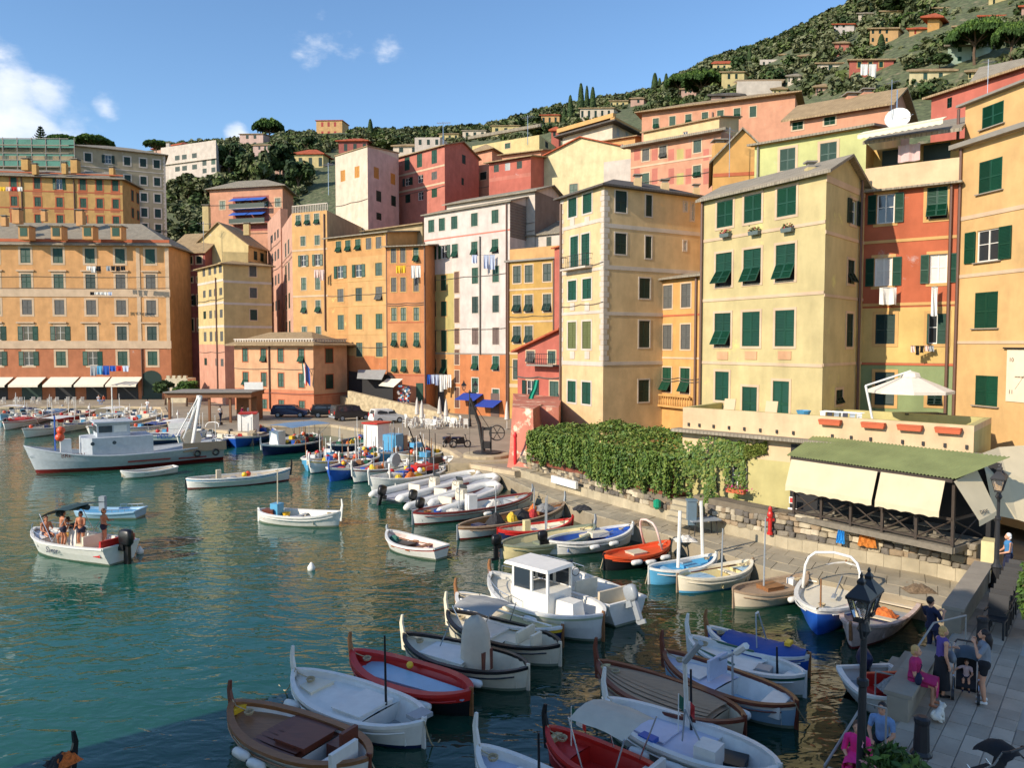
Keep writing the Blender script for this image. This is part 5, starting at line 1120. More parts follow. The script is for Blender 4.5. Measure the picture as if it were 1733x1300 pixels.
def hill_houses():
 H = hill_house; P = P_
 H('villa', 'white villa with red hipped roof high on the hill', 1400, 1443, 40, 66, P['offwhite'], cols=3, rows=3)
 H('house', 'small salmon house just below the white villa', 1402, 1432, 72, 92, P['salmon'], rmat='tan', cols=3, rows=1)
 H('house', 'large peach house with a cypress in front on the hill', 1460, 1520, 47, 88, P['hillor'], rmat='tan', cols=4, rows=3)
 H('house', 'orange house with red shutters left of a square tower', 1525, 1562, 48, 74, P['hillor'], cols=3, rows=2, key='R')
 H('house_tower', 'square orange tower with red shutters on the hill', 1555, 1580, 30, 70, P['orr'], cols=2, rows=3, key='R', roof=('hip', 1.2, .8))
 H('house', 'coral red house with laundry on the hillside', 1427, 1505, 100, 140, P['red'], rmat='tan', cols=4, rows=2, side=.06, trim='yellowtrim', key='C')
 H('house', 'long butter yellow house with slim windows on the hillside', 1527, 1618, 118, 142, P['butter'], rmat='tan', cols=3, rows=1, roof=('gx', 1, .3), key='B', side=.14)
 H('house', 'mint green house under the umbrella pine', 1590, 1682, 76, 108, P['mint'], rmat='slate', cols=3, rows=2, key='C', side=.25)
 H('flats', 'white terraced flats on the ridge at top right', 1566, 1652, 12, 26, P['offwhite'], rmat='tan', cols=5, rows=1)
 H('house', 'yellow house at the top edge of the picture', 1655, 1697, -6, 18, P['hillyel'], cols=3, rows=1)
 H('house', 'white house with a red roof below the yellow ridge house', 1642, 1694, 26, 40, P['offwhite'], cols=3, rows=1)
 H('house', 'pale beige house at the top right corner', 1710, 1745, 10, 30, P['hillpink'], cols=2, rows=1)
 H('house', 'yellow house with a red roof beside the dark cypress', 1200, 1240, 106, 126, P['hillyel'], cols=3, rows=1, roof=('gx', 1.2, .3))
 H('house', 'tall yellow house stepped below the red-roofed yellow house', 1215, 1263, 121, 156, P['hillyel'], rmat='tan', cols=3, rows=2)
 r, W, O, zt = H('flats', 'grey apartment building with striped balcony fronts', 1240, 1320, 138, 170, P['olivegrey'], rmat='tan', cols=3, rows=2, key='d', side=.08, roof=('gx', 1.4, .5))
 w = W[0]
 for y in (143, 161):
  zz = w.uz(1250, y)[1]; MB().box((0, 0, 0), (w.L, .6, 2.2)).ob('balcony', V['whitetrim'], r, w.pt(w.L / 2, zz - .6, .3) - O, w.ang)
 H('house', 'pink house half hidden by the big umbrella pine', 1148, 1180, 150, 170, P['hillpink'], rmat='tan', cols=3, rows=2)
 H('house', 'low stone house with dark roof behind the long salmon house', 1198, 1266, 160, 178, P['hillpink'], rmat='slatedk', cols=3, rows=1, D=112)
 H('house', 'white modern house on the hill right of the cypress', 1278, 1316, 100, 120, P['whitewall'], rmat='slate', cols=3, rows=1, roof=('flat', 0, 0))
 H('house', 'white low house on a terrace near the crest', 1312, 1340, 92, 104, P['whitewall'], rmat='tan', cols=2, rows=1)
 H('house', 'tiny red house on a stone terrace', 1344, 1368, 94, 108, P['salmon'], rmat='tan', cols=2, rows=1)
 H('house', 'cream long house above the coral house', 1374, 1428, 106, 124, P['creamw'], rmat='tan', cols=2, rows=1)
 H('villa', 'orange villa on the crest left of a lone cypress', 540, 594, 203, 234, P['hillor'], cols=4, rows=2, side=.2, key='R')
 H('house', 'dark red house with a hipped roof under the orange villa', 577, 638, 238, 262, P['redwall'], cols=3, rows=1, roof=('hip', 1.6, .8))
 H('house', 'yellow house with an orange tiled roof among the cedars', 500, 565, 260, 290, P['hillyel'], cols=3, rows=1, roof=('hip', 2, .6))
 H('house', 'white and pink villa under the small umbrella pine', 412, 462, 226, 250, P['pinkw'], rmat='tan', cols=3, rows=2, roof=('shed', 1, .4))
 H('house', 'pink block below the white and pink villa', 434, 472, 245, 278, P['pinkw'], rmat='tan', cols=3, rows=3)
 H('house', 'small yellow cottage in the trees at left', 376, 402, 282, 296, P['hillyel'], rmat='tan', cols=2, rows=1)
 H('house', 'cream house with a planted terrace on the crest', 833, 892, 212, 232, P['hillyel'], rmat='tan', cols=3, rows=1)
 H('house', 'cream flats further left on the crest', 784, 834, 220, 236, P['creamw'], rmat='slate', cols=3, rows=1)
 H('house', 'orange house with balconies left of the cypresses', 915, 954, 194, 214, P['hillor'], cols=3, rows=1)
 H('house', 'pink house with balconies on the crest under a small cypress', 1064, 1092, 166, 188, P['hillpink'], rmat='tan', cols=2, rows=2)
 H('house', 'pale yellow row house left of the pink crest house', 1030, 1068, 170, 186, P['hillyel'], rmat='tan', cols=3, rows=1)
 H('house', 'big cream house behind the slate villa', 980, 1060, 182, 205, P['creamw'], rmat='tan', cols=5, rows=1, side=.3)
 H('house', 'grey cottage with a low roof above the salmon pink house', 668, 724, 246, 262, P['creamw'], rmat='tan', cols=2, rows=1, D=160)
 H('house', 'white penthouse with railings behind the salmon pink house', 704, 758, 232, 250, P['whitewall'], rmat='tan', cols=3, rows=1, D=150, roof=('flat', 0, 0))
 for i, (x0, x1, y0, y1, c) in enumerate(((1325, 1352, 128, 142, 'creamw'), (1300, 1330, 150, 166, 'hillyel'), (1372, 1400, 146, 162, 'hillpink'), (1440, 1470, 22, 40, 'creamw'), (1478, 1520, 18, 38, 'hillyel'), (1600, 1640, 44, 62, 'hillyel'), (1690, 1730, 60, 80, 'hillpink'), (745, 786, 226, 240, 'hillyel'), (600, 640, 262, 280, 'creamw'), (470, 500, 285, 300, 'hillpink'), (1625, 1668, 120, 136, 'hillyel'), (640, 668, 236, 250, 'hillor'))):
  H('house', 'small hillside house, %s of the little houses scattered in the olive trees' % 'first second third fourth fifth sixth seventh eighth ninth tenth eleventh twelfth'.split()[i], x0, x1, y0, y1, P[c], rmat='tan' if i % 3 else 'slate', cols=3, rows=1)
 H('house', 'small red house between cypresses and the slate villa', 932, 948, 220, 234, P['red'], cols=1, rows=1, D=150)
hill_houses()

def crown_mesh(name, n, leaf, shape, mats, seed, clumps=14, hollow=.55):
 """leafy crown: leaves scattered on and in many clumps, gaps between them"""
 rr = random.Random(seed); b = MB(); C = []
 for k in range(clumps):
  while 1:
   p = Vector((rr.uniform(-1, 1), rr.uniform(-1, 1), rr.uniform(-1, 1)))
   if p.length < 1: break
  C.append((Vector((p.x * shape[0], p.y * shape[1], p.z * shape[2])) * .8, rr.uniform(.28, .5), rr.randrange(len(mats))))
 for k in range(n):
  c, r_, mi = rr.choice(C); dv = Vector((rr.gauss(0, 1), rr.gauss(0, 1), rr.gauss(0, 1))).normalized(); r0 = r_ * (hollow + (1 - hollow) * rr.random())
  p = c + Vector((dv.x * r0 * shape[0], dv.y * r0 * shape[1], dv.z * r0 * shape[2])); b.cur = mi if rr.random() < .7 else rr.randrange(len(mats))
  leafquad(b, p, leaf * rr.uniform(.6, 1.3), rr, .4, 1.3, dv + Vector((rr.gauss(0, .5), rr.gauss(0, .5), rr.gauss(.3, .5))))
 return b.mesh(name, mats)
OL = [mat('olive_' + n, c, .7, .25, .6, spec=.2) for n, c in (('a', (.14, .15, .07)), ('b', (.18, .19, .10)), ('c', (.075, .095, .04)), ('d', (.11, .145, .045)))]
DKL = [mat('dark_leaf_' + n, c, .7, .25, .6, spec=.2) for n, c in (('a', (.04, .07, .022)), ('b', (.055, .09, .028)), ('c', (.026, .046, .016)))]
PIN = [mat('pine_' + n, c, .7, .25, .6, spec=.2) for n, c in (('a', (.07, .13, .024)), ('b', (.11, .18, .035)), ('c', (.04, .08, .018)))]
BARK = mat('bark', srgb(96, 78, 62), .95, .2, 4, .6, 14)
CROWNS = [crown_mesh('crown', 1300, .16, (1, 1, .85), OL, s, 16) for s in (1, 2, 3)] + [crown_mesh('crown', 1300, .15, (1, 1, .9), DKL, s, 15) for s in (4, 5)]
CYPRESS = []
for s in (1, 2):
 rr = random.Random(s); b = MB()
 for k in range(1700):
  h = rr.random(); rad = (.17 * (1 - h) ** .5 + .015) * (1 if h > .12 else .45 + h * 4.6); a = rr.uniform(0, 6.28); q = rad * rr.uniform(.75, 1.08); b.cur = rr.randrange(3); leafquad(b, Vector((cos(a) * q, sin(a) * q, h)), .03, rr, 1.0, 1.6, Vector((cos(a), sin(a), .3 + rr.gauss(0, .3))))
 CYPRESS.append(b.mesh('crown', DKL))
rr = random.Random(9); b = MB()
for k in range(3400):
 a = rr.uniform(0, 6.28); q = sqrt(rr.random()); z = .30 * sqrt(max(0, 1 - q * q)) * (rr.random() ** .35) + .05 * sin(a * 5) * q + .03 * sin(a * 11); q *= 1 + .08 * sin(a * 3) + .05 * sin(a * 7)
 b.cur = rr.choices((0, 1, 2), (4, 4, 2))[0] if z > .1 else 2; leafquad(b, Vector((cos(a) * q, sin(a) * q, z)), .055, rr, 1.0, 1.3)
UMB = b.mesh('crown', PIN)
def tree(name, label, px, py0, py1, wpx, D, crown, group=None, kind='round'):
 """px column, top and base pixel rows, crown width; becomes a real tree of that size at distance D"""
 base = at(px, py1, D); h = at(px, py0, D).z - base.z; w = wpx * D / FPX / 2
 t = thing(name, label, 'tree', base, R.uniform(0, 6), group)
 if kind == 'cypress':
  obj('crown', crown, t, (0, 0, h * .03), 0, (w / .19, w / .19, h * .97)); MB().tube([(0, 0, -1), (0, 0, h * .5)], [h * .02, h * .01], 5).ob('trunk', BARK, t)
 elif kind == 'umbrella':
  obj('crown', crown, t, (0, 0, h * .62), 0, (w, w, h * 1.1)); b = MB(); b.tube([(0, 0, -1), (h * .03, 0, h * .3), (0, 0, h * .6)], [h * .035, h * .028, h * .022], 6)
  for k in range(7): a = k * .9; b.tube([(0, 0, h * (.42 + .02 * k)), (cos(a) * w * .3, sin(a) * w * .3, h * .6), (cos(a) * w * .65, sin(a) * w * .65, h * .72)], [h * .018, h * .014, h * .008], 5)
  b.ob('trunk', BARK, t)
 else:
  ch = h * .8; obj('crown', crown, t, (0, 0, h - ch / 2), 0, (w, w, ch / 2)); b = MB(); b.tube([(0, 0, -1.5), (0, 0, h * .35), (w * .1, 0, h * .6)], [h * .035, h * .028, h * .015], 5)
  for k in range(4): a = k * 1.6; b.tube([(0, 0, h * .3), (cos(a) * w * .5, sin(a) * w * .5, h * .65)], [h * .02, h * .008], 4)
  b.ob('trunk', BARK, t)
 return t
def hill_trees():
 G = 'cypresses on the hill'
 for px, y0, y1, w, lab in ((627, 202, 240, 13, 'lone dark cypress right of the orange crest villa'), (955, 182, 214, 11, 'shortest cypress at left of the crest clump'), (965, 162, 214, 14, 'slim cypress second in the crest clump'), (983, 142, 205, 15, 'tallest cypress of the crest clump'), (993, 146, 200, 11, 'cypress just right of the tallest in the crest clump'), (1003, 148, 200, 14, 'rightmost cypress of the crest clump'),
  (1080, 152, 172, 9, 'small cypress above the pink crest house'), (1108, 124, 168, 16, 'fat dark cypress standing alone on the skyline'), (1116, 132, 165, 10, 'slimmer cypress leaning on the fat skyline cypress'), (1127, 125, 170, 13, 'cypress left of the big umbrella pines'), (1180, 112, 140, 6, 'thin cypress tip above the umbrella pine'), (1268, 82, 120, 14, 'cypress beside the red-roofed yellow house'), (1491, 58, 90, 16, 'cypress in front of the large peach house')):
  tree('cypress', lab, px, y0, y1, w, hill_at(px, y1 - 1) - 2 if lab.find('peach') < 0 else hill_at(1490, 88) - 6, CYPRESS[px % 2], G, 'cypress')
 for px, y0, y1, w, lab in ((456, 201, 250, 50, 'small umbrella pine above the white and pink villa'), (1187, 120, 176, 68, 'big umbrella pine in front of the yellow hill houses'), (1150, 126, 172, 50, 'smaller umbrella pine left of the big one'), (1650, 34, 112, 78, 'tall umbrella pine with bare trunk in front of the mint green house'), (1712, 38, 112, 62, 'umbrella pine at the right edge of the hill'), (110, 228, 262, 48, 'left flat-topped pine behind the scaffolding'), (158, 229, 264, 62, 'right flat-topped pine behind the grey-olive block'), (1540, 25, 52, 50, 'umbrella pine behind the orange tower house'), (264, 237, 262, 40, 'low flat pine behind the red villa roof')):
  tree('umbrella_pine', lab, px, y0, y1, w, hill_at(px, y1 - 8) - 3 if px > 300 else 240, UMB, 'umbrella pines', 'umbrella')
 # araucaria at far left
 t = thing('araucaria', 'small tiered araucaria rising behind the scaffolding', 'tree', at(70, 262, 210)); b = MB(); h = at(70, 212, 210).z - t.location.z; b.tube([(0, 0, 0), (0, 0, h)], [.25, .05], 5); b.ob('trunk', BARK, t); b = MB(); rr = random.Random(2)
 for L in range(9):
  z = h * (.3 + .075 * L); r_ = (1 - L / 9.5) * 2.6
  for k in range(7):
   a = k * .9 + L
   for q in range(9): f = q / 8; leafquad(b, Vector((cos(a) * r_ * f, sin(a) * r_ * f, z + .35 * f * f)), .22, rr, .8)
 b.ob('crown', DKL, t)
 rr = random.Random(21)
 named = [(388, 232, 300, 46, 3, 'dark broad tree left of the white and pink villa'), (350, 240, 300, 40, 4, 'dark round tree behind the white apartment house'), (418, 255, 320, 62, 3, 'tall dark cedar below the white and pink villa'), (480, 240, 310, 60, 4, 'big dark cedar right of the pink block'), (435, 250, 330, 50, 0, 'grey-green tree in front of the pink block'), (505, 268, 330, 50, 4, 'dark tree beside the yellow cottage with the orange roof'), (320, 290, 345, 50, 0, 'olive tree left below the white apartment house'), (350, 292, 345, 46, 1, 'olive tree second from left below the white apartment house'), (382, 292, 345, 46, 2, 'olive tree third from left below the white apartment house'), (300, 296, 340, 36, 1, 'olive tree tucked beside the grey-olive block'),
      (520, 228, 262, 40, 3, 'dark tree left of the orange crest villa'), (655, 230, 262, 50, 0, 'olive tree right of the lone cypress'), (690, 226, 250, 40, 2, 'olive tree on the crest above the salmon pink house'), (905, 196, 228, 36, 4, 'dark tree left of the orange balcony house'), (910, 205, 235, 50, 2, 'olive tree below the orange balcony house'), (1520, -4, 30, 58, 4, 'large dark round tree on the ridge'), (1255, 88, 128, 34, 3, 'dark round tree right of the yellow red-roofed house'), (1590, 90, 118, 36, 3, 'dark tree left of the mint green house')]
 for px, y0, y1, w, ci, lab in named:
  D = hill_at(px, y1 - 6) - 4 if px > 560 else hill_at(px, y1) - 2; tree('leafy_tree', lab, px, y0, y1, w, D, CROWNS[ci])
 # the wooded slope: reads as one mass of olive trees and scrub
 b = MB(); srcs = [[(Vector(v.co)) for v in me.vertices] for me in CROWNS[:4]]; out_v = []; out_f = []; out_m = []
 small = [crown_mesh('tmp', 120, .23, (1, 1, .8), [OL[0]] * 4, s, 9) for s in range(6)] + [crown_mesh('tmp', 50, .34, (1, 1, .75), [OL[0]] * 4, s, 6) for s in range(6)]
 sv = [([Vector(v.co) for v in me.vertices], [tuple(p.vertices) for p in me.polygons], [p.material_index for p in me.polygons]) for me in small]
 allm = OL + DKL; n = 0
 for k in range(20000):
  px = rr.uniform(285, 640) if k % 5 < 1 else rr.uniform(1080, 1850) if k % 5 < 4 else rr.uniform(640, 1080); d0 = pl(px, D0L); u = rr.random(); D = lerp(max(d0 + 18, 105), HILL1 + 3, u ** .62)
  z = hill_z(px, D); py = 583 - (z - HC) / D * FPX
  x = (px - CXP) / FPX * D
  if py > pl(px, ((300, 420), (480, 400), (560, 262), (900, 240), (1000, 212), (1100, 195), (1300, 190), (1340, 178), (1530, 178), (1620, 165))) or len(out_f) > 1060000: continue
  if any(X0 - 3 < px < X1 + 3 and Y0 - 4 < py < Y1 + 1 and D < DD + 8 for X0, X1, Y0, Y1, DD in HOUSES): continue
  s = rr.uniform(1.2, 2.6) if rr.random() < .55 else rr.uniform(.5, 1.0)
  for X0, X1, Y0, Y1, DD in HOUSES:
   if X0 - 6 < px < X1 + 6 and py > Y0 and D < DD + 8: s = min(s, max(0, (py - Y1 + 3) * D / (1.5 * FPX)))
  if s < .2: continue
  vs, fs, ms = sv[k % 6 + (6 if s < .95 else 0)]; i = len(out_v); a = rr.uniform(0, 6.28); ca, sa = cos(a), sin(a); mb = rr.choices(range(7), (6, 5, 4, 5, 2, 2, 1))[0]
  out_v += [(x + (v.x * ca - v.y * sa) * s, D + (v.x * sa + v.y * ca) * s, z + s * .55 + v.z * s * .95) for v in vs]; out_f += [tuple(i + q for q in f) for f in fs]; out_m += [mb if rr.random() < .75 else rr.randrange(4) for f in fs]; n += 1
 me = bpy.data.meshes.new('woodland'); me.from_pydata(out_v, [], out_f)
 for m in allm: me.materials.append(m)
 me.polygons.foreach_set('material_index', out_m); me.update()
 o = obj('woodland', me); tag(o, 'olive trees and scrub covering the hillside behind the town', 'woodland'); stuff(o)
 for m in small: bpy.data.meshes.remove(m)
hill_trees()
# ------------------------------------------------------------------ boats
BC = {k: paint('boat_' + k, c, .38, .07, bump=.04) for k, c in dict(white=(226, 224, 216), cream=(224, 214, 190), beige=(204, 190, 164), grey=(150, 156, 160), navy=(24, 34, 70), black=(24, 24, 26), red=(188, 40, 34), darkred=(120, 34, 30), orange=(214, 84, 44), blue=(34, 84, 172), sky=(86, 158, 196), pale=(150, 184, 206), paleblue=(186, 196, 216), yellow=(236, 190, 50), olive=(128, 136, 116), green=(30, 88, 66), sand=(214, 200, 150), lilac=(204, 204, 220), sage=(176, 190, 160), pink=(226, 196, 184), deckgrey=(168, 170, 176)).items()}
BC['wood'] = mat('boat_wood', srgb(140, 96, 60), .45, .22, 3.0, stretch=(1, 6, 6)); BC['mahog'] = mat('boat_mahogany', srgb(106, 56, 40), .4, .2, 3.0, stretch=(1, 7, 7)); BC['teak'] = mat('boat_teak', srgb(158, 134, 108), .6, .16, 3, stretch=(1, 6, 6)); BC['weath'] = mat('boat_weathered', srgb(204, 180, 166), .8, .2, 5, patchc=srgb(140, 110, 90), patchamt=.1)
TARP = {k: mat('tarp_' + k, srgb(*c), .75, .1, 2, .5, 5) for k, c in dict(blue=(52, 82, 150), steel=(110, 140, 168), grey=(150, 150, 146), white=(222, 220, 212), beige=(196, 186, 168), red=(190, 40, 40), navy=(40, 50, 80), brown=(150, 126, 104)).items()}
ROPE = mat('rope', srgb(176, 160, 128), .9); CHROME = mat('steel_tube', (.6, .6, .6), .25, metal=.9); GLASSB = mat('boat_glass', (.03, .04, .05), .05, spec=.8)
_fend = MB(); _fend.lathe([(.02, -.27), (.1, -.22), (.115, -.1), (.115, .1), (.1, .22), (.03, .27)], 10); _fend.cur = 1; _fend.lathe([(.05, .24), (.055, .3), (.02, .33)], 8); FEND = _fend.mesh('fender', [BC['white'], BC['navy']], True)
class Hull:
 def __init__(s, L, B, fb=.55, bow=.38, stern=.22, transom=0.0, full=2.4): s.L, s.B, s.fb, s.bw, s.st, s.tr, s.full = L, B, fb, bow, stern, transom, full
 def x(s, t): return s.L / 2 - t * s.L
 def hb(s, t):
  q = 2 * t - 1
  if q > 0 and s.tr: return s.B / 2 * (1 - (1 - s.tr) * q ** 2)
  return s.B / 2 * max(0.0, 1 - abs(q) ** (s.full if q < 0 else s.full + .5)) ** .78
 def sh(s, t): q = 2 * t - 1; return s.fb + (s.bw if q < 0 else s.st) * abs(q) ** 2.2
def hull_parts(t_, H, hull, strake=None, bottom=None, rail=None, railw=.11, segs=(), n=20, inside=None, keel=-.35, strakew=.14, wl=.07):
 ts = [.5 - .5 * cos(pi * k / n) for k in range(n + 1)] if not H.tr else [1 - cos(pi / 2 * k / n) for k in range(n + 1)]
 rake = .10 if not H.tr else .22
 mats = [BC[bottom or ('olive' if hull in ('white', 'cream', 'beige', 'pale') else hull)], BC[hull], BC[strake or hull]]; b = MB()
 for sd in (-1, 1):
  P = []
  for t in ts:
   sh = H.sh(t); hb = H.hb(t); row = []; q = abs(2 * t - 1)
   for z in (keel, keel * .3, wl + .02 * sin(t * 9), wl + (sh - wl) * .5, sh - strakew, sh):
    f = max(0, (z - keel) / (sh - keel)); fl = rake * (f - 1) * H.B * (q ** 3) * (1 if t < .5 else (0 if H.tr else -.7))
    row.append((H.x(t) + fl, sd * hb * f ** .42, z))
   P.append(row)
  for j, mi in ((0, 0), (1, 0), (2, 1), (3, 1), (4, 2)):
   b.cur = mi; g = [[r_[j], r_[j + 1]] for r_ in P]
   if sd < 0: g = g[::-1]
   b.grid(g)
  last = P[-1]
  if H.tr and sd > 0:
   for j in range(5): b.cur = mats and (0 if j < 2 else 1 if j < 4 else 2); a, c = last[j], last[j + 1]; b.quad((a[0], -a[1], a[2]), a, c, (c[0], -c[1], c[2]))
 b.ob('hull', mats, t_, smooth=True)
 # gunwale all round
 b = MB(); rw = railw
 for sd in (-1, 1):
  rows = []
  for t in ts:
   sh = H.sh(t); hb = H.hb(t); o, i = hb + .035, max(hb - rw, 0.0); x = H.x(t); x2 = x - (.05 if t < .03 else 0) + (.05 if t > .97 and not H.tr else 0)
   rows.append([(x, sd * o, sh - .05), (x, sd * o, sh + .03), (x2, sd * i, sh + .035), (x2, sd * i, sh - .06)])
  b.grid(rows if sd > 0 else rows[::-1])
 if H.tr: b.box((H.x(1) , 0, H.sh(1)), (.1, 2 * H.hb(1), .08))
 b.ob('gunwale', BC[rail or hull], t_, smooth=False)
 for t0, t1, off, dm in segs:
  m = max(3, int((t1 - t0) * 16)); rows = []; b = MB(); dmat = BC[dm] if isinstance(dm, str) else dm
  tt = [lerp(t0, t1, k / m) for k in range(m + 1)]
  zf = lambda t: H.fb + .55 * (H.sh(t) - H.fb) + off
  for t in tt:
   z = zf(t); w = max(H.hb(t) - rw * .8, .012) * min(1, ((z + .35) / (H.sh(t) + .35)) ** .42 * .97); rows.append([(H.x(t), w * q, z + (.05 * (1 - q * q) if off > -.3 else 0)) for q in (1, .55, 0, -.55, -1)])
  b.grid(rows); b.ob('deck' if off > -.3 else 'floor', dmat, t_)
  b = MB()
  for sd in (-1, 1): b.grid([[(H.x(t), sd * max(H.hb(t) - rw * .8, .01) * min(1, ((zf(t) + .35) / (H.sh(t) + .35)) ** .42 * .97), zf(t)), (H.x(t), sd * max(H.hb(t) - rw * .8, .01), H.sh(t))] for t in tt])
  for te in (t0, t1):
   w = max(H.hb(te) - rw * .8, .01)
   if .02 < te < .98: b.quad((H.x(te), -w, zf(te)), (H.x(te), w, zf(te)), (H.x(te), w, H.fb + .55 * (H.sh(te) - H.fb) - .1), (H.x(te), -w, H.fb + .55 * (H.sh(te) - H.fb) - .1))
  b.ob('inner_side', BC[inside or hull] if isinstance(inside or hull, str) else inside, t_)
def capsule_x(b, x0, x1, y, z, r, n=8):
 b.tube([(x0 - r * .9, y, z), (x0 - r * .6, y, z), (x0, y, z), (x1, y, z), (x1 + r * .6, y, z), (x1 + r * .9, y, z)], [r * .3, r * .75, r, r, r * .75, r * .3], n)
def outboard(par, x, z, rz=0.0, m='black', s=1.0, tilt=0.0, name='outboard_motor'):
 o = obj(name, None, par, (x, 0, z), rz); o.rotation_euler = (0, tilt, rz)
 o2 = MB(); o2.lathe([(.02, .52), (.13, .5), (.2, .44), (.215, .25), (.2, .05), (.13, -.05)], 16)
 q = lambda a, r_: (1 if a > 0 else -1) * r_ * (abs(a) / r_) ** .55 if r_ > 1e-4 else 0
 for i, v in enumerate(o2.v): r_ = sqrt(v[0] ** 2 + v[1] ** 2); o2.v[i] = (q(v[0], r_) * 1.25 * s - .16 * s, q(v[1], r_) * .62 * s, v[2] * .95 * s)
 o2.ob('cowl', BC[m], o, smooth=True)
 b = MB(); b.box((-.2 * s, 0, -.3 * s), (.2 * s, .12 * s, .7 * s)); b.box((-.24 * s, 0, -.72 * s), (.42 * s, .05 * s, .14 * s)); b.box((0, 0, -.1 * s), (.3 * s, .24 * s, .2 * s)); b.ob('lower_unit', BC['black' if m != 'grey' else 'grey'], o); return o
def add_extra(t_, H, e, rr):
 k = e[0]; zs = lambda t: H.fb + .55 * (H.sh(t) - H.fb)
 if k == 'hatch':
  _, t0, t1, wf, h, m, *z = e; off = z[0] if z else -.1; tm = (t0 + t1) / 2; Lh = (t1 - t0) * H.L
  b = MB(); w0, w1 = H.hb(t0) * wf, H.hb(t1) * wf; z0 = zs(tm) + off; P = [(H.x(t1), -w1), (H.x(t0), -w0), (H.x(t0), w0), (H.x(t1), w1)]; b.prism(P, z0 - .05, z0 + h); c = (H.x(tm), 0)
  P2 = [(c[0] + (x - c[0]) * 1.05, y * 1.06) for x, y in P]; b.prism(P2, z0 + h, z0 + h + .03); b.ob('hatch', BC[m], t_)
 elif k == 'planks':
  _, t0, t1, off, m, n = e
  for j in range(n):
   f0, f1 = j / n * 2 - 1, (j + 1) / n * 2 - 1; b = MB(); rows = []; S = 8
   for s in range(S + 1):
    t = lerp(t0, t1, s / S); w = H.hb(t) - .12; z = zs(t) + off + .05 * (1 - ((f0 + f1) / 2) ** 2); rows.append([(H.x(t), w * f1 - .008, z), (H.x(t), w * f0 + .008, z)])
   b.grid(rows); b.ob('plank', BC[m], t_)
 elif k == 'thwart':
  _, t, m, *o = e; w = H.hb(t); MB().box((H.x(t), 0, zs(t) - (o[0] if o else .14)), (.26, 2 * w - .1, .045)).ob('thwart', BC[m], t_)
 elif k == 'tarp':
  _, t0, t1, h, m = e; b = MB(); rows = []; S = 18
  for s in range(S + 1):
   t = lerp(t0, t1, s / S); w = H.hb(t) + .03; row = []
   for q in range(-6, 7):
    f = q / 6; z = H.sh(t) + .04 + h * (1 - abs(f) ** 1.7) * (.75 + .25 * sin(t * 19)) + .015 * sin(q * 2.1 + s * 1.3)
    if h < 0: z = H.sh(t) + .03 + h * (1 - f * f) + .012 * sin(q * 3 + s)
    row.append((H.x(t), w * f, z if abs(q) < 6 else H.sh(t) - .1))
   rows.append(row)
  b.grid(rows); b.ob('tarpaulin', TARP[m], t_, smooth=True)
 elif k == 'fend':
  _, side, ts = e; side = -side
  for t in ts: obj('fender', FEND, t_, (H.x(t), side * (H.hb(t) + .12), H.sh(t) - .22 + rr.uniform(-.05, .05)), 0, None, (0, pi / 2, rr.uniform(-.1, .1)))
 elif k == 'mast':
  _, t, h, m, *y = e; yy = y[0] if y else 0; MB().tube([(H.x(t), yy, zs(t) - .3), (H.x(t) + .03, yy, zs(t) + h)], [.035, .025], 6).ob('mast', BC[m], t_)
 elif k == 'box':
  _, t, y, dz, size, m = e; MB().box((H.x(t), y, zs(t) + dz + size[2] / 2), size, rr.uniform(-.2, .2)).ob('box', BC[m] if m in BC else TARP[m], t_)
 elif k == 'crate':
  _, t, y, dz, m = e; b = MB(); z = zs(t) + dz;
  for sx, sy, d in ((0, .2, (.6, .03, .28)), (0, -.2, (.6, .03, .28)), (.3, 0, (.03, .4, .28)), (-.3, 0, (.03, .4, .28)), (0, 0, (.6, .4, .03))): b.box((H.x(t) + sx, y + sy, z + (.14 if d[2] > .1 else .02)), d)
  b.ob('crate', BC[m], t_)
 elif k == 'tub':
  _, t, y, dz, m = e; MB().lathe([(.16, 0), (.21, .3), (.23, .31), (.18, .29), (.13, .04)], 10, (H.x(t), y, zs(t) + dz)).ob('tub', BC[m], t_)
 elif k == 'net':
  _, t, y, dz, sx, sy, h, m = e; b = MB(); n = 8; rows = []
  for i in range(n + 1):
   rows.append([(H.x(t) + (i / n - .5) * sx, y + (j / n - .5) * sy, zs(t) + dz + h * max(0, 1 - ((i / n - .5) * 2) ** 2) * max(0, 1 - ((j / n - .5) * 2) ** 2) + (rr.uniform(-.04, .05) if 0 < i < n and 0 < j < n else 0)) for j in range(n + 1)])
  b.grid(rows); b.ob('net_heap', mat('netheap_' + m, srgb(*{'orange': (206, 110, 50), 'red': (170, 50, 50), 'brown': (120, 100, 76), 'dark': (48, 48, 50), 'green': (56, 104, 92), 'yellow': (216, 180, 60), 'white': (214, 208, 196), 'grey': (130, 130, 128), 'blue': (50, 110, 170)}[m]), .95, .4, 14, 1.0, 30), t_)
 elif k == 'buoy':
  _, t, y, dz, r_, m = e; MB().ball((H.x(t), y, zs(t) + dz), r_, 10, 7).ob('buoy', BC[m], t_, smooth=True)
 elif k == 'outb':
  _, m, *s = e; outboard(t_, H.x(1) - .1, H.sh(1) + .05, 0, m, s[0] if s else 1.0, s[1] if len(s) > 1 else 0)
 elif k == 'oar':
  _, t0, t1, y, m = e; b = MB(); a = Vector((H.x(t0), y, zs(t0) + .05)); c = Vector((H.x(t1), y * .6, zs(t1) + .1)); b.tube([a, c], .025, 6); b.box(tuple(lerp(a, c, .08)), (.5, .14, .02)); b.ob('oar', BC[m], t_)
 elif k == 'arch':
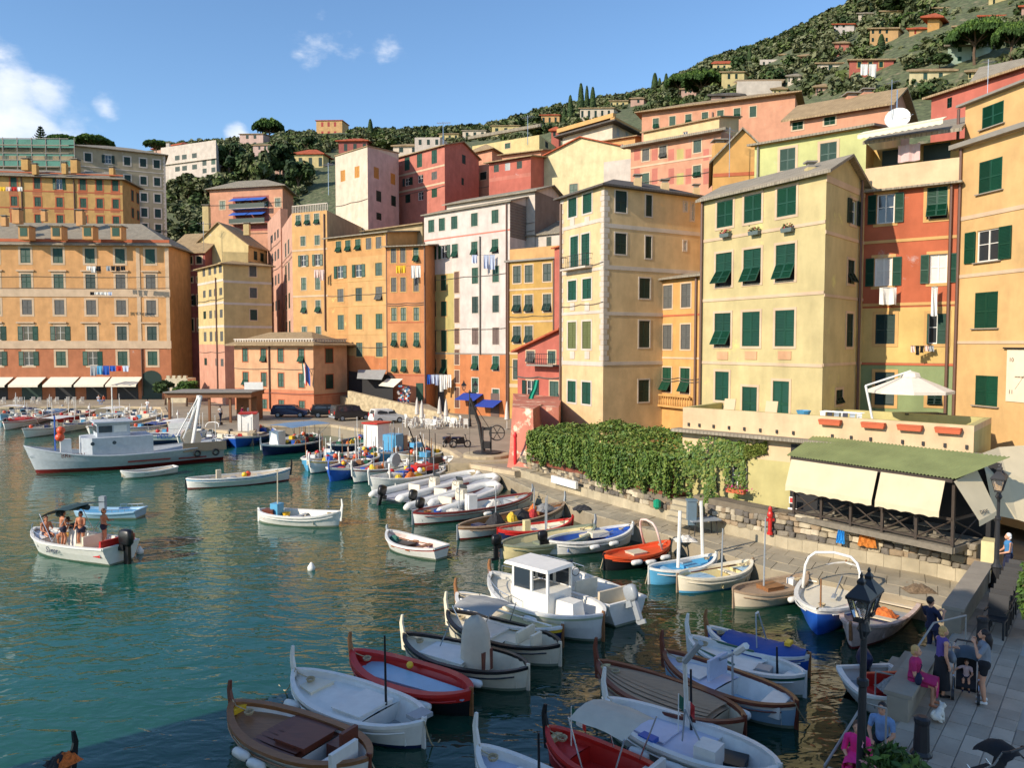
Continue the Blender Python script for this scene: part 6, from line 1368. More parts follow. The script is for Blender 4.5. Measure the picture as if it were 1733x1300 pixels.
  _, t, w, h, m = e; z = H.sh(t); P = [(H.x(t) + .15, w, z)] + [(H.x(t) - .25 * sin(a), w * cos(a) ** .6 if cos(a) > 0 else -w * (-cos(a)) ** .6, z + h * sin(a) ** .5) for a in (.35, .7, 1.1, 1.57, 2.04, 2.44, 2.79)] + [(H.x(t) + .15, -w, z)]
  MB().tube(P, .05, 8).ob('roll_bar', BC[m], t_, smooth=True)
 elif k == 'console':
  _, t, y, m = e; b = MB(); b.box((H.x(t), y, zs(t) + .1), (.5, .6, .8), taper=.85); b.ob('console', BC[m], t_); MB().box((H.x(t) + .2, y, zs(t) + .62), (.03, .5, .26), ry=-.4).ob('windscreen', GLASSB, t_)
  MB().tube([(H.x(t) - .32 + .02 * cos(a), y + .16 * cos(a), zs(t) + .45 + .16 * sin(a)) for a in [k * pi / 5 for k in range(11)]], .014, 5).ob('steering_wheel', BC['black'], t_)
 elif k == 'seat':
  _, t, y, m, *w = e; ww = w[0] if w else .9; b = MB(); b.box((H.x(t), y, zs(t) - .2), (.45, ww, .36)); b.box((H.x(t) - .22, y, zs(t) + .12), (.1, ww, .4)); b.ob('seat', BC[m], t_)
 elif k == 'motorbox':
  _, t, m = e; b = MB(); b.box((H.x(t), 0, zs(t) - .02), (.85, .62, .5), taper=.85); b.ob('engine_box', BC[m], t_)
 elif k == 'bimini':
  _, t0, t1, h, m, *wf = e; b = MB(); wf = wf[0] if wf else .95; rows = []
  for s in range(7):
   t = lerp(t0, t1, s / 6); w = H.hb((t0 + t1) / 2) * wf; rows.append([(H.x(t), w * f, H.sh(.5) + h + .14 * (1 - f * f) - .05 * abs(s - 3) / 3 + .01 * sin(s * 2)) for f in (-1, -.5, 0, .5, 1)])
  b.grid(rows); b.ob('bimini_top', TARP[m], t_)
  for t in (t0, t1):
   for sd in (-1, 1): w = H.hb((t0 + t1) / 2) * wf; MB().tube([(H.x(t), sd * w, H.sh(.5) + h), (H.x((t * 2 + t0 + t1) / 4), sd * (H.hb(t) - .03), H.sh(t))], .018, 5).ob('bimini_pole', CHROME, t_)
 elif k == 'cover':                     # tall soft cover over steering post
  _, t, m = e; b = MB(); x = H.x(t); z = zs(t); b.grid([[(x + .45 * cos(a) * f, .42 * sin(a) * f, z + zz + .04 * sin(3 * a)) for a in [i * pi / 5 for i in range(11)]] for f, zz in ((1, -.25), (.98, .3), (.9, .75), (.72, 1.05), (.3, 1.2), (.02, 1.22))]); b.ob('soft_cover', TARP[m], t_, smooth=True)
 elif k == 'boom':
  _, t0, y0, z0, t1, y1, z1, r_, m = e; MB().tube([(H.x(t0), y0, zs(t0) + z0), (H.x(t1), y1, zs(t1) + z1)], r_, 6).ob('boom', BC[m], t_)
 elif k == 'rails':
  _, t0, t1, h = e; b = MB()
  for sd in (-1, 1):
   P = [(H.x(t), sd * (H.hb(t) - .05), H.sh(t) + h) for t in [lerp(t0, t1, q / 8) for q in range(9)]]; b.tube(P, .014, 5)
   for q in range(0, 9, 2): b.tube([P[q], (P[q][0], P[q][1], P[q][2] - h)], .012, 4)
  b.ob('guard_rail', CHROME, t_)
 elif k == 'flag':
  _, t, y, h, cols_ = e; x = H.x(t); z = zs(t); MB().tube([(x, y, z), (x, y, z + h)], .015, 5).ob('flagstaff', BC['white'], t_); b = MB()
  for i in range(3): b.cur = i; b.grid([[(x - .14 * (i + s), y + .03 * sin((i + s) * 2.5), z + h - dz - .05 * (i + s)) for dz in (0, .32)] for s in (0, 1)])
  b.ob('flag', [BC[c] for c in cols_], t_)
def boat(label, bow, stern, hull='white', strake=None, bottom=None, rail=None, segs=None, stem=(.5, None), ex=(), beam=None, fb=.55, name='rowing_boat', cat='boat', transom=0.0, full=2.4, inside=None, bw=.25, st=.1, railw=.11, group=None, strakew=.14, tilt=0.0):
 A = atz(*bow, fb + bw); C = atz(*stern, fb + st); d = A - C; d.z = 0; L = d.length; c = (A + C) / 2; rr = random.Random(int(bow[0] * 7 + bow[1]))
 H = Hull(L, beam or L * .41, fb, bw, st, transom, full)
 t_ = thing(name, label, cat, (c.x, c.y, 0), atan2(d.y, d.x), group); t_.rotation_euler = (radians(tilt), 0, atan2(d.y, d.x))
 segs = segs if segs is not None else [(.02, .3, -.12, hull), (.3, .86, -.42, 'deckgrey'), (.86, .98, -.12, hull)]
 hull_parts(t_, H, hull, strake, bottom, rail, railw, segs, 20 if L * FPX / c.y > 90 else 12, inside, strakew=strakew)
 if stem and stem[0]:
  h = stem[0]; zb = H.sh(0); x = H.L / 2; b = MB(); P = [(x - .03, 0, zb - .5), (x + .03, 0, zb + .05), (x + .05 + h * .05, 0, zb + h * .55), (x + .02 + h * .04, 0, zb + h)]; ws = (.07, .07, .05, .03)
  for (p, w0), (q, w1) in zip(list(zip(P, ws)), list(zip(P, ws))[1:]):
   b.grid([[(p[0] + sx * w0, sy * .04, p[2]) for sx, sy in ((-1, -1), (1, -1), (1, 1), (-1, 1), (-1, -1))], [(q[0] + sx * w1, sy * .035, q[2]) for sx, sy in ((-1, -1), (1, -1), (1, 1), (-1, 1), (-1, -1))]])
  p = P[-1]; b.box((p[0], 0, p[2]), (.06, .06, .02)); b.ob('stem_post', BC[stem[1] or hull], t_)
 if not transom: MB().box((-H.L / 2 + .02, 0, H.sh(1) * .5 - .05), (.1, .05, H.sh(1) + .3)).ob('stern_post', BC[(stem and stem[1]) or hull], t_)
 for e in ex: add_extra(t_, H, e, rr)
 if name == 'gozzo':                    # mooring line coiled on the foredeck, rubbing strake along the side
  x, z = H.x(.14), H.fb + .55 * (H.sh(.14) - H.fb) + .02; MB().tube([(x + (.08 + .012 * q / 6) * cos(q), (.08 + .012 * q / 6) * sin(q), z + .004 * q) for q in [k * .7 for k in range(28)]] + [(H.x(.05), .05, z + .12), (H.x(.0), 0, H.sh(0) + .06)], .016, 5).ob('rope', ROPE, t_)
  for sd in (-1, 1): MB().tube([(H.x(t), sd * (H.hb(t) * .985 + .012), H.sh(t) - .17) for t in [.06 + .88 * k / 12 for k in range(13)]], .022, 5).ob('rubbing_strake', BC[rail or hull], t_)
 return t_, H
def moor(a, b_, lab):
 a = Vector(a); b_ = Vector(b_); P = [lerp(a, b_, k / 8) - Vector((0, 0, .35 * sin(pi * k / 8))) for k in range(9)]; tag(MB().tube(P, .018, 4).ob('mooring_rope', ROPE), lab, 'rope')

def near_boats():
 G = dict(name='gozzo')
 well = lambda deck, floor, t0=.62, t1=.92: [(.02, t0, -.10, deck), (t0, t1, -.5, floor), (t1, .985, -.1, deck)]
 boat('varnished wooden gozzo with mahogany hatch and white seat in the bottom left', (392, 1187), (626, 1284), 'white', rail='wood', segs=[(.02, .33, -.10, 'wood'), (.33, .66, -.10, 'mahog'), (.66, .93, -.52, 'mahog'), (.93, .985, -.1, 'wood')], stem=(.5, 'mahog'), railw=.16, inside='white',
  ex=[('planks', .34, .64, -.02, 'mahog', 9), ('hatch', .46, .66, .5, .08, 'mahog', -.02), ('seat', .84, .28, 'white', .8), ('seat', .74, -.35, 'mahog', .5), ('fend', -1, (.35, .47)), ('hatch', .03, .07, .5, .05, 'yellow', -.02)], **G)
 boat('plain white gozzo with a black antenna pole beside the varnished one', (498, 1133), (718, 1222), 'white', bottom='navy', segs=well('white', 'grey', .68, .93), stem=(.62, 'white'), ex=[('hatch', .46, .66, .62, .05, 'white', -.06), ('hatch', .12, .24, .5, .02, 'cream', -.05), ('mast', .66, 1.7, 'black', -.35), ('fend', -1, (.2, .34, .46, .6)), ('box', .93, -.2, 0, (.4, .5, .1), 'grey')], **G)
 boat('red gozzo covered with a light blue tarpaulin', (595, 1100), (799, 1170), 'black', strake='red', rail='red', inside='red', strakew=.24, segs=[(.02, .98, -.2, 'red')], stem=(.5, 'wood'), railw=.2, ex=[('hatch', .14, .95, .78, .05, 'pale', -.16), ('fend', -1, (.45, .56, .67, .78)), ('buoy', .42, -.45, .05, .1, 'yellow')], **G)
 boat('cream gozzo with a pale fabric cover over its steering post', (683, 1072), (895, 1130), 'cream', rail='black', segs=well('cream', 'beige', .58, .94), stem=(.55, 'cream'), railw=.1, ex=[('hatch', .22, .56, .62, .04, 'white', -.06), ('cover', .60, 'beige'), ('box', .66, 0, -.3, (.3, .5, .6), 'mahog'), ('fend', -1, (.3, .55, .72)), ('boom', .28, -.2, 0, .42, .2, .9, .02, 'grey')], **G)
 boat('cream gozzo shaded by a flat grey canopy', (757, 1033), (949, 1092), 'cream', rail='black', strake='black', strakew=.08, segs=well('cream', 'beige', .6, .95), stem=(.6, 'cream'), ex=[('hatch', .2, .5, .6, .04, 'white', -.06), ('bimini', .18, .52, .75, 'grey', .8), ('seat', .66, 0, 'cream', .9), ('seat', .78, .2, 'cream', .5)], **G)
 boat('beige decked gozzo with a yellow stripe and navy hull', (773, 1003), (953, 1062), 'navy', strake='yellow', rail='white', strakew=.16, segs=[(.02, .5, -.05, 'beige'), (.5, .985, -.05, 'sand')], stem=(.5, 'wood'), inside='white', ex=[('boom', .1, .3, .1, .95, .3, .12, .03, 'white'), ('boom', .02, 0, .1, .18, -.4, .2, .015, 'beige')], **G)
 # cabin boat
 t, H = boat('white pilot boat with a square cabin and windows', (830, 968), (1022, 1040), 'white', strake='sage', segs=[(.02, .3, -.02, 'cream'), (.3, .95, -.4, 'deckgrey')], stem=(.45, 'wood'), fb=.8, bw=.45, beam=2.55, name='cabin_boat', ex=[('rails', .05, .4, .3), ('motorbox', .72, 'white'), ('fend', -1, (.25, .62))], railw=.14)
 x = H.x(.46); zc = .85; cb = MB(); W2 = .62; Lc = .92
 cb.prism([(x - Lc, -W2), (x + Lc * .7, -W2), (x + Lc, -W2 * .7), (x + Lc, W2 * .7), (x + Lc * .7, W2), (x - Lc, W2)], .4, 1.25); cabin = cb.ob('cabin', BC['white'], t)
 for sx, sy in ((-Lc, -W2), (-Lc, W2), (x * 0 - .2, -W2), (-.2, W2), (Lc * .7, -W2), (Lc * .7, W2)): MB().box((x + sx * .97, sy * .97, 1.6), (.09, .07, .75)).ob('pillar', BC['white'], t)
 MB().box((x + .02, 0, 2.02), (2 * Lc + .15, 2 * W2 + .15, .1), taper=.94).ob('cabin_roof', BC['white'], t)
 for pts in ([(-Lc, -W2), (-.2, -W2)], [(-.2, -W2), (Lc * .7, -W2)], [(-.2, W2), (Lc * .7, W2)], [(Lc * .7, -W2), (Lc * .85, -W2 * .7)], [(Lc * .82, -W2 * .7), (Lc * .82, W2 * .7)]):
  (ax, ay), (cx, cy) = pts; b = MB(); b.quad((x + ax, ay, 1.28), (x + cx, cy, 1.28), (x + cx, cy, 1.95), (x + ax, ay, 1.95)); b.ob('window', GLASSB, cabin)
 # open white motorboat behind it
 t, H = boat('white open motorboat with beige seats and a big grey outboard', (905, 950), (1062, 1018), 'white', segs=[(.02, .3, -.05, 'white'), (.3, .97, -.35, 'cream')], stem=None, transom=.8, fb=.7, name='motorboat', ex=[('rails', .03, .35, .3), ('console', .42, 0, 'white'), ('seat', .55, 0, 'cream', 1.0), ('seat', .82, 0, 'beige', 1.3), ('outb', 'grey', 1.05, .45), ('arch', .3, .5, .25, 'grey')])
 boat('brown-decked long wooden gozzo with a flat plank cover', (1011, 1118), (1262, 1218), 'beige', rail='mahog', segs=[(.02, .84, -.08, 'teak'), (.84, .95, -.5, 'mahog'), (.95, .985, -.08, 'teak')], stem=(.62, 'mahog'), inside='beige', ex=[('planks', .06, .82, .0, 'teak', 8), ('hatch', .04, .07, .5, .06, 'sand', -.02), ('fend', -1, (.88,)), ('fend', 1, (.9,))], **G)
 boat('white gozzo with lilac deck and a white boom at the bottom right', (1026, 1182), (1322, 1300), 'white', rail='white', segs=[(.02, .12, -.1, 'white'), (.12, .62, -.16, 'lilac'), (.62, .93, -.5, 'paleblue'), (.93, .985, -.1, 'white')], stem=(.75, 'white'), ex=[('boom', .48, -.2, .2, .55, .55, 2.0, .05, 'white'), ('boom', .55, .55, 2.0, .66, .75, 2.6, .07, 'grey'), ('mast', .45, 1.3, 'black', -.65), ('boom', .55, .5, .9, .5, .2, 0, .02, 'grey'), ('boom', .55, .5, .9, .62, .2, 0, .02, 'grey'), ('box', .66, .3, -.3, (.5, .5, .5), 'white'), ('box', .72, -.2, -.4, (.7, .6, .2), 'black'), ('box', .36, .65, -.02, (.4, .25, .1), 'blue'), ('fend', -1, (.35, .55, .68)), ('flag', .44, -.1, .9, ('green', 'white', 'red')), ('hatch', .2, .42, .5, .03, 'lilac', -.13)], **G)
 boat('lilac-white gozzo with varnished rails and a folded davit', (1123, 1100), (1350, 1192), 'pale', strake='white', rail='mahog', inside='white', segs=[(.02, .5, -.1, 'lilac'), (.5, .93, -.5, 'pale'), (.93, .985, -.1, 'white')], stem=(.55, 'mahog'), ex=[('boom', .30, -.5, .05, .62, .3, 1.0, .04, 'grey'), ('boom', .62, .3, 1.0, .72, .5, 1.35, .09, 'white'), ('box', .42, -.1, 0, (.08, .9, .55), 'paleblue'), ('mast', .6, .9, 'grey', .3), ('box', .86, 0, -.3, (.5, .9, .3), 'white'), ('hatch', .1, .36, .5, .02, 'white', -.08)], **G)
 boat('white gozzo with green coaming strips', (1166, 1076), (1364, 1142), 'white', strake='green', rail='white', segs=[(.02, .62, -.1, 'white'), (.62, .84, -.45, 'black'), (.84, .985, -.1, 'white')], stem=(.65, 'white'), ex=[('boom', .12, -.42, .05, .5, -.62, .05, .035, 'green'), ('boom', .12, .42, .05, .5, .62, .05, .035, 'green'), ('mast', .74, .5, 'black', -.3), ('box', .68, .1, -.3, (.4, .4, .3), 'grey')], **G)
 boat('gozzo under a dark blue tarpaulin', (1197, 1060), (1371, 1110), 'blue', strake='white', rail='white', segs=[(.02, .98, -.2, 'cream')], stem=(.5, 'wood'), ex=[('tarp', .2, .97, .18, 'blue'), ('hatch', .78, .83, .3, .02, 'yellow', .3), ('boom', .55, -.4, .1, .5, -.1, 1.0, .02, 'grey'), ('boom', .55, .4, .1, .5, .1, 1.0, .02, 'grey'), ('boom', .5, -.1, 1.0, .5, .1, 1.0, .03, 'white')], **G)
 boat('red gozzo with a beige bimini at the bottom edge', (925, 1230), (1135, 1330), 'red', rail='red', bottom='black', segs=[(.02, .28, -.12, 'red'), (.28, .95, -.4, 'red')], stem=(.5, 'black'), inside='red', ex=[('bimini', .34, .78, 1.05, 'beige'), ('flag', .22, 0, .9, ('green', 'white', 'red')), ('hatch', .06, .1, .5, .05, 'sand', -.03), ('seat', .8, 0, 'white', .9)], **G)
 boat('white gozzo with a pale grey deck cut by the bottom edge', (809, 1262), (1010, 1370), 'white', segs=[(.02, .7, -.12, 'paleblue'), (.7, .95, -.5, 'grey')], stem=(.7, 'white'), ex=[('hatch', .3, .5, .5, .04, 'white', -.08), ('mast', .55, 1.1, 'black')], **G)
 boat('dark gozzo bow poking in at the bottom left corner', (122, 1283), (-40, 1370), 'white', rail='mahog', segs=[(.02, .98, -.12, 'wood')], stem=(.55, 'black'), ex=[('net', .06, 0, .1, .5, .4, .2, 'orange'), ('net', .1, .1, .1, .5, .5, .2, 'dark')], **G)
 # the row along the path
 boat('white gozzo with a bright blue interior moored by the path', (1070, 888), (926, 915), 'white', rail='white', strake='navy', strakew=.08, inside='blue', segs=[(.02, .35, -.12, 'blue'), (.35, .85, -.42, 'blue'), (.85, .985, -.15, 'blue')], stem=(.15, 'white'), fb=.6, ex=[('box', .4, .1, -.1, (.9, .5, .22), 'cream'), ('box', .66, 0, -.38, (1.3, .9, .1), 'sky'), ('fend', 1, (.4,)), ('fend', 1, (.62,)), ('outb', 'black', .9), ('boom', .5, -.6, .1, .3, -.4, .2, .02, 'grey')], **G)
 boat('orange-red decked gozzo with a black hull', (1133, 915), (1022, 940), 'black', strake='orange', rail='orange', inside='orange', segs=[(.02, .985, -.1, 'orange')], stem=(.1, 'black'), ex=[('hatch', .42, .62, .4, .05, 'beige', -.05), ('fend', 1, (.25,)), ('fend', 1, (.5,)), ('fend', 1, (.7,)), ('arch', .3, .6, 1.3, 'pink')], **G)
 boat('sky blue gozzo with white rails and two poles', (1211, 938), (1098, 962), 'sky', rail='white', inside='sky', segs=[(.02, .985, -.2, 'sky')], stem=(.1, 'white'), ex=[('hatch', .3, .5, .5, .06, 'sky', -.1), ('boom', .1, .4, 0, .16, .3, 2.4, .07, 'white'), ('boom', .62, -.2, 0, .6, -.2, 2.3, .07, 'white'), ('thwart', .7, 'pale'), ('box', .4, .3, -.1, (.5, .3, .15), 'grey')], **G)
 boat('cream gozzo with pale blue floor panels and an oar across', (1273, 948), (1146, 975), 'cream', bottom='sky', rail='cream', strake='black', strakew=.06, inside='sand', segs=[(.02, .2, -.12, 'pale'), (.2, .55, -.45, 'sand'), (.55, .9, -.15, 'pale'), (.9, .985, -.12, 'cream')], stem=(.1, 'teak'), ex=[('oar', .2, .8, .15, 'mahog'), ('mast', .42, 1.7, 'grey'), ('thwart', .3, 'cream')], **G)
 boat('brown-decked cream gozzo with a hatch box', (1366, 972), (1241, 1000), 'beige', rail='teak', inside='teak', segs=[(.02, .25, -.3, 'teak'), (.25, .985, -.1, 'teak')], stem=(.1, 'teak'), ex=[('hatch', .4, .62, .42, .14, 'wood', -.08), ('box', .15, .2, -.3, (.3, .3, .35), 'white'), ('fend', 1, (.2, .32, .42)), ('mast', .6, 2.6, 'grey')], **G)
 t, H = boat('white-decked blue boat with a white roll bar pointing at the viewer', (1383, 1032), (1432, 952), 'blue', rail='white', strake='white', strakew=.16, inside='white', segs=[(.02, .985, -.14, 'cream')], stem=(.0, 'wood'), fb=.65, beam=2.35, ex=[('arch', .44, .95, 1.35, 'white'), ('thwart', .6, 'white', .02), ('oar', .3, .7, .2, 'grey'), ('mast', .1, 1.0, 'wood')], **G)
 boat('weathered pink rowing boat with orange net inside behind the near lamp', (1440, 1058), (1535, 990), 'weath', rail='weath', bottom='darkred', inside='weath', segs=[(.02, .2, -.15, 'weath'), (.2, .97, -.4, 'grey')], stem=(.1, 'wood'), beam=1.9, ex=[('thwart', .4, 'beige'), ('thwart', .7, 'beige'), ('net', .55, 0, -.35, .8, .8, .3, 'orange')], name='rowing_boat')
 # further out
 boat('little red and white rowing boat alone on the water', (656, 897), (747, 926), 'white', strake='red', strakew=.12, rail='white', inside='pink', segs=[(.02, .98, -.38, 'darkred')], stem=(.25, 'grey'), transom=.55, fb=.45, bw=.3, beam=1.75, ex=[('thwart', .35, 'wood'), ('thwart', .62, 'wood'), ('net', .14, 0, -.2, .6, .5, .25, 'green'), ('box', .36, .1, -.3, (.8, .7, .2), 'black'), ('oar', .3, .8, .1, 'wood'), ('box', .72, 0, -.3, (.8, .6, .06), 'red')])
 boat('white gozzo with a blue box and pole floating in the middle', (577, 866), (437, 862), 'white', rail='white', inside='cream', segs=[(.02, .25, -.12, 'white'), (.25, .95, -.42, 'beige')], stem=(.65, 'white'), beam=1.9, ex=[('box', .78, .1, -.3, (.5, .5, .75), 'sky'), ('box', .85, -.1, -.3, (.6, .5, .45), 'mahog'), ('mast', .76, 2.3, 'beige'), ('net', .8, -.35, -.3, .7, .4, .25, 'orange'), ('thwart', .5, 'grey'), ('box', .5, 0, -.25, (1.2, .9, .04), 'deckgrey'), ('tub', .68, .2, -.35, 'yellow'), ('net', .6, -.3, -.3, .8, .3, .2, 'white')], **G)
 boat('long blue and white open boat with orange buoys inside', (492, 792), (314, 810), 'white', strake='sky', bottom='darkred', rail='white', inside='beige', segs=[(.02, .97, -.4, 'beige')], stem=(.6, 'black'), beam=2.0, fb=.6, ex=[('thwart', .3, 'grey'), ('thwart', .55, 'grey'), ('thwart', .8, 'grey'), ('buoy', .42, .1, .05, .2, 'orange'), ('buoy', .46, -.1, .05, .18, 'yellow'), ('box', .7, 0, -.2, (.3, .3, .7), 'beige'), ('net', .6, 0, -.3, 1.2, .9, .25, 'white')], **G)
 boat('small white dinghy beside the grey trawler', (203, 797), (297, 789), 'white', strake='darkred', strakew=.06, rail='white', inside='beige', segs=[(.02, .97, -.35, 'beige')], stem=None, transom=.6, fb=.4, bw=.2, st=.1, ex=[('thwart', .4, 'grey'), ('thwart', .7, 'grey')], name='dinghy')
 boat('flat light blue boat behind the motorboat with people', (122, 858), (238, 862), 'pale', rail='pale', segs=[(.02, .98, -.05, 'sky')], stem=None, transom=.85, fb=.35, bw=.2, st=.1, ex=[('box', .45, 0, 0, (.3, .3, .8), 'grey'), ('rails', .6, .95, .2)], name='flat_boat')
 boat('white gozzo with a red stripe and blue tub second row left', (900, 834), (698, 868), 'white', strake='white', bottom='darkred', rail='darkred', inside='grey', segs=[(.02, .2, -.12, 'white'), (.2, .95, -.4, 'deckgrey')], stem=(.5, 'grey'), beam=2.2, ex=[('box', .52, .2, -.3, (.5, .6, .9), 'white'), ('tub', .8, .1, -.3, 'blue'), ('tub', .9, -.2, -.2, 'wood'), ('net', .68, 0, -.3, 1.4, 1.0, .3, 'white'), ('net', .35, 0, -.2, 1.2, .8, .4, 'white'), ('mast', .62, 1.2, 'grey', .2), ('fend', 1, (.5,))], **G)
 boat('fishing gozzo heaped with yellow and dark nets', (955, 850), (774, 892), 'white', strake='wood', bottom='darkred', rail='teak', inside='brown' if 0 else 'wood', segs=[(.02, .2, -.12, 'grey'), (.2, .95, -.35, 'wood')], stem=(.6, 'grey'), beam=2.1, ex=[('net', .2, 0, 0, 1.1, .9, .35, 'grey'), ('net', .42, .1, -.2, 1.2, 1.0, .5, 'dark'), ('net', .55, -.2, -.1, .6, .6, .45, 'yellow'), ('net', .36, -.3, -.1, .5, .5, .4, 'red'), ('net', .66, .1, -.2, .9, .9, .6, 'dark'), ('mast', .66, 1.8, 'grey', .1), ('mast', .35, 1.4, 'grey', -.3), ('net', .28, .3, 0, .5, .4, .35, 'orange'), ('box', .82, 0, -.3, (.5, .6, .3), 'navy')], **G)
 boat('open gozzo with red rail and dark blue hull', (968, 878), (842, 896), 'navy', strake='red', rail='red', inside='cream', segs=[(.02, .3, -.14, 'cream'), (.3, .95, -.4, 'cream')], stem=(.2, 'red'), ex=[('thwart', .5, 'white'), ('box', .62, 0, -.3, (.3, .3, .7), 'sand'), ('fend', 1, (.5,)), ('mast', .35, 1.5, 'grey')], **G)
 boat('long olive-grey open gozzo with slatted sides', (1006, 888), (848, 922), 'sand', rail='olive', inside='sand', segs=[(.02, .2, -.14, 'cream'), (.2, .97, -.3, 'olive')], stem=(.5, 'grey'), ex=[('hatch', .4, .6, .5, .06, 'olive', -.28), ('hatch', .7, .9, .6, .05, 'olive', -.28), ('mast', .55, 1.9, 'grey'), ('outb', 'black', .9)], **G)
near_boats()
def rib(label, bow, stern, col_='white', stripe='darkred', eng='black', ex=()):
 A = atz(*bow, .6); C = atz(*stern, .55); d = A - C; d.z = 0; L = d.length; c = (A + C) / 2; t = thing('inflatable_boat', label, 'inflatable boat', (c.x, c.y, 0), atan2(d.y, d.x), 'inflatable boats'); W = min(1.1, L * .19); r_ = .25
 P = [(-L / 2, W, .42), (-L / 2 + .3, W, .42), (0, W, .42), (L * .28, W * .9, .46), (L * .42, W * .55, .55), (L * .49, 0, .62), (L * .42, -W * .55, .55), (L * .28, -W * .9, .46), (0, -W, .42), (-L / 2 + .3, -W, .42), (-L / 2, -W, .42)]
 MB().tube(P, [.12, r_] + [r_] * 7 + [r_, .12], 10).ob('tube', BC[col_], t, smooth=True)
 for s in (-1, 1): MB().box((-L * .05, s * (W + .22), .42), (L * .5, .1, .12)).ob('rub_strip', BC[stripe], t)
 b = MB(); b.quad((-L / 2 + .2, -W, .3), (L * .2, -W, .34), (L * .2, W, .34), (-L / 2 + .2, W, .3)); b.quad((L * .2, -W, .34), (L * .42, -W * .4, .5), (L * .42, W * .4, .5), (L * .2, W, .34)); b.box((0, 0, 0), (L * .8, W * 1.2, .5)); b.ob('floor', BC['deckgrey'], t)
 H = Hull(L, 2 * W, .45, .1, .05, .8)
 for e in (('console', .5, 0, 'cream'), ('seat', .68, 0, 'cream', .9)) + tuple(ex): add_extra(t, H, e, R)
 outboard(t, -L / 2 + .05, .55, 0, eng, 1.15, .3); return t
def craft():
 rib('white inflatable boat with black outboard, furthest of the moored pair', (810, 800), (648, 838), ex=(('tarp', .03, .3, .12, 'steel'),) if 0 else ())
 rib('white inflatable boat with a cream console, middle one of the moored three', (838, 806), (700, 846), stripe='darkred')
 rib('long white inflatable with grey rub strip, nearest of the moored three', (840, 820), (712, 860), stripe='grey')
 # motorboat with bathers
 A = atz(58, 892, .85); C = atz(215, 912, .7); d = A - C; d.z = 0; L = d.length
 t, H = boat('white motorboat full of bathers with a dark outboard', (58, 893), (205, 922), 'white', segs=[(.02, .25, -.05, 'white'), (.25, .96, -.35, 'cream')], stem=None, transom=.85, fb=.75, bw=.25, st=.05, name='motorboat', beam=2.2, ex=[('rails', .03, .4, .28), ('console', .52, 0, 'white'), ('seat', .66, 0, 'cream', 1.1), ('seat', .92, 0, 'red', 1.7), ('outb', 'black', 1.35)])
 for px in (0,): pass
 # folded dark bimini
 b = MB(); x = H.x(.45); b.tube([(x + .9, 0, 1.75), (x + .4, 0, 2.1), (x - .4, 0, 2.3), (x - 1.1, 0, 2.25)], .13, 7)
 rows = [[(lerp(x + .9, x - 1.1, k / 8), f * 1.0, 1.75 + .55 * sin(min(1, k / 8 * 1.2) * pi / 2) + .1 * (1 - f * f)) for f in (-1, -.5, 0, .5, 1)] for k in range(9)]
 b.grid(rows); b.ob('bimini_top', mat('tarp_teal', srgb(30, 58, 62), .8), t)
 for sd in (-1, 1):
  for xx in (x + .7, x - 1.0): MB().tube([(xx, sd, 2.0), (x - .1, sd * 1.02, .85)], .016, 5).ob('bimini_pole', CHROME, t)
 text_on('Saver', .42, BC['navy'], t, (H.x(.3), 1.12 if 0 else H.hb(.3) * .98 + .05, .35), pi, pi / 2) if 0 else None
 sgn = 1
 for s_ in (1,):
  # lettering on the side that faces the camera
  n = Vector((-d.y, d.x, 0)).normalized(); side = 1 if n.dot(Vector((0, -1, 0))) > 0 else -1
  text_on('Saver', .36, BC['navy'], t, (H.x(.24 if side < 0 else .40), side * (H.hb(.32) * .99 + .03), .36), 0 if side < 0 else pi)
 # grey trawler
 bow, stern = (40, 757), (372, 748); A = atz(*bow, 2.0); C = atz(*stern, 1.4); d = A - C; d.z = 0; L = d.length; c = (A + C) / 2
 t = thing('trawler', 'grey steel fishing trawler with red waterline at left', 'trawler', (c.x, c.y, 0), atan2(d.y, d.x)); H = Hull(L, 4.4, 1.15, .95, .35, .75, 2.0)
 BC['steel'] = paint('boat_steel', (184, 190, 194), .55, .1, bump=.1); hull_parts(t, H, 'steel', None, 'darkred', 'steel', .12, [(.02, .98, -.35, 'deckgrey')], 22, keel=-.6, wl=.28)
 nb = Vector((-d.y, d.x, 0)).normalized(); side = 1 if nb.dot(Vector((0, -1, 0))) > 0 else -1
 st = BC['steel']; xs = lambda px: (px - bow[0]) / (stern[0] - bow[0])
 x0, x1 = H.x(xs(128)), H.x(xs(243)); b = MB(); b.prism([(x1, -1.7), (x0 - .6, -1.7), (x0, -1.2), (x0, 1.2), (x0 - .6, 1.7), (x1, 1.7)], .9, 2.5); dh = b.ob('deckhouse', st, t)
 for px in (143, 178): MB().lathe([(.14, -.02), (.14, .02)], 10).ob('porthole', GLASSB, dh, (H.x(xs(px)), side * 1.71, 2.1)).rotation_euler = (pi / 2, 0, 0)
 wx0, wx1 = H.x(xs(152)), H.x(xs(206)); b = MB(); b.prism([(wx1, -1.2), (wx0, -1.2), (wx0, 1.2), (wx1, 1.2)], 2.5, 3.55); b.box(((wx0 + wx1) / 2, 0, 3.6), (wx0 - wx1 + .4, 2.8, .12)); wh = b.ob('wheelhouse', st, t)
 for k in range(2): MB().box((lerp(wx1, wx0, .3 + .45 * k), side * 1.21, 3.1), (.9, .03, .5)).ob('window', GLASSB if k else BC['white'], wh)
 MB().box((wx0 + .02, 0, 3.1), (.03, 2, .5)).ob('window', GLASSB, wh)
 MB().box((wx0 - 1.2, 0, 4.15), (1.6, .5, .1)).ob('radar', BC['white'], t); MB().tube([(wx0 - 1.2, 0, 3.9), (wx0 - 1.2, 0, 6.2)], .05, 5).ob('mast', BC['white'], t)
 xg = H.x(xs(318))
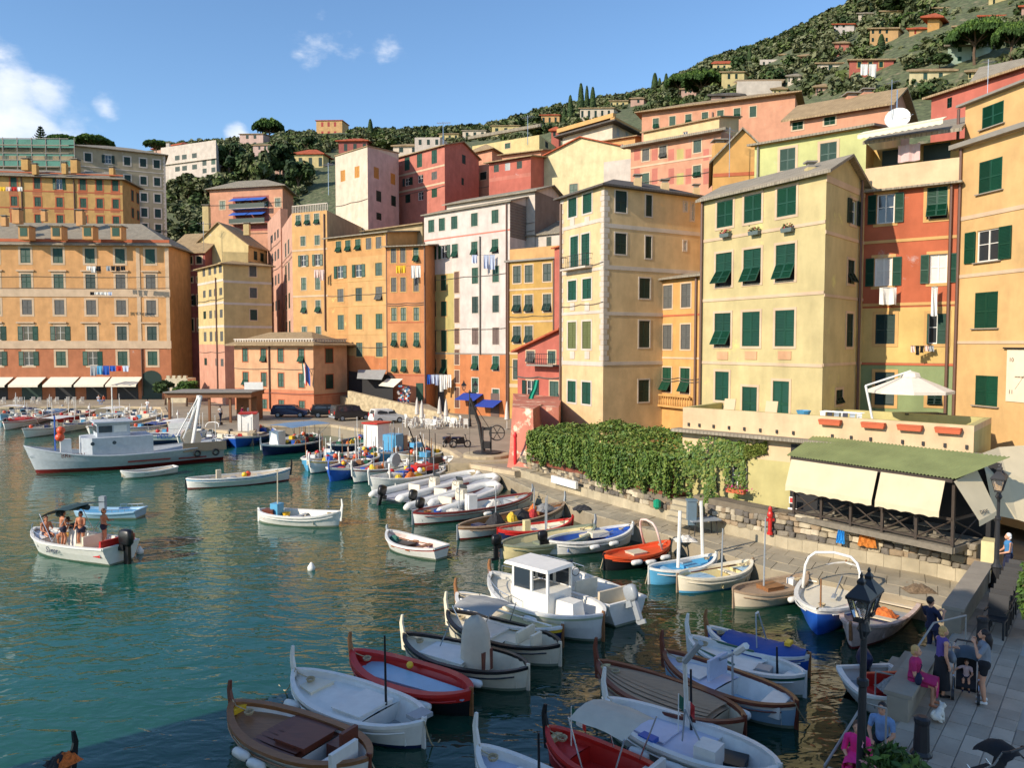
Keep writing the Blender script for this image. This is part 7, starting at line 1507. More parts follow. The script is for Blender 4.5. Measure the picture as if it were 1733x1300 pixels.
 for s in (-1, 1): MB().tube([(H.x(xs(312)), s * 1.4, 1.2), (H.x(xs(335)), s * .35, 5.2)], .14, 7).ob('gantry_leg', BC['white'], t); MB().tube([(H.x(xs(298)), s * 1.1, 2.0), (H.x(xs(332)), s * .3, 5.0)], .06, 5).ob('gantry_stay', BC['white'], t)
 MB().box((H.x(xs(335)), 0, 5.2), (.25, .9, .25)).ob('gantry_head', BC['white'], t)
 MB().lathe([(.7, -.6), (.7, -.5), (.3, -.5), (.3, .5), (.7, .5), (.7, .6)], 14).ob('net_drum', BC['beige'], t, (H.x(xs(318)), 0, 1.9)).rotation_euler = (pi / 2, 0, 0)
 MB().ball((0, 0, 0), .32, 10, 7).ob('buoy', BC['orange'], t, (H.x(xs(95)), .3 * side, 2.6), smooth=True); MB().ball((0, 0, 0), .3, 10, 7).ob('buoy', BC['orange'], t, (H.x(xs(97)), .2 * side, 3.1), smooth=True)
 MB().tube([(0, 0, 0), (0, 0, 2.6)], .06, 5).ob('bollard_post', BC['blue'], t, (H.x(xs(88)), 0, 1.6)); MB().box((0, 0, .6), (.7, .8, 1.2)).ob('vent_box', BC['white'], t, (H.x(xs(104)), 0, 1.2))
 MB().box((0, 0, 0), (H.x(xs(198)) - H.x(xs(270)), .05, .12)).ob('rub_strip', BC['darkred'], t, (H.x(xs(234)), side * 2.18, .62)); MB().box((0, 0, 0), (H.x(xs(285)) - H.x(xs(335)), .05, .12)).ob('rub_strip', BC['darkred'], t, (H.x(xs(310)), side * 2.03, .55))
 for px in (318, 352):
  o = MB().tube([(.22 * cos(a), 0, .22 * sin(a)) for a in [k * pi / 6 for k in range(13)]], .08, 6).ob('tyre_fender', BC['black'], t, (H.x(xs(px)), side * 2.1, .85))
 text_on('BRETON', .4, BC['darkred'], t, (H.x(xs(94 if side > 0 else 118)), side * (H.hb(xs(106)) * .98 + .04), 1.2), pi if side > 0 else 0)
 MB().box((0, 0, 0), (3.3, .05, .7)).ob('side_board', BC['teak'], t, (H.x(xs(333)), side * 1.95, 1.35))
 # fishing tour boat behind it
 t, H = boat('white and navy tour boat with lettering behind the trawler', (352, 728), (238, 735), 'navy', strake='white', strakew=.75, rail='white', segs=[(.02, .97, -.3, 'deckgrey')], fb=1.0, name='tour_boat', stem=None, transom=.8, ex=[('box', .4, 0, -.3, (2.0, 1.8, 1.4), 'white'), ('rails', .1, .9, .6)])
 nb = Vector((0, -1, 0)); ang = t.rotation_euler.z; yv = Vector((-sin(ang), cos(ang), 0)); side = 1 if yv.dot(nb) > 0 else -1
 text_on('PESCATURISMO', .55, BC['blue'], t, (H.x(.75) if side < 0 else H.x(.25), side * (H.hb(.5) + .05), .75), 0 if side < 0 else pi)
 # inner harbour: fishing boats crowded along the quay
 fish = [('blue fishing boat with a white wheelhouse moored by the customs house', (398, 740), (445, 722), 'blue', 'white', 'cab'), ('navy working boat under a grey awning', (442, 752), (545, 740), 'navy', 'white', 'awn'), ('small blue open boat left of the fishing fleet', (520, 776), (558, 762), 'sky', 'white', 'cl'), ('white and yellow striped fishing boat with nets', (524, 780), (600, 765), 'white', 'yellow', 'cl'), ('bright blue double-ended boat with upright stem', (557, 792), (622, 776), 'blue', 'white', 'cl'), ('white boat with a maroon stripe and a net drum', (596, 794), (690, 778), 'white', 'darkred', 'drum'), ('white gozzo with tall sides right of the net drum boat', (625, 808), (752, 790), 'white', None, 'red'), ('pale blue cabin fishing boat among the fleet', (640, 765), (700, 752), 'sky', 'white', 'bcab'), ('white boat with a turquoise box near the crane', (690, 790), (766, 772), 'white', None, 'box'), ('dark blue boat with orange awning at the back of the fleet', (560, 752), (625, 738), 'navy', 'white', 'cl'), ('teal fishing boat piled with floats', (590, 770), (645, 758), 'sky', 'white', 'cl'), ('long white launch drawn up near the crane', (672, 768), (752, 762), 'cream', None, 'box'), ('green fishing boat at the left end of the fleet', (476, 744), (530, 733), 'green', 'white', 'cl'), ('white wooden boat with a grey wheelhouse behind the teal boat', (610, 758), (668, 746), 'white', 'sky', 'cab'), ('weathered red fishing boat behind the net drum boat', (575, 778), (640, 768), 'darkred', 'white', 'cl'), ('grey skiff with poles between the fleet and the inflatables', (660, 800), (735, 784), 'grey', 'white', 'cl'), ('small orange fishing boat hard against the quay', (640, 750), (690, 742), 'orange', 'white', 'cl')]
 rr = random.Random(31)
 for lab, bw_, st_, h, s2, kind in fish:
  ex = []
  nets = ('orange', 'red', 'brown', 'dark', 'green', 'yellow', 'grey', 'blue')
  for k in range(7 if kind in ('cl', 'drum', 'bcab', 'red') else 3): ex.append(('net', rr.uniform(.25, .85), rr.uniform(-.4, .4), -.25, rr.uniform(.5, 1.1), rr.uniform(.4, .8), rr.uniform(.3, .6), rr.choice(nets)))
  for k in range(4): ex.append(('mast', rr.uniform(.2, .9), rr.uniform(.9, 2.3), rr.choice(('grey', 'wood', 'white', 'black')), rr.uniform(-.6, .6)))
  for k in range(5): ex.append(('box', rr.uniform(.2, .85), rr.uniform(-.5, .5), -.3, (rr.uniform(.3, .6), rr.uniform(.3, .5), rr.uniform(.3, .7)), rr.choice(('white', 'sky', 'blue', 'yellow', 'grey', 'red', 'wood', 'green'))))
  for k in range(3): ex.append(('buoy', rr.uniform(.2, .9), rr.uniform(-.6, .6), .25, rr.uniform(.12, .22), rr.choice(('orange', 'yellow', 'white', 'red'))))
  if kind == 'cab': ex += [('box', .45, 0, -.3, (1.6, 1.5, 2.3), 'white'), ('box', .45, 0, 2.0, (1.9, 1.7, .12), 'red')]
  if kind == 'awn': ex += [('bimini', .25, .9, 1.6, 'steel', 1.2), ('box', .25, 0, -.3, (.9, 1.0, 1.5), 'white')]
  if kind == 'bcab': ex += [('box', .4, 0, -.3, (1.3, 1.2, 1.7), 'sky'), ('box', .6, 0, -.3, (.5, 1.2, 1.5), 'teak')]
  if kind == 'box': ex += [('box', .4, 0, .6, (.9, .7, .35), 'sky'), ('boom', .4, 0, .6, .2, .2, 2.3, .05, 'black')]
  if kind == 'red': ex += [('box', .72, 0, .1, (1.8, .8, .4), 'red'), ('rails', .55, .95, .6), ('box', .85, .2, .5, (.8, .5, .4), 'black')]
  t, H = boat(lab, bw_, st_, h, s2, 'navy' if h == 'white' else None, 'white', [(.02, .2, -.12, 'white'), (.2, .96, -.4, 'teak')], (.6, 'blue' if 'stem' in lab else 'white') if kind != 'cab' else None, ex, fb=.75, name='fishing_boat', group='fishing boats along the quay')
  if kind == 'drum': MB().lathe([(.5, -.12), (.5, .12)], 14).ob('net_drum', BC['grey'], t, (H.x(.5), H.hb(.5), 1.3)).rotation_euler = (pi / 2, 0, 0)
 left = [('white motorboat with a red tarpaulin at the left edge', (6, 714), (74, 700), 'white', 'red'), ('white boat with tyre fenders in front of the left promenade', (38, 726), (140, 712), 'white', 'weath'), ('red inflatable-looking launch behind the tyre-fender boat', (95, 704), (150, 694), 'red', 'white'), ('small white boat with a teal cover by the promenade', (60, 702), (105, 692), 'white', 'sky'), ('cream boat moored left of the harbour steps', (150, 706), (215, 696), 'cream', 'white'), ('white cruiser with a dark windscreen near the steps', (185, 716), (262, 700), 'white', 'navy'), ('white boat with a blue cover nearest the kiosk jetty', (215, 724), (318, 706), 'white', 'blue'), ('white dayboat with an orange buoy by the jetty', (255, 734), (330, 716), 'white', 'orange'), ('low white launch beside the kiosk jetty', (300, 738), (372, 724), 'white', 'grey'), ('white fishing dinghy tucked behind the trawler wheelhouse', (150, 722), (200, 712), 'white', 'wood'), ('grey-blue skiff at the foot of the promenade wall', (0, 700), (40, 694), 'pale', 'white'), ('cream sloop with a white mast in the left crowd', (110, 716), (170, 706), 'cream', 'blue'), ('white cabin cruiser third row from the promenade', (200, 706), (255, 696), 'white', 'sky'), ('turquoise dayboat between the trawler and the promenade', (20, 706), (60, 698), 'sky', 'white'), ('white tender beside the harbour steps', (262, 716), (300, 706), 'white', 'red'), ('blue framed workboat behind the trawler stern', (322, 746), (388, 736), 'blue', 'white')]
 for i, (lab, bw_, st_, h, s2) in enumerate(left):
  ex = [('console', .5, 0, 'white'), ('outb', rr.choice(('black', 'grey', 'white')), 1.0), ('seat', .75, 0, 'cream', .9)]
  if 'red tarp' in lab: ex.append(('tarp', .05, .55, .3, 'red'))
  if 'teal' in lab or 'blue cover' in lab: ex.append(('tarp', .3, .9, .3, 'blue' if 'blue' in lab else 'steel'))
  if i % 3 == 1: ex.append(('bimini', .35, .7, .9, rr.choice(('white', 'navy', 'white'))))
  for k in range(2): ex.append(('mast', rr.uniform(.2, .9), rr.uniform(1, 2.6), 'white', rr.uniform(-.5, .5)))
  for k in range(3): ex.append(('box', rr.uniform(.2, .85), rr.uniform(-.4, .4), -.1, (.5, .4, .4), rr.choice(('white', 'cream', 'navy', 'sky', 'red'))))
  ex.append(('buoy', .1, .2, .3, .2, rr.choice(('orange', 'white', 'red')))); ex.append(('rails', .03, .35, .35)); ex.append(('arch', .8, .7, .8, 'white')) if i % 4 == 0 else None
  t, H = boat(lab, bw_, st_, h, s2, None, 'white', [(.02, .3, -.06, 'white'), (.3, .97, -.35, 'cream')], None, ex, fb=.75, transom=.8, name='motorboat', group='boats moored off the left promenade', beam=2.3)
  if 'tyre' in lab:
   for tt in (.2, .45): MB().tube([(.3 * cos(a), 0, .3 * sin(a)) for a in [k * pi / 6 for k in range(13)]], .1, 6).ob('tyre_fender', BC['black'], t, (H.x(tt), (1 if yv.y < 0 else -1) * (H.hb(tt) + .1), .5))
 # black motor and pale awning frame of the boat hidden behind the near lamp
 t, H = boat('speedboat with a large dark outboard behind the near lamp post', (1545, 1182), (1462, 1128), 'white', segs=[(.02, .97, -.3, 'grey')], stem=None, transom=.85, fb=.55, name='speedboat', beam=1.8, ex=[('seat', .5, 0, 'red', .9), ('net', .3, 0, .1, .8, .8, .4, 'grey')])
 outboard(t, -H.L / 2 + .05, .6, 0, 'navy', 1.0, .5)
 for px, py, lab in ((237, 937, 'white gull or float drifting right of the motorboat with bathers'), (527, 965, 'white mooring buoy floating in the open water')):
  p = atz(px, py, 0); tag(MB().lathe([(.02, -.1), (.16, -.02), (.17, .12), (.1, .22), (.05, .3), (.02, .33)], 10).ob('mooring_buoy', BC['white'], None, p, smooth=True), lab.replace('gull or float', 'mooring buoy'), 'buoy')
 # mooring lines
 ml = [((625, 1284, .6), (690, 1330, .3)), ((718, 1222, .7), (745, 1252, 0.05)), ((500, 1133, .9), (472, 1160, .0)), ((1098, 962, .6), (1085, 990, 0)), ((1022, 940, .6), (1008, 962, 0)), ((1241, 1000, .6), (1247, 1022, 0)), ((1346, 1192, .7), (1395, 1215, 0)), ((1366, 970, .8), (1400, 975, .8)), ((1273, 946, .8), (1300, 945, .8)), ((900, 832, .9), (925, 836, .8)), ((955, 848, .9), (985, 858, .8))]
 for i, (a, c) in enumerate(ml):
  who = ('varnished gozzo stern', 'plain white gozzo stern', 'plain white gozzo bow', 'sky blue gozzo', 'orange-red gozzo', 'brown-decked cream gozzo', 'lilac-white gozzo stern', 'brown-decked gozzo to the quay', 'cream blue-floored gozzo to the quay', 'red-striped gozzo to the quay', 'net-heaped gozzo to the quay')[i]
  moor(atz(*a), atz(*c), 'thin mooring rope of the ' + who)
craft()
# ------------------------------------------------------------------ customs house, kiosk, ramp, vehicles, street furniture
def ground(px, py, z=1.1): return atz(px, py, z)
ORD = 'first second third fourth fifth sixth seventh eighth ninth tenth eleventh twelfth thirteenth fourteenth fifteenth sixteenth seventeenth eighteenth nineteenth twentieth'.split()
def street_things():
 # added plain house outside the frame at left, to shade near boats and terrace
 sb = thing('shade_house', 'unseen plain house added at left to shade the near boats', 'house', (-15.9, -1.3, 0)); MB().box((0, 0, 7.9), (16.8, 17.4, 15.8)).ob('wall', P_['hillor'], sb); MB().box((0, 0, 15.9), (17, 17.6, .2)).ob('roof', V['slate'], sb)
 r, W, O, zt = building('customs_house', 'peach two-storey harbour office with white roof balustrade and hipped roof', [(396, 99), (530, 92.5), (587, 98)], (1, 584), 1.1, P_['peach'], roof=('hip', 1.6, .9), rmat='tan', cat='building', trim='orangetrim', tw=.1,
      wins=[(0, [415, 446, 475, 510], [(590, 612, 'CTCT'), (630, 653, 'TCCC'), (674, 690, 'CCCC')], 9), (1, [557], [(590, 614, 'D'), (634, 658, 'D')], 13)], patches=[(0, 380, 664, 600, 720, P_['peachlow']), (1, 500, 666, 600, 720, P_['peachlow'])], bands=[(0, 415, 662, 665, 'orangetrim'), (1, 557, 666, 669, 'orangetrim')], pipes=[(0, 456, 586, 692)])
 for w in W[:2]:
  b = MB(); n = int(w.L / .45)
  for k in range(n): b.box((w.L * (k + .5) / n, 0, .3), (.2, .2, .5))
  b.box((w.L / 2, 0, .62), (w.L, .3, .16)); b.ob('balustrade', V['whitetrim'], r, w.pt(0, zt + .1, -.1) - O, w.ang)
 for dx, cols_, lab in ((0, ('green', 'white', 'red'), 0), (1.3, ('navy', 'navy', 'blue'), 1)):
  w = W[0]; p = w.pt(w.L - .5 + dx * .4, 5.8, .2) - O; f = obj('flag', None, r, p); MB().tube([(0, 0, 0), (-.7, -1.0, 1.8)], .03, 5).ob('flagstaff', V['iron'], f); b = MB()
  for i in range(3): b.cur = i; b.grid([[(-.65 + .35 * (i + s) * .5 + .05 * sin(q), -.95 + .1 * q, 1.7 - .75 * q - (i + s) * .28) for q in (0, 1, 2, 3)] for s in (0, 1)])
  b.ob('flag_cloth', [BC[c] for c in cols_], f)
 # jetty kiosk
 c = ground(352, 716); t = thing('kiosk', 'brown flat-roofed ferry kiosk on the jetty', 'kiosk', (c.x, c.y + 2.5, 1.1), .05); wd = mat('wood_brown', srgb(128, 84, 52), .7, .15, 4)
 MB().box((0, 0, 3.0), (9.0, 5.2, .5), rx=.02).ob('roof', wd, t); MB().box((0, -.1, 3.3), (9.3, 5.5, .1)).ob('roof_edge', V['lead'], t); MB().box((3.3, 1, 1.4), (2.2, 2.4, 2.7)).ob('booth', wd, t); MB().box((4.4, -1.2, 3.9), (2, .1, .8)).ob('sign', BC['white'], t)
 for x in (-4.2, 0, 2.2, 4.3): MB().box((x, -2.3, 1.4), (.22, .22, 2.8)).ob('post', wd, t)
 # ramp with rubble parapet
 rm = stone('ramp_rubble', (186, 168, 134), .35, 2.4, 1.0, 5); g = lambda px, D: xy(at(px, 583, D)); A, Bq, C, Dq = g(590, 93), g(778, 84.5), g(724, 92.5), g(560, 100.8)
 b = MB(); v = lambda p, z: (p.x, p.y, z); b.quad(v(A, 2.9), v(Bq, 1.11), v(C, 2.3), v(Dq, 3.2)); ra = b
 ra.cur = 1; ra.quad(v(A, 1.0), v(Bq, 1.0), v(Bq, 1.11), v(A, 2.9)); ra.quad(v(Dq, 1.0), v(A, 1.0), v(A, 2.9), v(Dq, 3.2)); struct(ra.ob('ramp', [stone('ramp_top', (160, 148, 126)), rm]))
 pw = thing('ramp_parapet', 'rubble stone parapet sloping along the ramp behind the cars', 'wall', (A.x, A.y, 1.1)); d = Bq - A; n = Vector((d.y, -d.x)).normalized() * .25; o = Vector((A.x, A.y, 1.1)); b = MB(); Q = [Vector(v(A - n * 0, 1.05)), Vector(v(Bq, 1.05)), Vector(v(Bq, 1.5)), Vector(v(A, 3.9))]; n3 = Vector((n.x, n.y, 0)); F_ = [q + n3 - o for q in Q]; K_ = [q - n3 - o for q in Q]
 b.quad(*F_); b.quad(*K_[::-1])
 for k in range(4): b.quad(F_[k], K_[k], K_[(k + 1) % 4], F_[(k + 1) % 4])
 b.ob('wall', rm, pw)
 # shop under the arches, with its awnings and goods
 t = thing('shop', 'dark souvenir shop with grey and cream awnings at the top of the ramp', 'shop', at(640, 655, 97)); O3 = Vector(t.location); Q = lambda x, y, D: at(x, y, D) - O3
 MB().quad(Q(590, 680, 97.6), Q(665, 684, 93.2), Q(665, 636, 93.2), Q(590, 628, 97.6)).ob('shop_front', V['dark'], t)
 MB().slab([Q(606, 626, 96.5), Q(604, 640, 93.5), Q(646, 642, 91.5), Q(654, 626, 94)], .06).ob('awning', TARP['grey'], t); MB().slab([Q(655, 641, 93.6), Q(641, 652, 91), Q(666, 655, 90), Q(682, 641, 92.2)], .06).ob('awning', mat('awning_cream', (.7, .6, .5)), t)
 t = thing('souvenir_rack', 'rack hung with colourful clothes beside the ramp shop', 'rack', (*xy(at(684, 680, 91)), 2.2)); b = MB(); rr = random.Random(3)
 for k in range(90): b.cur = k % 5; p = Vector((rr.uniform(-.7, .7), rr.uniform(-.3, .3), rr.uniform(.2, 2.4))); leafquad(b, p, .16, rr, 0, 1.2, Vector((rr.gauss(0, .3), -1, 0)))
 b.ob('clothes', [BC['white'], BC['red'], BC['navy'], BC['pink'], BC['sky']], t); MB().tube([(0, 0, 0), (0, 0, 2.5)], .05, 5).ob('stand', V['iron'], t)
 # harbour-side odds and ends at left
 c = atz(305, 668, 1.1); t = thing('stone_turret', 'small pale stone turret with slit arches beside the orange block', 'turret', (at(306, 650, 112).x, 112, 1.1)); MB().box((0, 0, 1.7), (3.2, 3, 3.6)).ob('wall', stone('turret', (200, 188, 160)), t)
 for k in range(4): MB().box((-1.2 + .8 * k, -1.53, 1.9), (.28, .08, 1.0)).ob('slit', V['dark'], t); MB().box((-1.2 + .8 * k, -1.2, 3.7), (.45, .5, .4)).ob('merlon', stone('turret', (200, 188, 160)), t)
 for px, D, s, lab in ((278, 106, 1.5, 'dark clipped tree beside the arched door'), (314, 104, 1.9, 'round clipped topiary tree beside the stone turret')):
  t = thing('topiary_tree', lab, 'tree', (at(px, 600, D).x, D, 1.1)); obj('crown', CROWNS[3] if px < 300 else crown_mesh('crown', 1500, .1, (1, 1, .7), PIN, 77, 24), t, (0, 0, 2.6), 0, (s, s, s * .75)); MB().tube([(0, 0, 0), (.1, 0, 1.4), (0, 0, 2.2)], [.16, .12, .1], 6).ob('trunk', BARK, t)
 ps = struct(MB().prism([xy(atz(x, y, 1.1)) for x, y in ((215, 690), (278, 690), (283, 720), (240, 722))], .2, .5).ob('landing', rm))
 # laundry
 def laundry(label, px0, px1, py, D, items, h, group='washing hung out to dry'):
  A = at(px0, py, D); Bq = at(px1, py, D); t = thing('laundry', label, 'laundry', A, 0, group); L = (Bq - A).length; d = (Bq - A); b = MB().tube([(0, 0, 0), d * .5 - Vector((0, 0, .05)), d], .012, 4).ob('line', V['iron'], t); n = len(items)
  for k, c in enumerate(items):
   if c == '-': continue
   w = L / n * .9; hh = h * (1 if c.isupper() else .65) * R.uniform(.8, 1.1); m = {'w': 'white', 'k': 'black', 'b': 'blue', 's': 'sky', 'r': 'red', 'y': 'yellow', 'p': 'pink', 'g': 'grey', 't': 'green', 'l': 'paleblue'}[c.lower()]; x0 = L * (k + .05) / n; u = d / L
   MB().grid([[u * (x0 + w * q / 5) + Vector((0, -.04 * sin(q * 1.9 + k) * j, -hh * j / 3 - .03 * (q % 2) * j / 3)) for q in range(6)] for j in range(4)]).ob('cloth', mat('laundry_' + m, BC[m].diffuse_color[:3], .95, .08), t)
 laundry('washing line with white and dark clothes under the top windows of the orange block', 146, 212, 450, 113.5, 'wWk-gkkk', 1.1); laundry('washing line with pale clothes on the third storey of the orange block', 152, 190, 494, 114, 'kwwwl', .7); laundry('coloured towels on the line above the shop awnings', 152, 218, 619, 113, 'GSBbrl', 1.4)
 laundry('pink and white washing on the frescoed block at the left edge', 0, 38, 316, 133, 'yprw', 1.0)
 laundry('yellow cloth and white sheet outside the narrow orange house', 670, 712, 449, 92, 'yy-WW', 1.6); laundry('three pale blue garments on the white building', 798, 838, 431, 88.5, 'l-LL', 1.7); laundry('white sheets and small clothes above the grey door', 722, 764, 634, 93, 'bllWWW', 1.9); laundry('pink cloth on the tall yellow house', 531, 549, 456, 100, 'PP', 1.3)
 laundry('large white towel under the left middle window of the red house', 1487, 1519, 486, 38.7, 'W', 1.05); laundry('white cloth under the right middle window of the red house', 1576, 1588, 485, 37.6, 'W', 1.4); laundry('small dark and pink clothes on the yellow storey', 1541, 1580, 585, 37.8, 'pKkpg', .5)
 laundry('white washing on the coral hill house', 1456, 1484, 108, hill_at(1465, 140) - 3, 'wW', 3.0)
 t = tag(MB().grid([[at(904 + 3 * q - 9 * j / 3 - 3 * (j > 1), 643 + 14 * j, 66 - .6 * j + .15 * (q % 2)) for q in range(4)] for j in range(4)]).ob('green_cloth', mat('cloth_teal', srgb(20, 140, 112), .8), None), 'long teal cloth blowing from the coral house window', 'cloth')
 # vehicles
 def car(label, px, py, D, rz, body, L, Wd, Hh, glass=GLASSB, suv=False):
  p = ground(px, py); t = thing('car', label, 'car', p, rz, 'cars parked on the piazza'); k = L / 2
  prof = [(-k, .35), (-k, .85), (-k + .08, 1.0), (-k + .22, Hh * .97), (-k + .5, Hh), (k * .15, Hh * .98), (k * .5, 1.0), (k * .95, .82), (k, .6), (k, .3)]
  b = MB(); n = len(prof); s0 = [(x, -Wd / 2 * (1 if z < 1.05 else .86), z) for x, z in prof]; s1 = [(x, -y, z) for x, y, z in s0]
  b.quad(*s0); b.quad(*s1[::-1])
  for i in range(n): j = (i + 1) % n; b.quad(s1[i], s1[j], s0[j], s0[i])
  b.ob('body', body, t)
  for sy in (-1, 1):
   for x0, x1 in ((-k + .42, -.12 * k), (-.08 * k, k * .34)): y = sy * (Wd / 2 * .93 + .012); MB().quad((x0, y + sy * .05, 1.06), (x1 + .12 * (x1 > 0), y + sy * .05, 1.06), (x1 - .05, y - sy * .055, Hh - .12), (x0 + .05, y - sy * .055, Hh - .12)).ob('side_window', glass, t)
   for x in (-k * .62, k * .62):
    w = MB(); w.lathe([(.05, -.1), (.31, -.1), (.33, -.05), (.33, .05), (.31, .1), (.05, .1)], 14); wo = w.ob('wheel', BC['black'], t, (x, sy * (Wd / 2 - .06), .33)); wo.rotation_euler = (pi / 2, 0, 0); MB().lathe([(.2, -.105), (.2, .105)], 10).ob('hub_cap', BC['grey'], wo)
   MB().box((-k - .01, sy * (Wd / 2 - .14), .95), (.05, .16, .36)).ob('tail_light', BC['red'], t); MB().box((k - .02, sy * (Wd / 2 - .25), .7), (.06, .3, .14)).ob('headlight', BC['white'], t)
  MB().quad((-k + .085, -Wd * .38, 1.06), (-k + .085, Wd * .38, 1.06), (-k + .2, Wd * .33, Hh - .1), (-k + .2, -Wd * .33, Hh - .1)).ob('rear_window', glass, t); MB().box((-k - .02, 0, .48), (.08, Wd * .95, .2)).ob('bumper', BC['grey'] if suv else body, t); MB().box((-k - .02, 0, .72), (.03, .5, .12)).ob('number_plate', BC['white'], t)
 car('small white hatchback seen from behind beside the ramp wall', 655, 716, 83, .55, BC['white'], 3.6, 1.6, 1.55); car('dark off-road car left of the white hatchback', 594, 711, 86, .6, paint('car_dark', (64, 60, 56), .3), 4.4, 1.8, 1.75, suv=True); car('black car parked against the harbour office corner', 556, 706, 90, .3, BC['black'], 4.0, 1.7, 1.5); car('dark blue car parked along the harbour office', 492, 706, 92, .05, BC['navy'], 4.1, 1.7, 1.45)
 for px, py, rz, lab in ((758, 757, 1.2, 'black scooter on the quay edge, left one'), (779, 758, .3, 'black motorcycle on the quay edge, right one')):
  t = thing('motorcycle', lab, 'motorcycle', ground(px, py), rz, 'motorcycles on the quay')
  for x in (-.6, .6): MB().tube([(.27 * cos(a), 0, .3 + .27 * sin(a)) for a in [q * pi / 6 for q in range(13)]], .06, 6).ob('wheel', BC['black'], t, (x, 0, 0))
  b = MB(); b.box((0, 0, .5), (.7, .26, .35)); b.box((.1, 0, .78), (.4, .26, .2)); b.box((-.5, 0, .75), (.5, .22, .15)); b.ob('body', BC['black'], t); MB().tube([(.6, 0, .3), (.42, 0, 1.0), (.4, .3, 1.05), (.4, -.3, 1.05)], .03, 5).ob('handlebar', V['iron'], t); MB().box((-.35, 0, .86), (.7, .28, .1)).ob('seat', BC['navy'], t)
 # old iron crane on its round stone base
 p = ground(824, 776); t = thing('crane', 'old black iron hand crane on a round stone base', 'crane', p); sb_ = stone('crane_base', (178, 162, 132), .2, 1.5, .6, 7); MB().lathe([(1.75, 0), (1.75, .35), (1.6, .4)], 20).ob('base', sb_, t); MB().lathe([(1.05, .4), (1.05, .5), (.5, .55)], 16).ob('turntable', V['iron'], t)
 ir = mat('iron_old', (.03, .028, .026), .55, .2, 6)
 b = MB()
 for sx in (-.3, .3): b.box((sx, 0, 1.4), (.12, .5, 1.9))
 b.box((0, 0, 1.0), (.6, .5, .5)); b.box((0, 0, 2.2), (.7, .3, .2)); b.ob('frame', ir, t); MB().tube([(-.25, 0, .6), (-.55, -.2, 2.6), (-1.2, -.5, 4.5)], [.17, .15, .1], 6).ob('jib', ir, t); MB().tube([(.2, 0, 2.2), (-1.2, -.5, 4.5)], .025, 4).ob('stay', ir, t); MB().tube([(-1.2, -.5, 4.5), (-1.25, -.5, .2)], .012, 4).ob('chain', ir, t)
 b = MB(); b.tube([(.55 * cos(a), 0, .55 * sin(a)) for a in [q * pi / 9 for q in range(19)]], .05, 6)
 for q in range(3): a = q * pi / 3; b.tube([(.55 * cos(a), 0, .55 * sin(a)), (-.55 * cos(a), 0, -.55 * sin(a))], .03, 4)
 b.ob('gear_wheel', ir, t, (.75, -.1, 1.9))
 bs = thing('stone_landing', 'stepped stone landing in front of the iron crane', 'landing', (p.x, p.y - 2.2, 0)); MB().prism([(-2.6, -1.2), (3.6, .3), (3.4, 1.8), (-2.4, 1.4)], -1, 1.25).ob('step', sb_, bs); MB().prism([(-3.6, -1.9), (3.9, -.7), (3.6, .4), (-2.6, -1.2)], -1, .7).ob('step', sb_, bs)
 # cafe: folded parasols, chairs, tables
 cl = mat('parasol_white', srgb(206, 200, 190), .9); base = None
 for i, (px, py) in enumerate(((706, 717), (714, 724), (744, 716), (755, 720), (858, 727))):
  t = thing('folded_parasol', 'folded white parasol, %s from the left on the piazza' % ('first', 'second', 'third', 'fourth', 'fifth')[i], 'parasol', ground(px, py), 0, 'folded parasols'); s = 1.0 if i < 4 else .9
  MB().lathe([(.05, .9), (.26, 1.0), (.2, 1.6), (.12, 2.4), (.02, 2.75)], 9).ob('canopy', cl, t); MB().tube([(0, 0, 0), (0, 0, 2.8)], .03, 5).ob('pole', BC['white'], t); MB().lathe([(.25, 0), (.25, .08), (.05, .1)], 8).ob('base', V['lead'], t)
 wh = BC['white']
 def chair0(m, name, lab, grp):
  t = thing(name, lab, 'chair', (0, 0, 0), 0, grp); MB().box((0, 0, .44), (.46, .44, .05)).ob('seat', m, t); MB().box((0, .22, .72), (.46, .05, .52), rx=-.15).ob('backrest', m, t)
  for sx in (-.2, .2):
   for sy in (-.19, .2): MB().box((sx, sy, .22), (.045, .045, .44)).ob('leg', m, t)
   MB().box((sx * 1.15, 0, .64), (.045, .44, .04)).ob('armrest', m, t)
  return t
 c0 = chair0(wh, 'cafe_chair', 'white plastic chair standing among the folded parasols on the piazza', 'white chairs on the piazza'); rr = random.Random(12); first = True
 for k in range(20):
  px = 686 + k * 5.4 + rr.uniform(-2, 2); t = c0 if first else copy_tree(c0); first = False; p = ground(px, 719 + rr.uniform(-3, 8)); t.location = p; t.rotation_euler = (0, 0, rr.uniform(0, 6.28)); t['label'] = 'white plastic chair among the folded parasols, %s from the left' % ORD[k]
 for k, px in enumerate((702, 722, 742, 764)):
  t = thing('cafe_table', 'white cafe table, %s from the left' % ('first', 'second', 'third', 'fourth')[k], 'table', ground(px, 722), 0, 'white cafe tables'); MB().lathe([(.42, .7), (.42, .74)], 12).ob('tabletop', wh, t); MB().lathe([(.28, 0), (.05, .06), (.04, .7)], 8).ob('leg', wh, t)
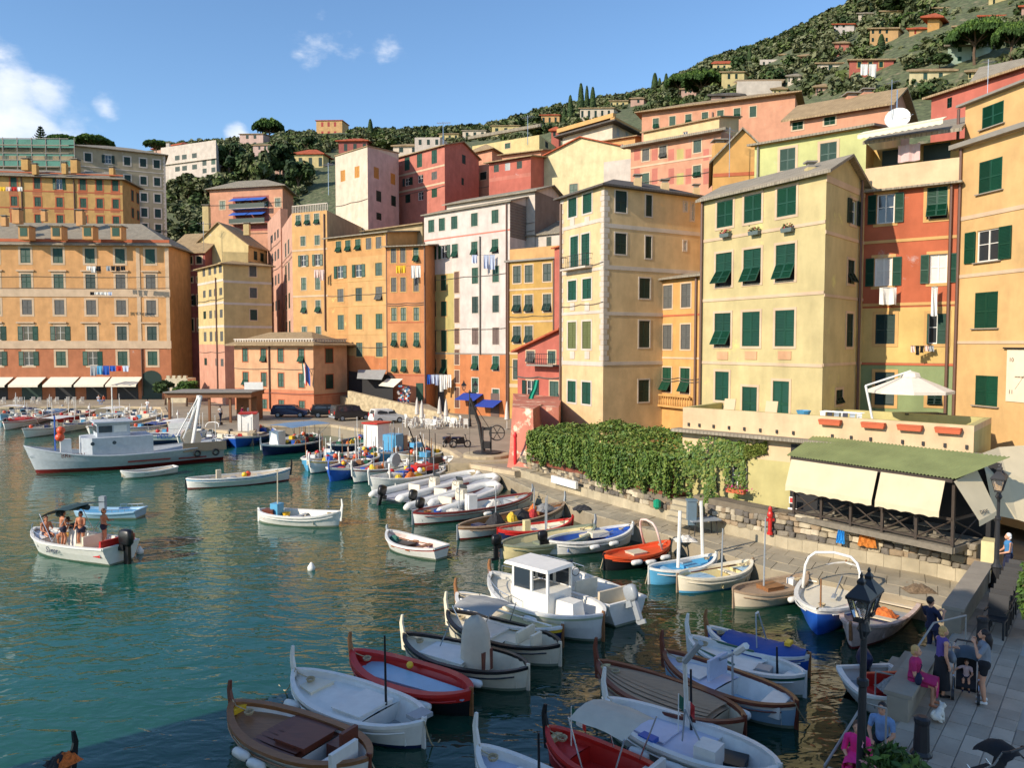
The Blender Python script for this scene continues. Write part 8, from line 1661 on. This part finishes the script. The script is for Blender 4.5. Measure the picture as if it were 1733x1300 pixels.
 # street lamps
 def lantern(par, x, z, s=1.0):
  o = obj('lantern', None, par, (x, 0, z)); b = MB(); w0, w1, h = .12 * s, .24 * s, .5 * s
  for sx, sy in ((-1, -1), (1, -1), (1, 1), (-1, 1)): b.tube([(sx * w0, sy * w0, 0), (sx * w1, sy * w1, h)], .014 * s, 4)
  b.box((0, 0, -.02), (.26 * s, .26 * s, .05)); b.box((0, 0, h), (.54 * s, .54 * s, .04)); b.ob('cage', V['iron'], o)
  b = MB(); b.grid([[(sx * w, sy * w, h + z2) for sx, sy in ((-1, -1), (1, -1), (1, 1), (-1, 1), (-1, -1))] for w, z2 in ((w1 * 1.15, .02), (w1 * .75, .16 * s), (w1 * .3, .3 * s), (w1 * .34, .38 * s), (w1 * .12, .46 * s), (w1 * .14, .52 * s), (.005, .58 * s))]); b.ob('cap', V['iron'], o); g = MB(); g.grid([[(sx * w * .94, sy * w * .94, zz) for sx, sy in ((-1, -1), (1, -1), (1, 1), (-1, 1), (-1, -1))] for w, zz in ((w0, .02), (w1, h - .02))]); g.ob('glass', mat('lantern_glass', (.9, .9, .9), .05, trans=.9), o); MB().ball((0, 0, h - .1), (.1 * s, .1 * s, .1 * s), 8, 5).ob('bulb', BC['white'], o)
 def lamp(label, loc, h, rz, arm=.35, s=1.0):
  t = thing('street_lamp', label, 'street lamp', loc, rz); hh = h - 1.15 * s
  MB().lathe([(.2, 0), (.22, .1), (.16, .18), (.15, .7), (.17, .75), (.1, .85), (.075, 1.0), (.06, hh * .7), (.09, hh * .7 + .03), (.09, hh * .7 + .12), (.05, hh * .7 + .15), (.05, hh - .3), (.11, hh - .2), (.07, hh - .1), (.04, hh)], 10).ob('post', V['iron'], t)
  for sx in (-1, 1): MB().tube([(0, 0, hh - .35), (sx * arm * .6, 0, hh - .3), (sx * arm, 0, hh - .12), (sx * arm, 0, hh)], .03, 6).ob('arm', V['iron'], t); lantern(t, sx * arm, hh + .03, s)
 A, d, inn, z, ln = TERR
 lamp('near black double lantern in front of the moored boats', (5.6, 12, 1.4), 4.55, .85, .19, .68)
 lamp('black double lantern standing by the end of the low wall', (16.05, 25.1, 1.4), 4.2, .9, .2, .8)
 lamp('distant black lamp post between the crane and the cafe', tuple(ground(795, 722)), 4.8, .2, .6, .9)
 # bollards
 for px, py, lab in ((1559, 1278, 'black iron bollard in front of the seated woman in pink'), (1662, 1092, 'black iron bollard beside the stacked chairs')):
  t = thing('bollard', lab, 'bollard', atz(px, py, z), 0, 'iron bollards'); MB().lathe([(.2, 0), (.2, .04), (.15, .1), (.13, .62), (.15, .68), (.15, .74), (.08, .78)], 14).ob('post', V['iron'], t, smooth=False)
 # stacked chairs
 ck = chair0(mat('chair_black', (.02, .02, .022), .5), 'stacking_chair', 'black chair tipped against the low wall behind the bollard', 'black chairs by the low wall'); first = True
 for k in range(9):
  t = ck if first else copy_tree(ck); first = False; p = ln(1.6 + .55 * k) + inn * 1.0; t.location = (p.x, p.y, z); t.rotation_euler = (0, 0, atan2(d.y, d.x) + pi / 2 + rr.uniform(-.1, .1)); t.scale = (1.05, 1.05, 1.15); t['label'] = 'black chair against the low wall, %s counted from the far lamp' % ORD[k]
 # planter shrubs
 def shrub(label, p, pot, rad, h, flowers, n, seed):
  t = thing('potted_shrub', label, 'potted plant', p); MB().lathe([(.22, 0), (.3, .5), (.33, .52), (.27, .5), (.2, .1)], 14).ob('pot', pot, t); rr = random.Random(seed); b = MB()
  for k in range(n):
   a = rr.uniform(0, 6.28); f = rr.random() ** .6; zz = .5 + h * rr.random(); q = rad * f * (1 - .4 * abs(zz - .5 - h / 2) / h); b.cur = rr.randrange(3); leafquad(b, Vector((cos(a) * q, sin(a) * q, zz)), .055, rr, .6, 1.9)
  stuff(b.ob('foliage', [LEAFM[2], LEAFM[0], DKL[1]], t)); b = MB()
  for k in range(12): a = k * .55; b.tube([(0, 0, .4), (cos(a) * rad * .5, sin(a) * rad * .5, .5 + h * .8)], .012, 4)
  b.ob('stems', BARK, t)
  for k in range(flowers):
   a = rr.uniform(0, 6.28); zz = .5 + h * rr.uniform(.25, 1.0); q = rad * rr.uniform(.6, 1.0); f = MB()
   for s in range(5): e = s * 1.257; f.quad((0, 0, 0), (.05 * cos(e - .5), .05 * sin(e - .5), .015), (.075 * cos(e), .075 * sin(e), .0), (.05 * cos(e + .5), .05 * sin(e + .5), .015))
   f.ob('flower', mat('petal_pink', srgb(226, 160, 170), .7), t, (cos(a) * q, sin(a) * q, zz)).rotation_euler = (rr.uniform(.3, 1.6), rr.uniform(-.6, .6), rr.uniform(0, 6))
 shrub('flowering pink oleander in a pot behind the near lamp', (5.95, 11.6, 1.4), mat('terracotta', (.4, .15, .07)), .5, 1.25, 34, 1500, 3)
 shrub('tall green shrub in a white pot at the right edge', (14.6, 20.9, 1.4), BC['white'], .55, 1.55, 9, 2200, 4)
 # mooring post with red cover, service pillar, quay clutter
 p = atz(1303, 905, 1.25); t = thing('fire_hydrant', 'red pillar hydrant standing on the stone kerb', 'hydrant', p); MB().lathe([(.13, 0), (.13, .08), (.09, .12), (.09, .75), (.13, .8), (.13, .92), (.09, 1.0), (.09, 1.15), (.03, 1.25)], 10).ob('body', BC['red'], t); MB().box((0, 0, .65), (.34, .1, .12)).ob('outlet', BC['red'], t)
 p = atz(1170, 888, 1.25); t = thing('service_pillar', 'grey-blue dockside service pillar by the steps', 'pillar', p); MB().box((0, 0, .55), (.4, .32, 1.1)).ob('body', paint('pillar', (104, 124, 136)), t); MB().box((0, 0, 1.13), (.48, .4, .08)).ob('cap', paint('pillar', (104, 124, 136)), t)
 p = atz(1112, 862, 1.25); tag(MB().lathe([(.1, 0), (.2, .12), (.2, .42), (.06, .5)], 9).ob('green_bag', paint('bag_green', (20, 140, 104)), None, p), 'small green bag on the stone kerb', 'bag')
 p = atz(1190, 905, .75); t = thing('quay_table', 'weathered plank table on the quay path', 'table', p, .3); MB().box((0, 0, .7), (1.5, .7, .05)).ob('tabletop', BC['grey'], t); [MB().tube([(sx, sy, 0), (sx * .9, sy * .9, .7)], .025, 4).ob('leg', V['iron'], t) for sx in (-.6, .6) for sy in (-.25, .25)]
 for px, py, lab, k in ((1082, 888, 'brown', 0), (1160, 915, 'canvas', 1), (1555, 1000, 'rusty', 3), (985, 862, 'black', 4)):
  p = atz(px, py, .75); H0 = Hull(1, 1); t = thing('net_pile', 'heap of %s fishing gear lying on the quay path' % lab, 'fishing gear', p, 0, 'gear on the quay path'); add_extra(t, H0, ('net', .5, 0, -.55, 1.0, .7, .22, ('brown', 'white', 'dark', 'brown', 'dark')[k]), rr)
 t = thing('stone_steps', 'short flight of stone steps beside the service pillar', 'steps', atz(1150, 884, 1.25), atan2(KERB[4].y - KERB[3].y, KERB[4].x - KERB[3].x))
 for k in range(4): MB().box((-.15 * k, .3 * k, .1 + .1 * k), (1.3, .34, .22 + .2 * k)).ob('step', stone('kerbface', (196, 182, 152)), t)
 bx = thing('wooden_box', 'tall plywood cabinet leaning at the end of the stone wall', 'cabinet', atz(1672, 972, 1.3), .9); MB().box((0, 0, .62), (.7, .4, 1.25)).ob('cabinet', BC['sand'], bx)
 # promenade furniture
 for k in range(10):
  px = 8 + k * 14 + rr.uniform(-5, 5); t = copy_tree(c0); t['label'] = 'cafe chair in the shade of the left awnings, %s from the left' % ORD[k]; t['group'] = 'chairs under the left awnings'; p = ground(px, 684); t.location = (p.x, 108.5 + rr.uniform(-.6, .6), 1.1)
 # satellite dish and antennas
 t = thing('satellite_dish', 'large white satellite dish on the roof of the red house', 'satellite dish', at(1519, 203, 41)); MB().lathe([(.02, .0), (.3, .04), (.6, .17), (.62, .19), (.3, .07), (.01, .03)], 16).ob('dish', BC['white'], t).rotation_euler = (radians(70), 0, -.5); MB().tube([(0, .1, -.9), (0, .1, 1.6)], .03, 5).ob('mast', CHROME, t); MB().tube([(.05, 0, 0), (.45, -.7, .1)], .02, 4).ob('feed_arm', CHROME, t)
 for i, (px, py0, py1, D, lab) in enumerate(((1234, 215, 300, 56, 'above the orange gable'), (893, 195, 245, 140, 'on the long cream house'), (556, 275, 330, 104, 'on the yellow house terrace'), (1508, 135, 200, 41, 'beside the satellite dish'), (1671, 100, 160, 44, 'above the apricot top storey'), (750, 205, 245, 122, 'on the salmon pink house'), (345, 375, 425, 125, 'on the small yellow gabled house'))):
  P0 = at(px, py1, D); h = at(px, py0, D).z - P0.z; t = thing('antenna', 'thin television antenna ' + lab, 'antenna', P0, R.uniform(-1, 1), 'rooftop antennas'); s = D / 60; MB().tube([(0, 0, 0), (0, 0, h)], .025 * s, 4).ob('mast', CHROME, t); b = MB(); b.tube([(-.5 * s, 0, h * .93), (.6 * s, 0, h * .93)], .015 * s, 4)
  for q in range(6): b.tube([(-.4 * s + .18 * s * q, -.3 * s, h * .93), (-.4 * s + .18 * s * q, .3 * s, h * .93)], .012 * s, 4)
  b.ob('aerial', CHROME, t)
street_things()
# ------------------------------------------------------------------ people and the dog: one continuous skin each
def blob(name, segs, mats, parent, vox):
 """segs: (points, radii, material index); the union becomes one smooth surface"""
 b = MB()
 for pts, rs, mi in segs:
  pts = [Vector(p) for p in pts]
  if len(pts) == 1: b.ball(tuple(pts[0]), rs, 12, 8)
  else:
   b.tube(pts, rs, 10)
   for p, r_ in ((pts[0], rs[0]), (pts[-1], rs[-1])): b.ball(tuple(p), r_, 10, 6)
 me = b.mesh('tmp', mats); o = obj('tmp', me); m = o.modifiers.new('r', 'REMESH'); m.mode = 'VOXEL'; m.voxel_size = vox; s = o.modifiers.new('s', 'SMOOTH'); s.iterations = 3; s.factor = .5
 dg = bpy.context.evaluated_depsgraph_get(); me2 = bpy.data.meshes.new_from_object(o.evaluated_get(dg)); bpy.data.objects.remove(o)
 me2.materials.clear()
 for mm in mats: me2.materials.append(mm)
 idx = []
 flat = []
 for pts, rs, mi in segs:
  pts = [Vector(p) for p in pts]
  if len(pts) == 1:
   r3 = rs if isinstance(rs, tuple) else (rs,) * 3; flat.append((pts[0], pts[0], sum(r3) / 3, sum(r3) / 3, mi))
  else:
   for i in range(len(pts) - 1): flat.append((pts[i], pts[i + 1], rs[i], rs[i + 1], mi))
 for p in me2.polygons:
  c = p.center; best = 9e9; bi = 0
  for a, e, r0, r1, mi in flat:
   ab = e - a; q = 0 if ab.length_squared < 1e-9 else max(0, min(1, (c - a).dot(ab) / ab.length_squared)); dd = (c - a - ab * q).length - (r0 + (r1 - r0) * q)
   if dd < best: best = dd; bi = mi
  idx.append(bi)
 me2.polygons.foreach_set('material_index', idx); me2.polygons.foreach_set('use_smooth', [True] * len(idx)); me2.update()
 return obj(name, me2, parent)
SKIN = mat('skin', srgb(206, 150, 118), .55, .06, 8); SKINT = mat('skin_tan', srgb(186, 122, 88), .55, .06, 8)
CL = lambda n, rgb: mat('cloth_' + n, srgb(*rgb), .9, .1, 9, .2, 60)
def person(label, loc, rz, pose='stand', top=None, bottom=None, hair=None, skin=SKIN, h=1.65, long_hair=False, sleeve=.5, leg=.45, arms=('down', 'down'), dress=None, shoes=None, lean=0.0, vox=.014, bag=None, twist=0.0, hat=None):
 k = h / 1.7; t = thing('person', label, 'person', loc, rz); t.scale = (k, k, k); M = [skin, top, bottom, shoes or bottom]; S = []
 hz = .92 if pose != 'sit' else .52
 def up(p): y, z = p[1], p[2] - hz; return Vector((p[0], y * 1 + sin(lean) * z, hz + cos(lean) * z))
 hip = Vector((0, 0, hz)); ch = up((0, .02, hz + .42)); sh = .19
 S.append(([(-.07, 0, hz), (.07, 0, hz)], [.135, .135], 2)); S.append(([up((0, 0, hz + .05)), up((0, .0, hz + .22)), ch], [.13, .125, .14], 1)); S.append(([up((-.13, 0, hz + .46)), up((.13, 0, hz + .46))], [.075, .075], 1))
 nk = up((0, .0, hz + .55)); hd = up((0, .03, hz + .69)); S.append(([up((0, 0, hz + .48)), nk + Vector((0, .01, .05))], [.055, .05], 0)); S.append(([hd], (.078, .098, .115), 0)); S.append(([hd + Vector((0, .06, -.06))], (.05, .05, .05), 0)); S.append(([hd + Vector((0, .1, .01)), hd + Vector((0, .118, -.025))], [.01, .016], 0))
 for s in (-1, 1): S.append(([hd + Vector((s * .08, -.01, -.01))], (.015, .025, .03), 0))
 for s in (-1, 1):
  hp = Vector((s * .09, 0, hz - .02))
  if pose == 'sit': kn = Vector((s * .11, .43, hz - .02)); an = Vector((s * .12, .40, .09))
  elif pose == 'crouch': kn = Vector((s * .12, .3, .55)); an = Vector((s * .12, .02, .09))
  elif pose == 'walk': kn = Vector((s * .09, .1 + s * .08, .5)); an = Vector((s * .1, s * .14 - .02, .09))
  else: kn = Vector((s * .1, .03 + (.05 if s > 0 else 0), .5)); an = Vector((s * .12, -.02, .09))
  li = lerp(hp, kn, min(1, leg / .45)) if leg <= .45 else kn
  S.append(([hp, li], [.095, lerp(.095, .066, min(1, leg / .45))], 2));
  if leg < .44: S.append(([li, kn], [lerp(.085, .06, leg / .45), .058], 0))
  S.append(([kn, lerp(kn, an, .35), an], [.058, .06, .038], 2 if leg > .8 else 0)); S.append(([an + Vector((0, -.03, -.045)), an + Vector((s * .015, .15, -.055))], [.042, .035], 3))
  so = up((s * sh, 0, hz + .45)); mode = arms[0] if s < 0 else arms[1]
  el, wr = {'down': ((s * .05, -.03, -.28), (s * .06, .04, -.52)), 'lap': ((s * .05, .05, -.27), (s * -.06, .27, -.36)), 'fwd': ((s * .05, .1, -.25), (s * -.08, .33, -.2)), 'up': ((s * .1, .12, -.22), (s * -.06, .2, .03)), 'back': ((s * .12, -.12, -.24), (s * .14, -.22, -.47)), 'out': ((s * .22, .05, -.14), (s * .3, .25, -.22)), 'hold': ((s * .04, .12, -.24), (s * -.1, .36, -.1))}[mode]
  el = so + Vector(el); wr = so + Vector(wr); sl_ = lerp(so, el, min(1, sleeve)); S.append(([so, sl_], [.062, .056], 1 if sleeve > 0 else 0)); S.append(([sl_, el], [.047, .042], 0)); S.append(([el, wr], [.043, .028], 0))
  dv = (wr - el).normalized(); sd = dv.cross(Vector((0, 0, 1))); sd = sd.normalized() if sd.length > .1 else Vector((0, 1, 0)); pm = wr + dv * .055; S.append(([wr, pm + dv * .02], [.028, .036], 0)); cu = sd.cross(dv) * -.5
  for f in range(4): o_ = sd * (.026 * (f - 1.5)); l = (.06, .072, .068, .054)[f]; S.append(([pm + o_ + dv * .02, pm + o_ + dv * (.02 + l * .6), pm + o_ * .9 + (dv + cu).normalized() * (.02 + l)], [.012, .0115, .010], 0))
  S.append(([wr + dv * .02 + sd * -.02, wr + dv * .05 - sd * .05, wr + dv * .085 - sd * .055], [.014, .012, .010], 0))
 o = blob('body', S, M, t, vox)
 b = MB(); b.ball((0, 0, 0), (.09, .108, .1), 12, 8); hv = [v for v in b.v]
 hb = MB(); hb.ball(tuple(hd + Vector((0, -.022, .028))), (.09, .098, .108), 12, 8)
 if long_hair: hb.tube([hd + Vector((0, -.06, .02)), hd + Vector((0, -.1, -.12)), hd + Vector((0, -.12, -.34))], [.085, .09, .04], 9)
 elif hair and h < 1.7: hb.ball(tuple(hd + Vector((0, -.05, -.045))), (.088, .07, .075), 10, 6)
 hb.ob('hair', hair, t, smooth=True)
 for s in (-1, 1): MB().ball(tuple(hd + Vector((s * .032, .09, .012))), (.012, .008, .008), 6, 4).ob('eye', BC['black'], t)
 if dress:
  if pose == 'sit': rows = [[Vector((.2 * cos(a) * w, .02 + f * .45 + .12 * sin(a) * w * (1 - f * .3) * 0, hz + .1 - f * .06 - (g if sin(a) < 0 else 0) + .11 * sin(a) * w)) for a in [q * pi / 6 for q in range(13)]] for f, w, g in ((-.3, .95, 0), (0, 1.02, 0), (.5, 1.05, 0), (1.0, 1.1, .0), (1.06, 1.15, .22))]
  else: rows = [[Vector((w * cos(a), w * .75 * sin(a) + .01 * sin(5 * a), zz)) for a in [q * pi / 8 for q in range(17)]] for w, zz in ((.15, hz + .12), (.19, hz - .02), (.22, hz - .25), (.26, hz - .25 - dress[1]))]
  MB().grid(rows).ob('skirt', dress[0], t, smooth=True)
 if bag: p = Vector(bag[1]); b = MB(); b.ball((0, 0, 0), (.17, .08, .15), 10, 6); b.ob('handbag', bag[0], t, p, smooth=True); MB().tube([p + Vector((0, 0, .1)), p + Vector((-.1, .05, .3)), up((-.17, 0, hz + .5))], .012, 5).ob('strap', bag[0], t)
 return t
def people():
 z = 1.4; T = lambda px, py, zz=z: atz(px, py, zz)
 blond = mat('hair_blond', srgb(196, 156, 98), .8, .2, 20); dark = mat('hair_dark', srgb(34, 26, 24), .6, .2, 20); brown = mat('hair_brown', srgb(90, 60, 42), .7, .2, 20); A, d, inn, _, ln = TERR; ang = atan2(d.y, d.x)
 pink = CL('magenta', (176, 40, 96)); blk = CL('black', (26, 26, 30)); navy = CL('navy', (26, 32, 60)); purple = CL('purple', (92, 74, 140)); grey = CL('grey', (128, 134, 142)); wht = CL('white', (224, 222, 218)); fu = CL('fuchsia', (226, 40, 128)); blue = CL('blue', (60, 120, 170)); denim = CL('denim', (120, 150, 190))
 p = ln(11.9) + inn * .12
 person('seated woman in a magenta top and skirt with a dark bag on her lap', (p.x, p.y, z + .1), -2.2, 'sit', pink, pink, blond, h=1.62, sleeve=.55, leg=.3, arms=('lap', 'lap'), dress=(pink, .3), shoes=SKINT, bag=(navy, (.2, .12, .62)))
 person('woman in a purple top and dark skirt holding a grey handbag', T(1592, 1178), -1.6, 'stand', purple, blk, blond, h=1.6, sleeve=0, arms=('fwd', 'down'), dress=(blk, .45), shoes=blk, leg=.4, bag=(grey, (-.05, .26, .95)))
 person('dark-haired woman in a grey top and black shorts with white shoes', T(1664, 1190), 1.0, 'stand', grey, blk, dark, h=1.66, long_hair=True, sleeve=.6, leg=.2, arms=('up', 'up'), shoes=wht, skin=SKIN)
 p = ln(7.2) + inn * -.35
 person('man in a navy polo shirt leaning on the steps wall', (p.x, p.y, .75), -1.2, 'stand', navy, navy, dark, h=1.8, sleeve=.7, leg=.9, arms=('hold', 'hold'), shoes=blk, lean=-.18)
 person('person with a fuchsia top sitting with back turned behind the near lamp', (*xy(T(1450, 1290)), .95), 2.6, 'sit', fu, fu, brown, h=1.62, sleeve=1, leg=.9, arms=('lap', 'lap'), shoes=blk, dress=(fu, .2))
 person('dark-haired person in pale blue sitting on the steps beside the oleander', (*xy(T(1492, 1262)), 1.0), 2.4, 'sit', denim, blk, dark, h=1.65, sleeve=.6, arms=('lap', 'lap'), leg=.9)
 p = ln(-.3) + inn * .6
 person('person in a blue top with a white cap standing by the far lamp', (p.x, p.y, z), 1.4, 'stand', blue, navy, wht, h=1.6, sleeve=0, leg=.9, arms=('lap', 'lap'))
 # bathers on the motorboat
 Bt = [o for o in bpy.data.objects if o.get('label', '').startswith('white motorboat full')][0]; M = Matrix.Translation(Bt.location) @ Matrix.Rotation(Bt.rotation_euler.z, 4, 'Z'); L = (atz(58, 893, 1.0) - atz(205, 922, .8)).length; rz = Bt.rotation_euler.z; bk = CL('bikini', (40, 40, 60)); yl = CL('ochre', (196, 150, 70))
 for f, y, po, tp, hr, a, lab in ((.17, .1, 'sit', SKINT, brown, 1.4, 'bather with tied brown hair sitting in the bow of the motorboat'), (.36, -.2, 'sit', wht, dark, -.6, 'bather in a white top sitting in front of the console'), (.48, .55, 'stand', SKINT, dark, 2.9, 'tanned bather standing under the folded sunshade'), (.63, .3, 'stand', SKINT, dark, .3, 'bather at the wheel seen from behind'), (.7, -.5, 'stand', SKINT, brown, 2.0, 'bather standing on the far side of the console')):
  q = M @ Vector((L / 2 - f * L, y, .45 if po == 'stand' else .35)); person(lab, q, rz + a, po, tp, bk if f != .36 else yl, hr, skin=SKINT, h=1.66, sleeve=0, leg=.12, arms=('fwd', 'lap'), vox=.022, shoes=SKINT, long_hair=f < .2)
 # small figures far away
 far = [(373, 714, 1.1, 'walk', wht, navy, 'person in a white shirt walking under the kiosk roof'), (410, 714, 1.1, 'stand', pink, blk, 'person in red waiting at the right end of the kiosk'), (420, 712, 1.1, 'stand', wht, blk, 'person in white at the kiosk booth'), (167, 684, 1.1, 'sit', wht, denim, 'guest in white seated under the left awnings'), (176, 684, 1.1, 'sit', CL('coral', (220, 100, 60)), denim, 'guest in coral seated under the left awnings'), (250, 700, 1.1, 'stand', wht, grey, 'person in pale clothes on the harbour steps')]
 for px, py, zz, po, tp, bt, lab in far:
  q = atz(px, py, zz); person(lab, q, R.uniform(0, 6), po, tp, bt, dark, h=1.7, leg=.9, arms=('down', 'fwd'), vox=.035)
 # strollers
 def stroller(label, loc, rz, hood, child=False):
  t = thing('stroller', label, 'stroller', loc, rz); ir = V['iron']
  for sx in (-.25, .25):
   MB().tube([(sx, -.45, 1.05), (sx, -.3, .75), (sx, .35, .12)], .018, 5).ob('frame_tube', CHROME, t); MB().tube([(sx, .2, .5), (sx, -.35, .12)], .016, 5).ob('frame_tube', CHROME, t)
   for y in (-.35, .38): w = MB().lathe([(.03, -.03), (.12, -.03), (.12, .03), (.03, .03)], 12).ob('wheel', ir, t, (sx, y, .12)); w.rotation_euler = (0, pi / 2, 0)
  MB().tube([(-.25, -.45, 1.05), (-.2, -.55, 1.1), (.2, -.55, 1.1), (.25, -.45, 1.05)], .022, 6).ob('handle', ir, t); b = MB(); b.grid([[(x, y, zz) for x in (-.2, 0, .2)] for y, zz in ((-.28, .95), (-.18, .5), (.15, .46), (.3, .3))]); b.ob('seat', blk, t); b = MB(); b.grid([[(.25 * cos(a), -.22 + .38 * sin(e) , .72 + .38 * cos(e) * (.5 + .5 * sin(a))) for a in [q * pi / 6 for q in range(7)]] for e in (-.9, -.4, .1, .6, 1.0)]); b.ob('hood', hood, t, smooth=True); MB().box((0, 0, .25), (.4, .4, .12)).ob('basket', blk, t)
  return t
 q = T(1634, 1178); stroller('grey-hooded stroller with a small child beside the women', q, 2.6, CL('slate', (74, 88, 98)))
 cc = person('small child in a dark pink outfit sitting in the stroller', q + Vector((0, 0, .18)), 2.6, 'sit', CL('rose', (170, 50, 80)), navy, brown, h=.85, sleeve=.5, leg=.2, arms=('lap', 'out'))
 stroller('black stroller with a red lining cut by the bottom edge', T(1668, 1345), .4, CL('black', (26, 26, 30)))
 # little white dog
 q = T(1588, 1222); t = thing('dog', 'small fluffy white dog sitting at the edge of the paving', 'dog', q, -1.2); fur = mat('fur_white', srgb(224, 218, 206), .95, .12, 25, 1.0, 60); S = [([(0, -.1, .13), (0, .02, .2), (0, .07, .27)], [.085, .085, .065], 0), ([(0, .12, .34)], (.065, .07, .06), 0), ([(0, .16, .325), (0, .21, .315)], [.033, .024], 0), ([(0, -.16, .12), (0, -.2, .2), (0, -.14, .26)], [.03, .035, .025], 0)]
 for s in (-1, 1): S += [([(s * .05, .07, .2), (s * .05, .09, .1), (s * .05, .1, .02)], [.035, .024, .022], 0), ([(s * .07, -.08, .12), (s * .085, .02, .09), (s * .08, -.06, .045), (s * .08, .02, .02)], [.06, .04, .025, .022], 0), ([(s * .045, .1, .39), (s * .055, .09, .43)], [.022, .01], 0)]
 blob('body', S, [fur], t, .011); MB().ball((0, .232, .318), .012, 6, 4).ob('nose', BC['black'], t)
 for s in (-1, 1): MB().ball((s * .028, .178, .352), .009, 6, 4).ob('eye', BC['black'], t)
people()
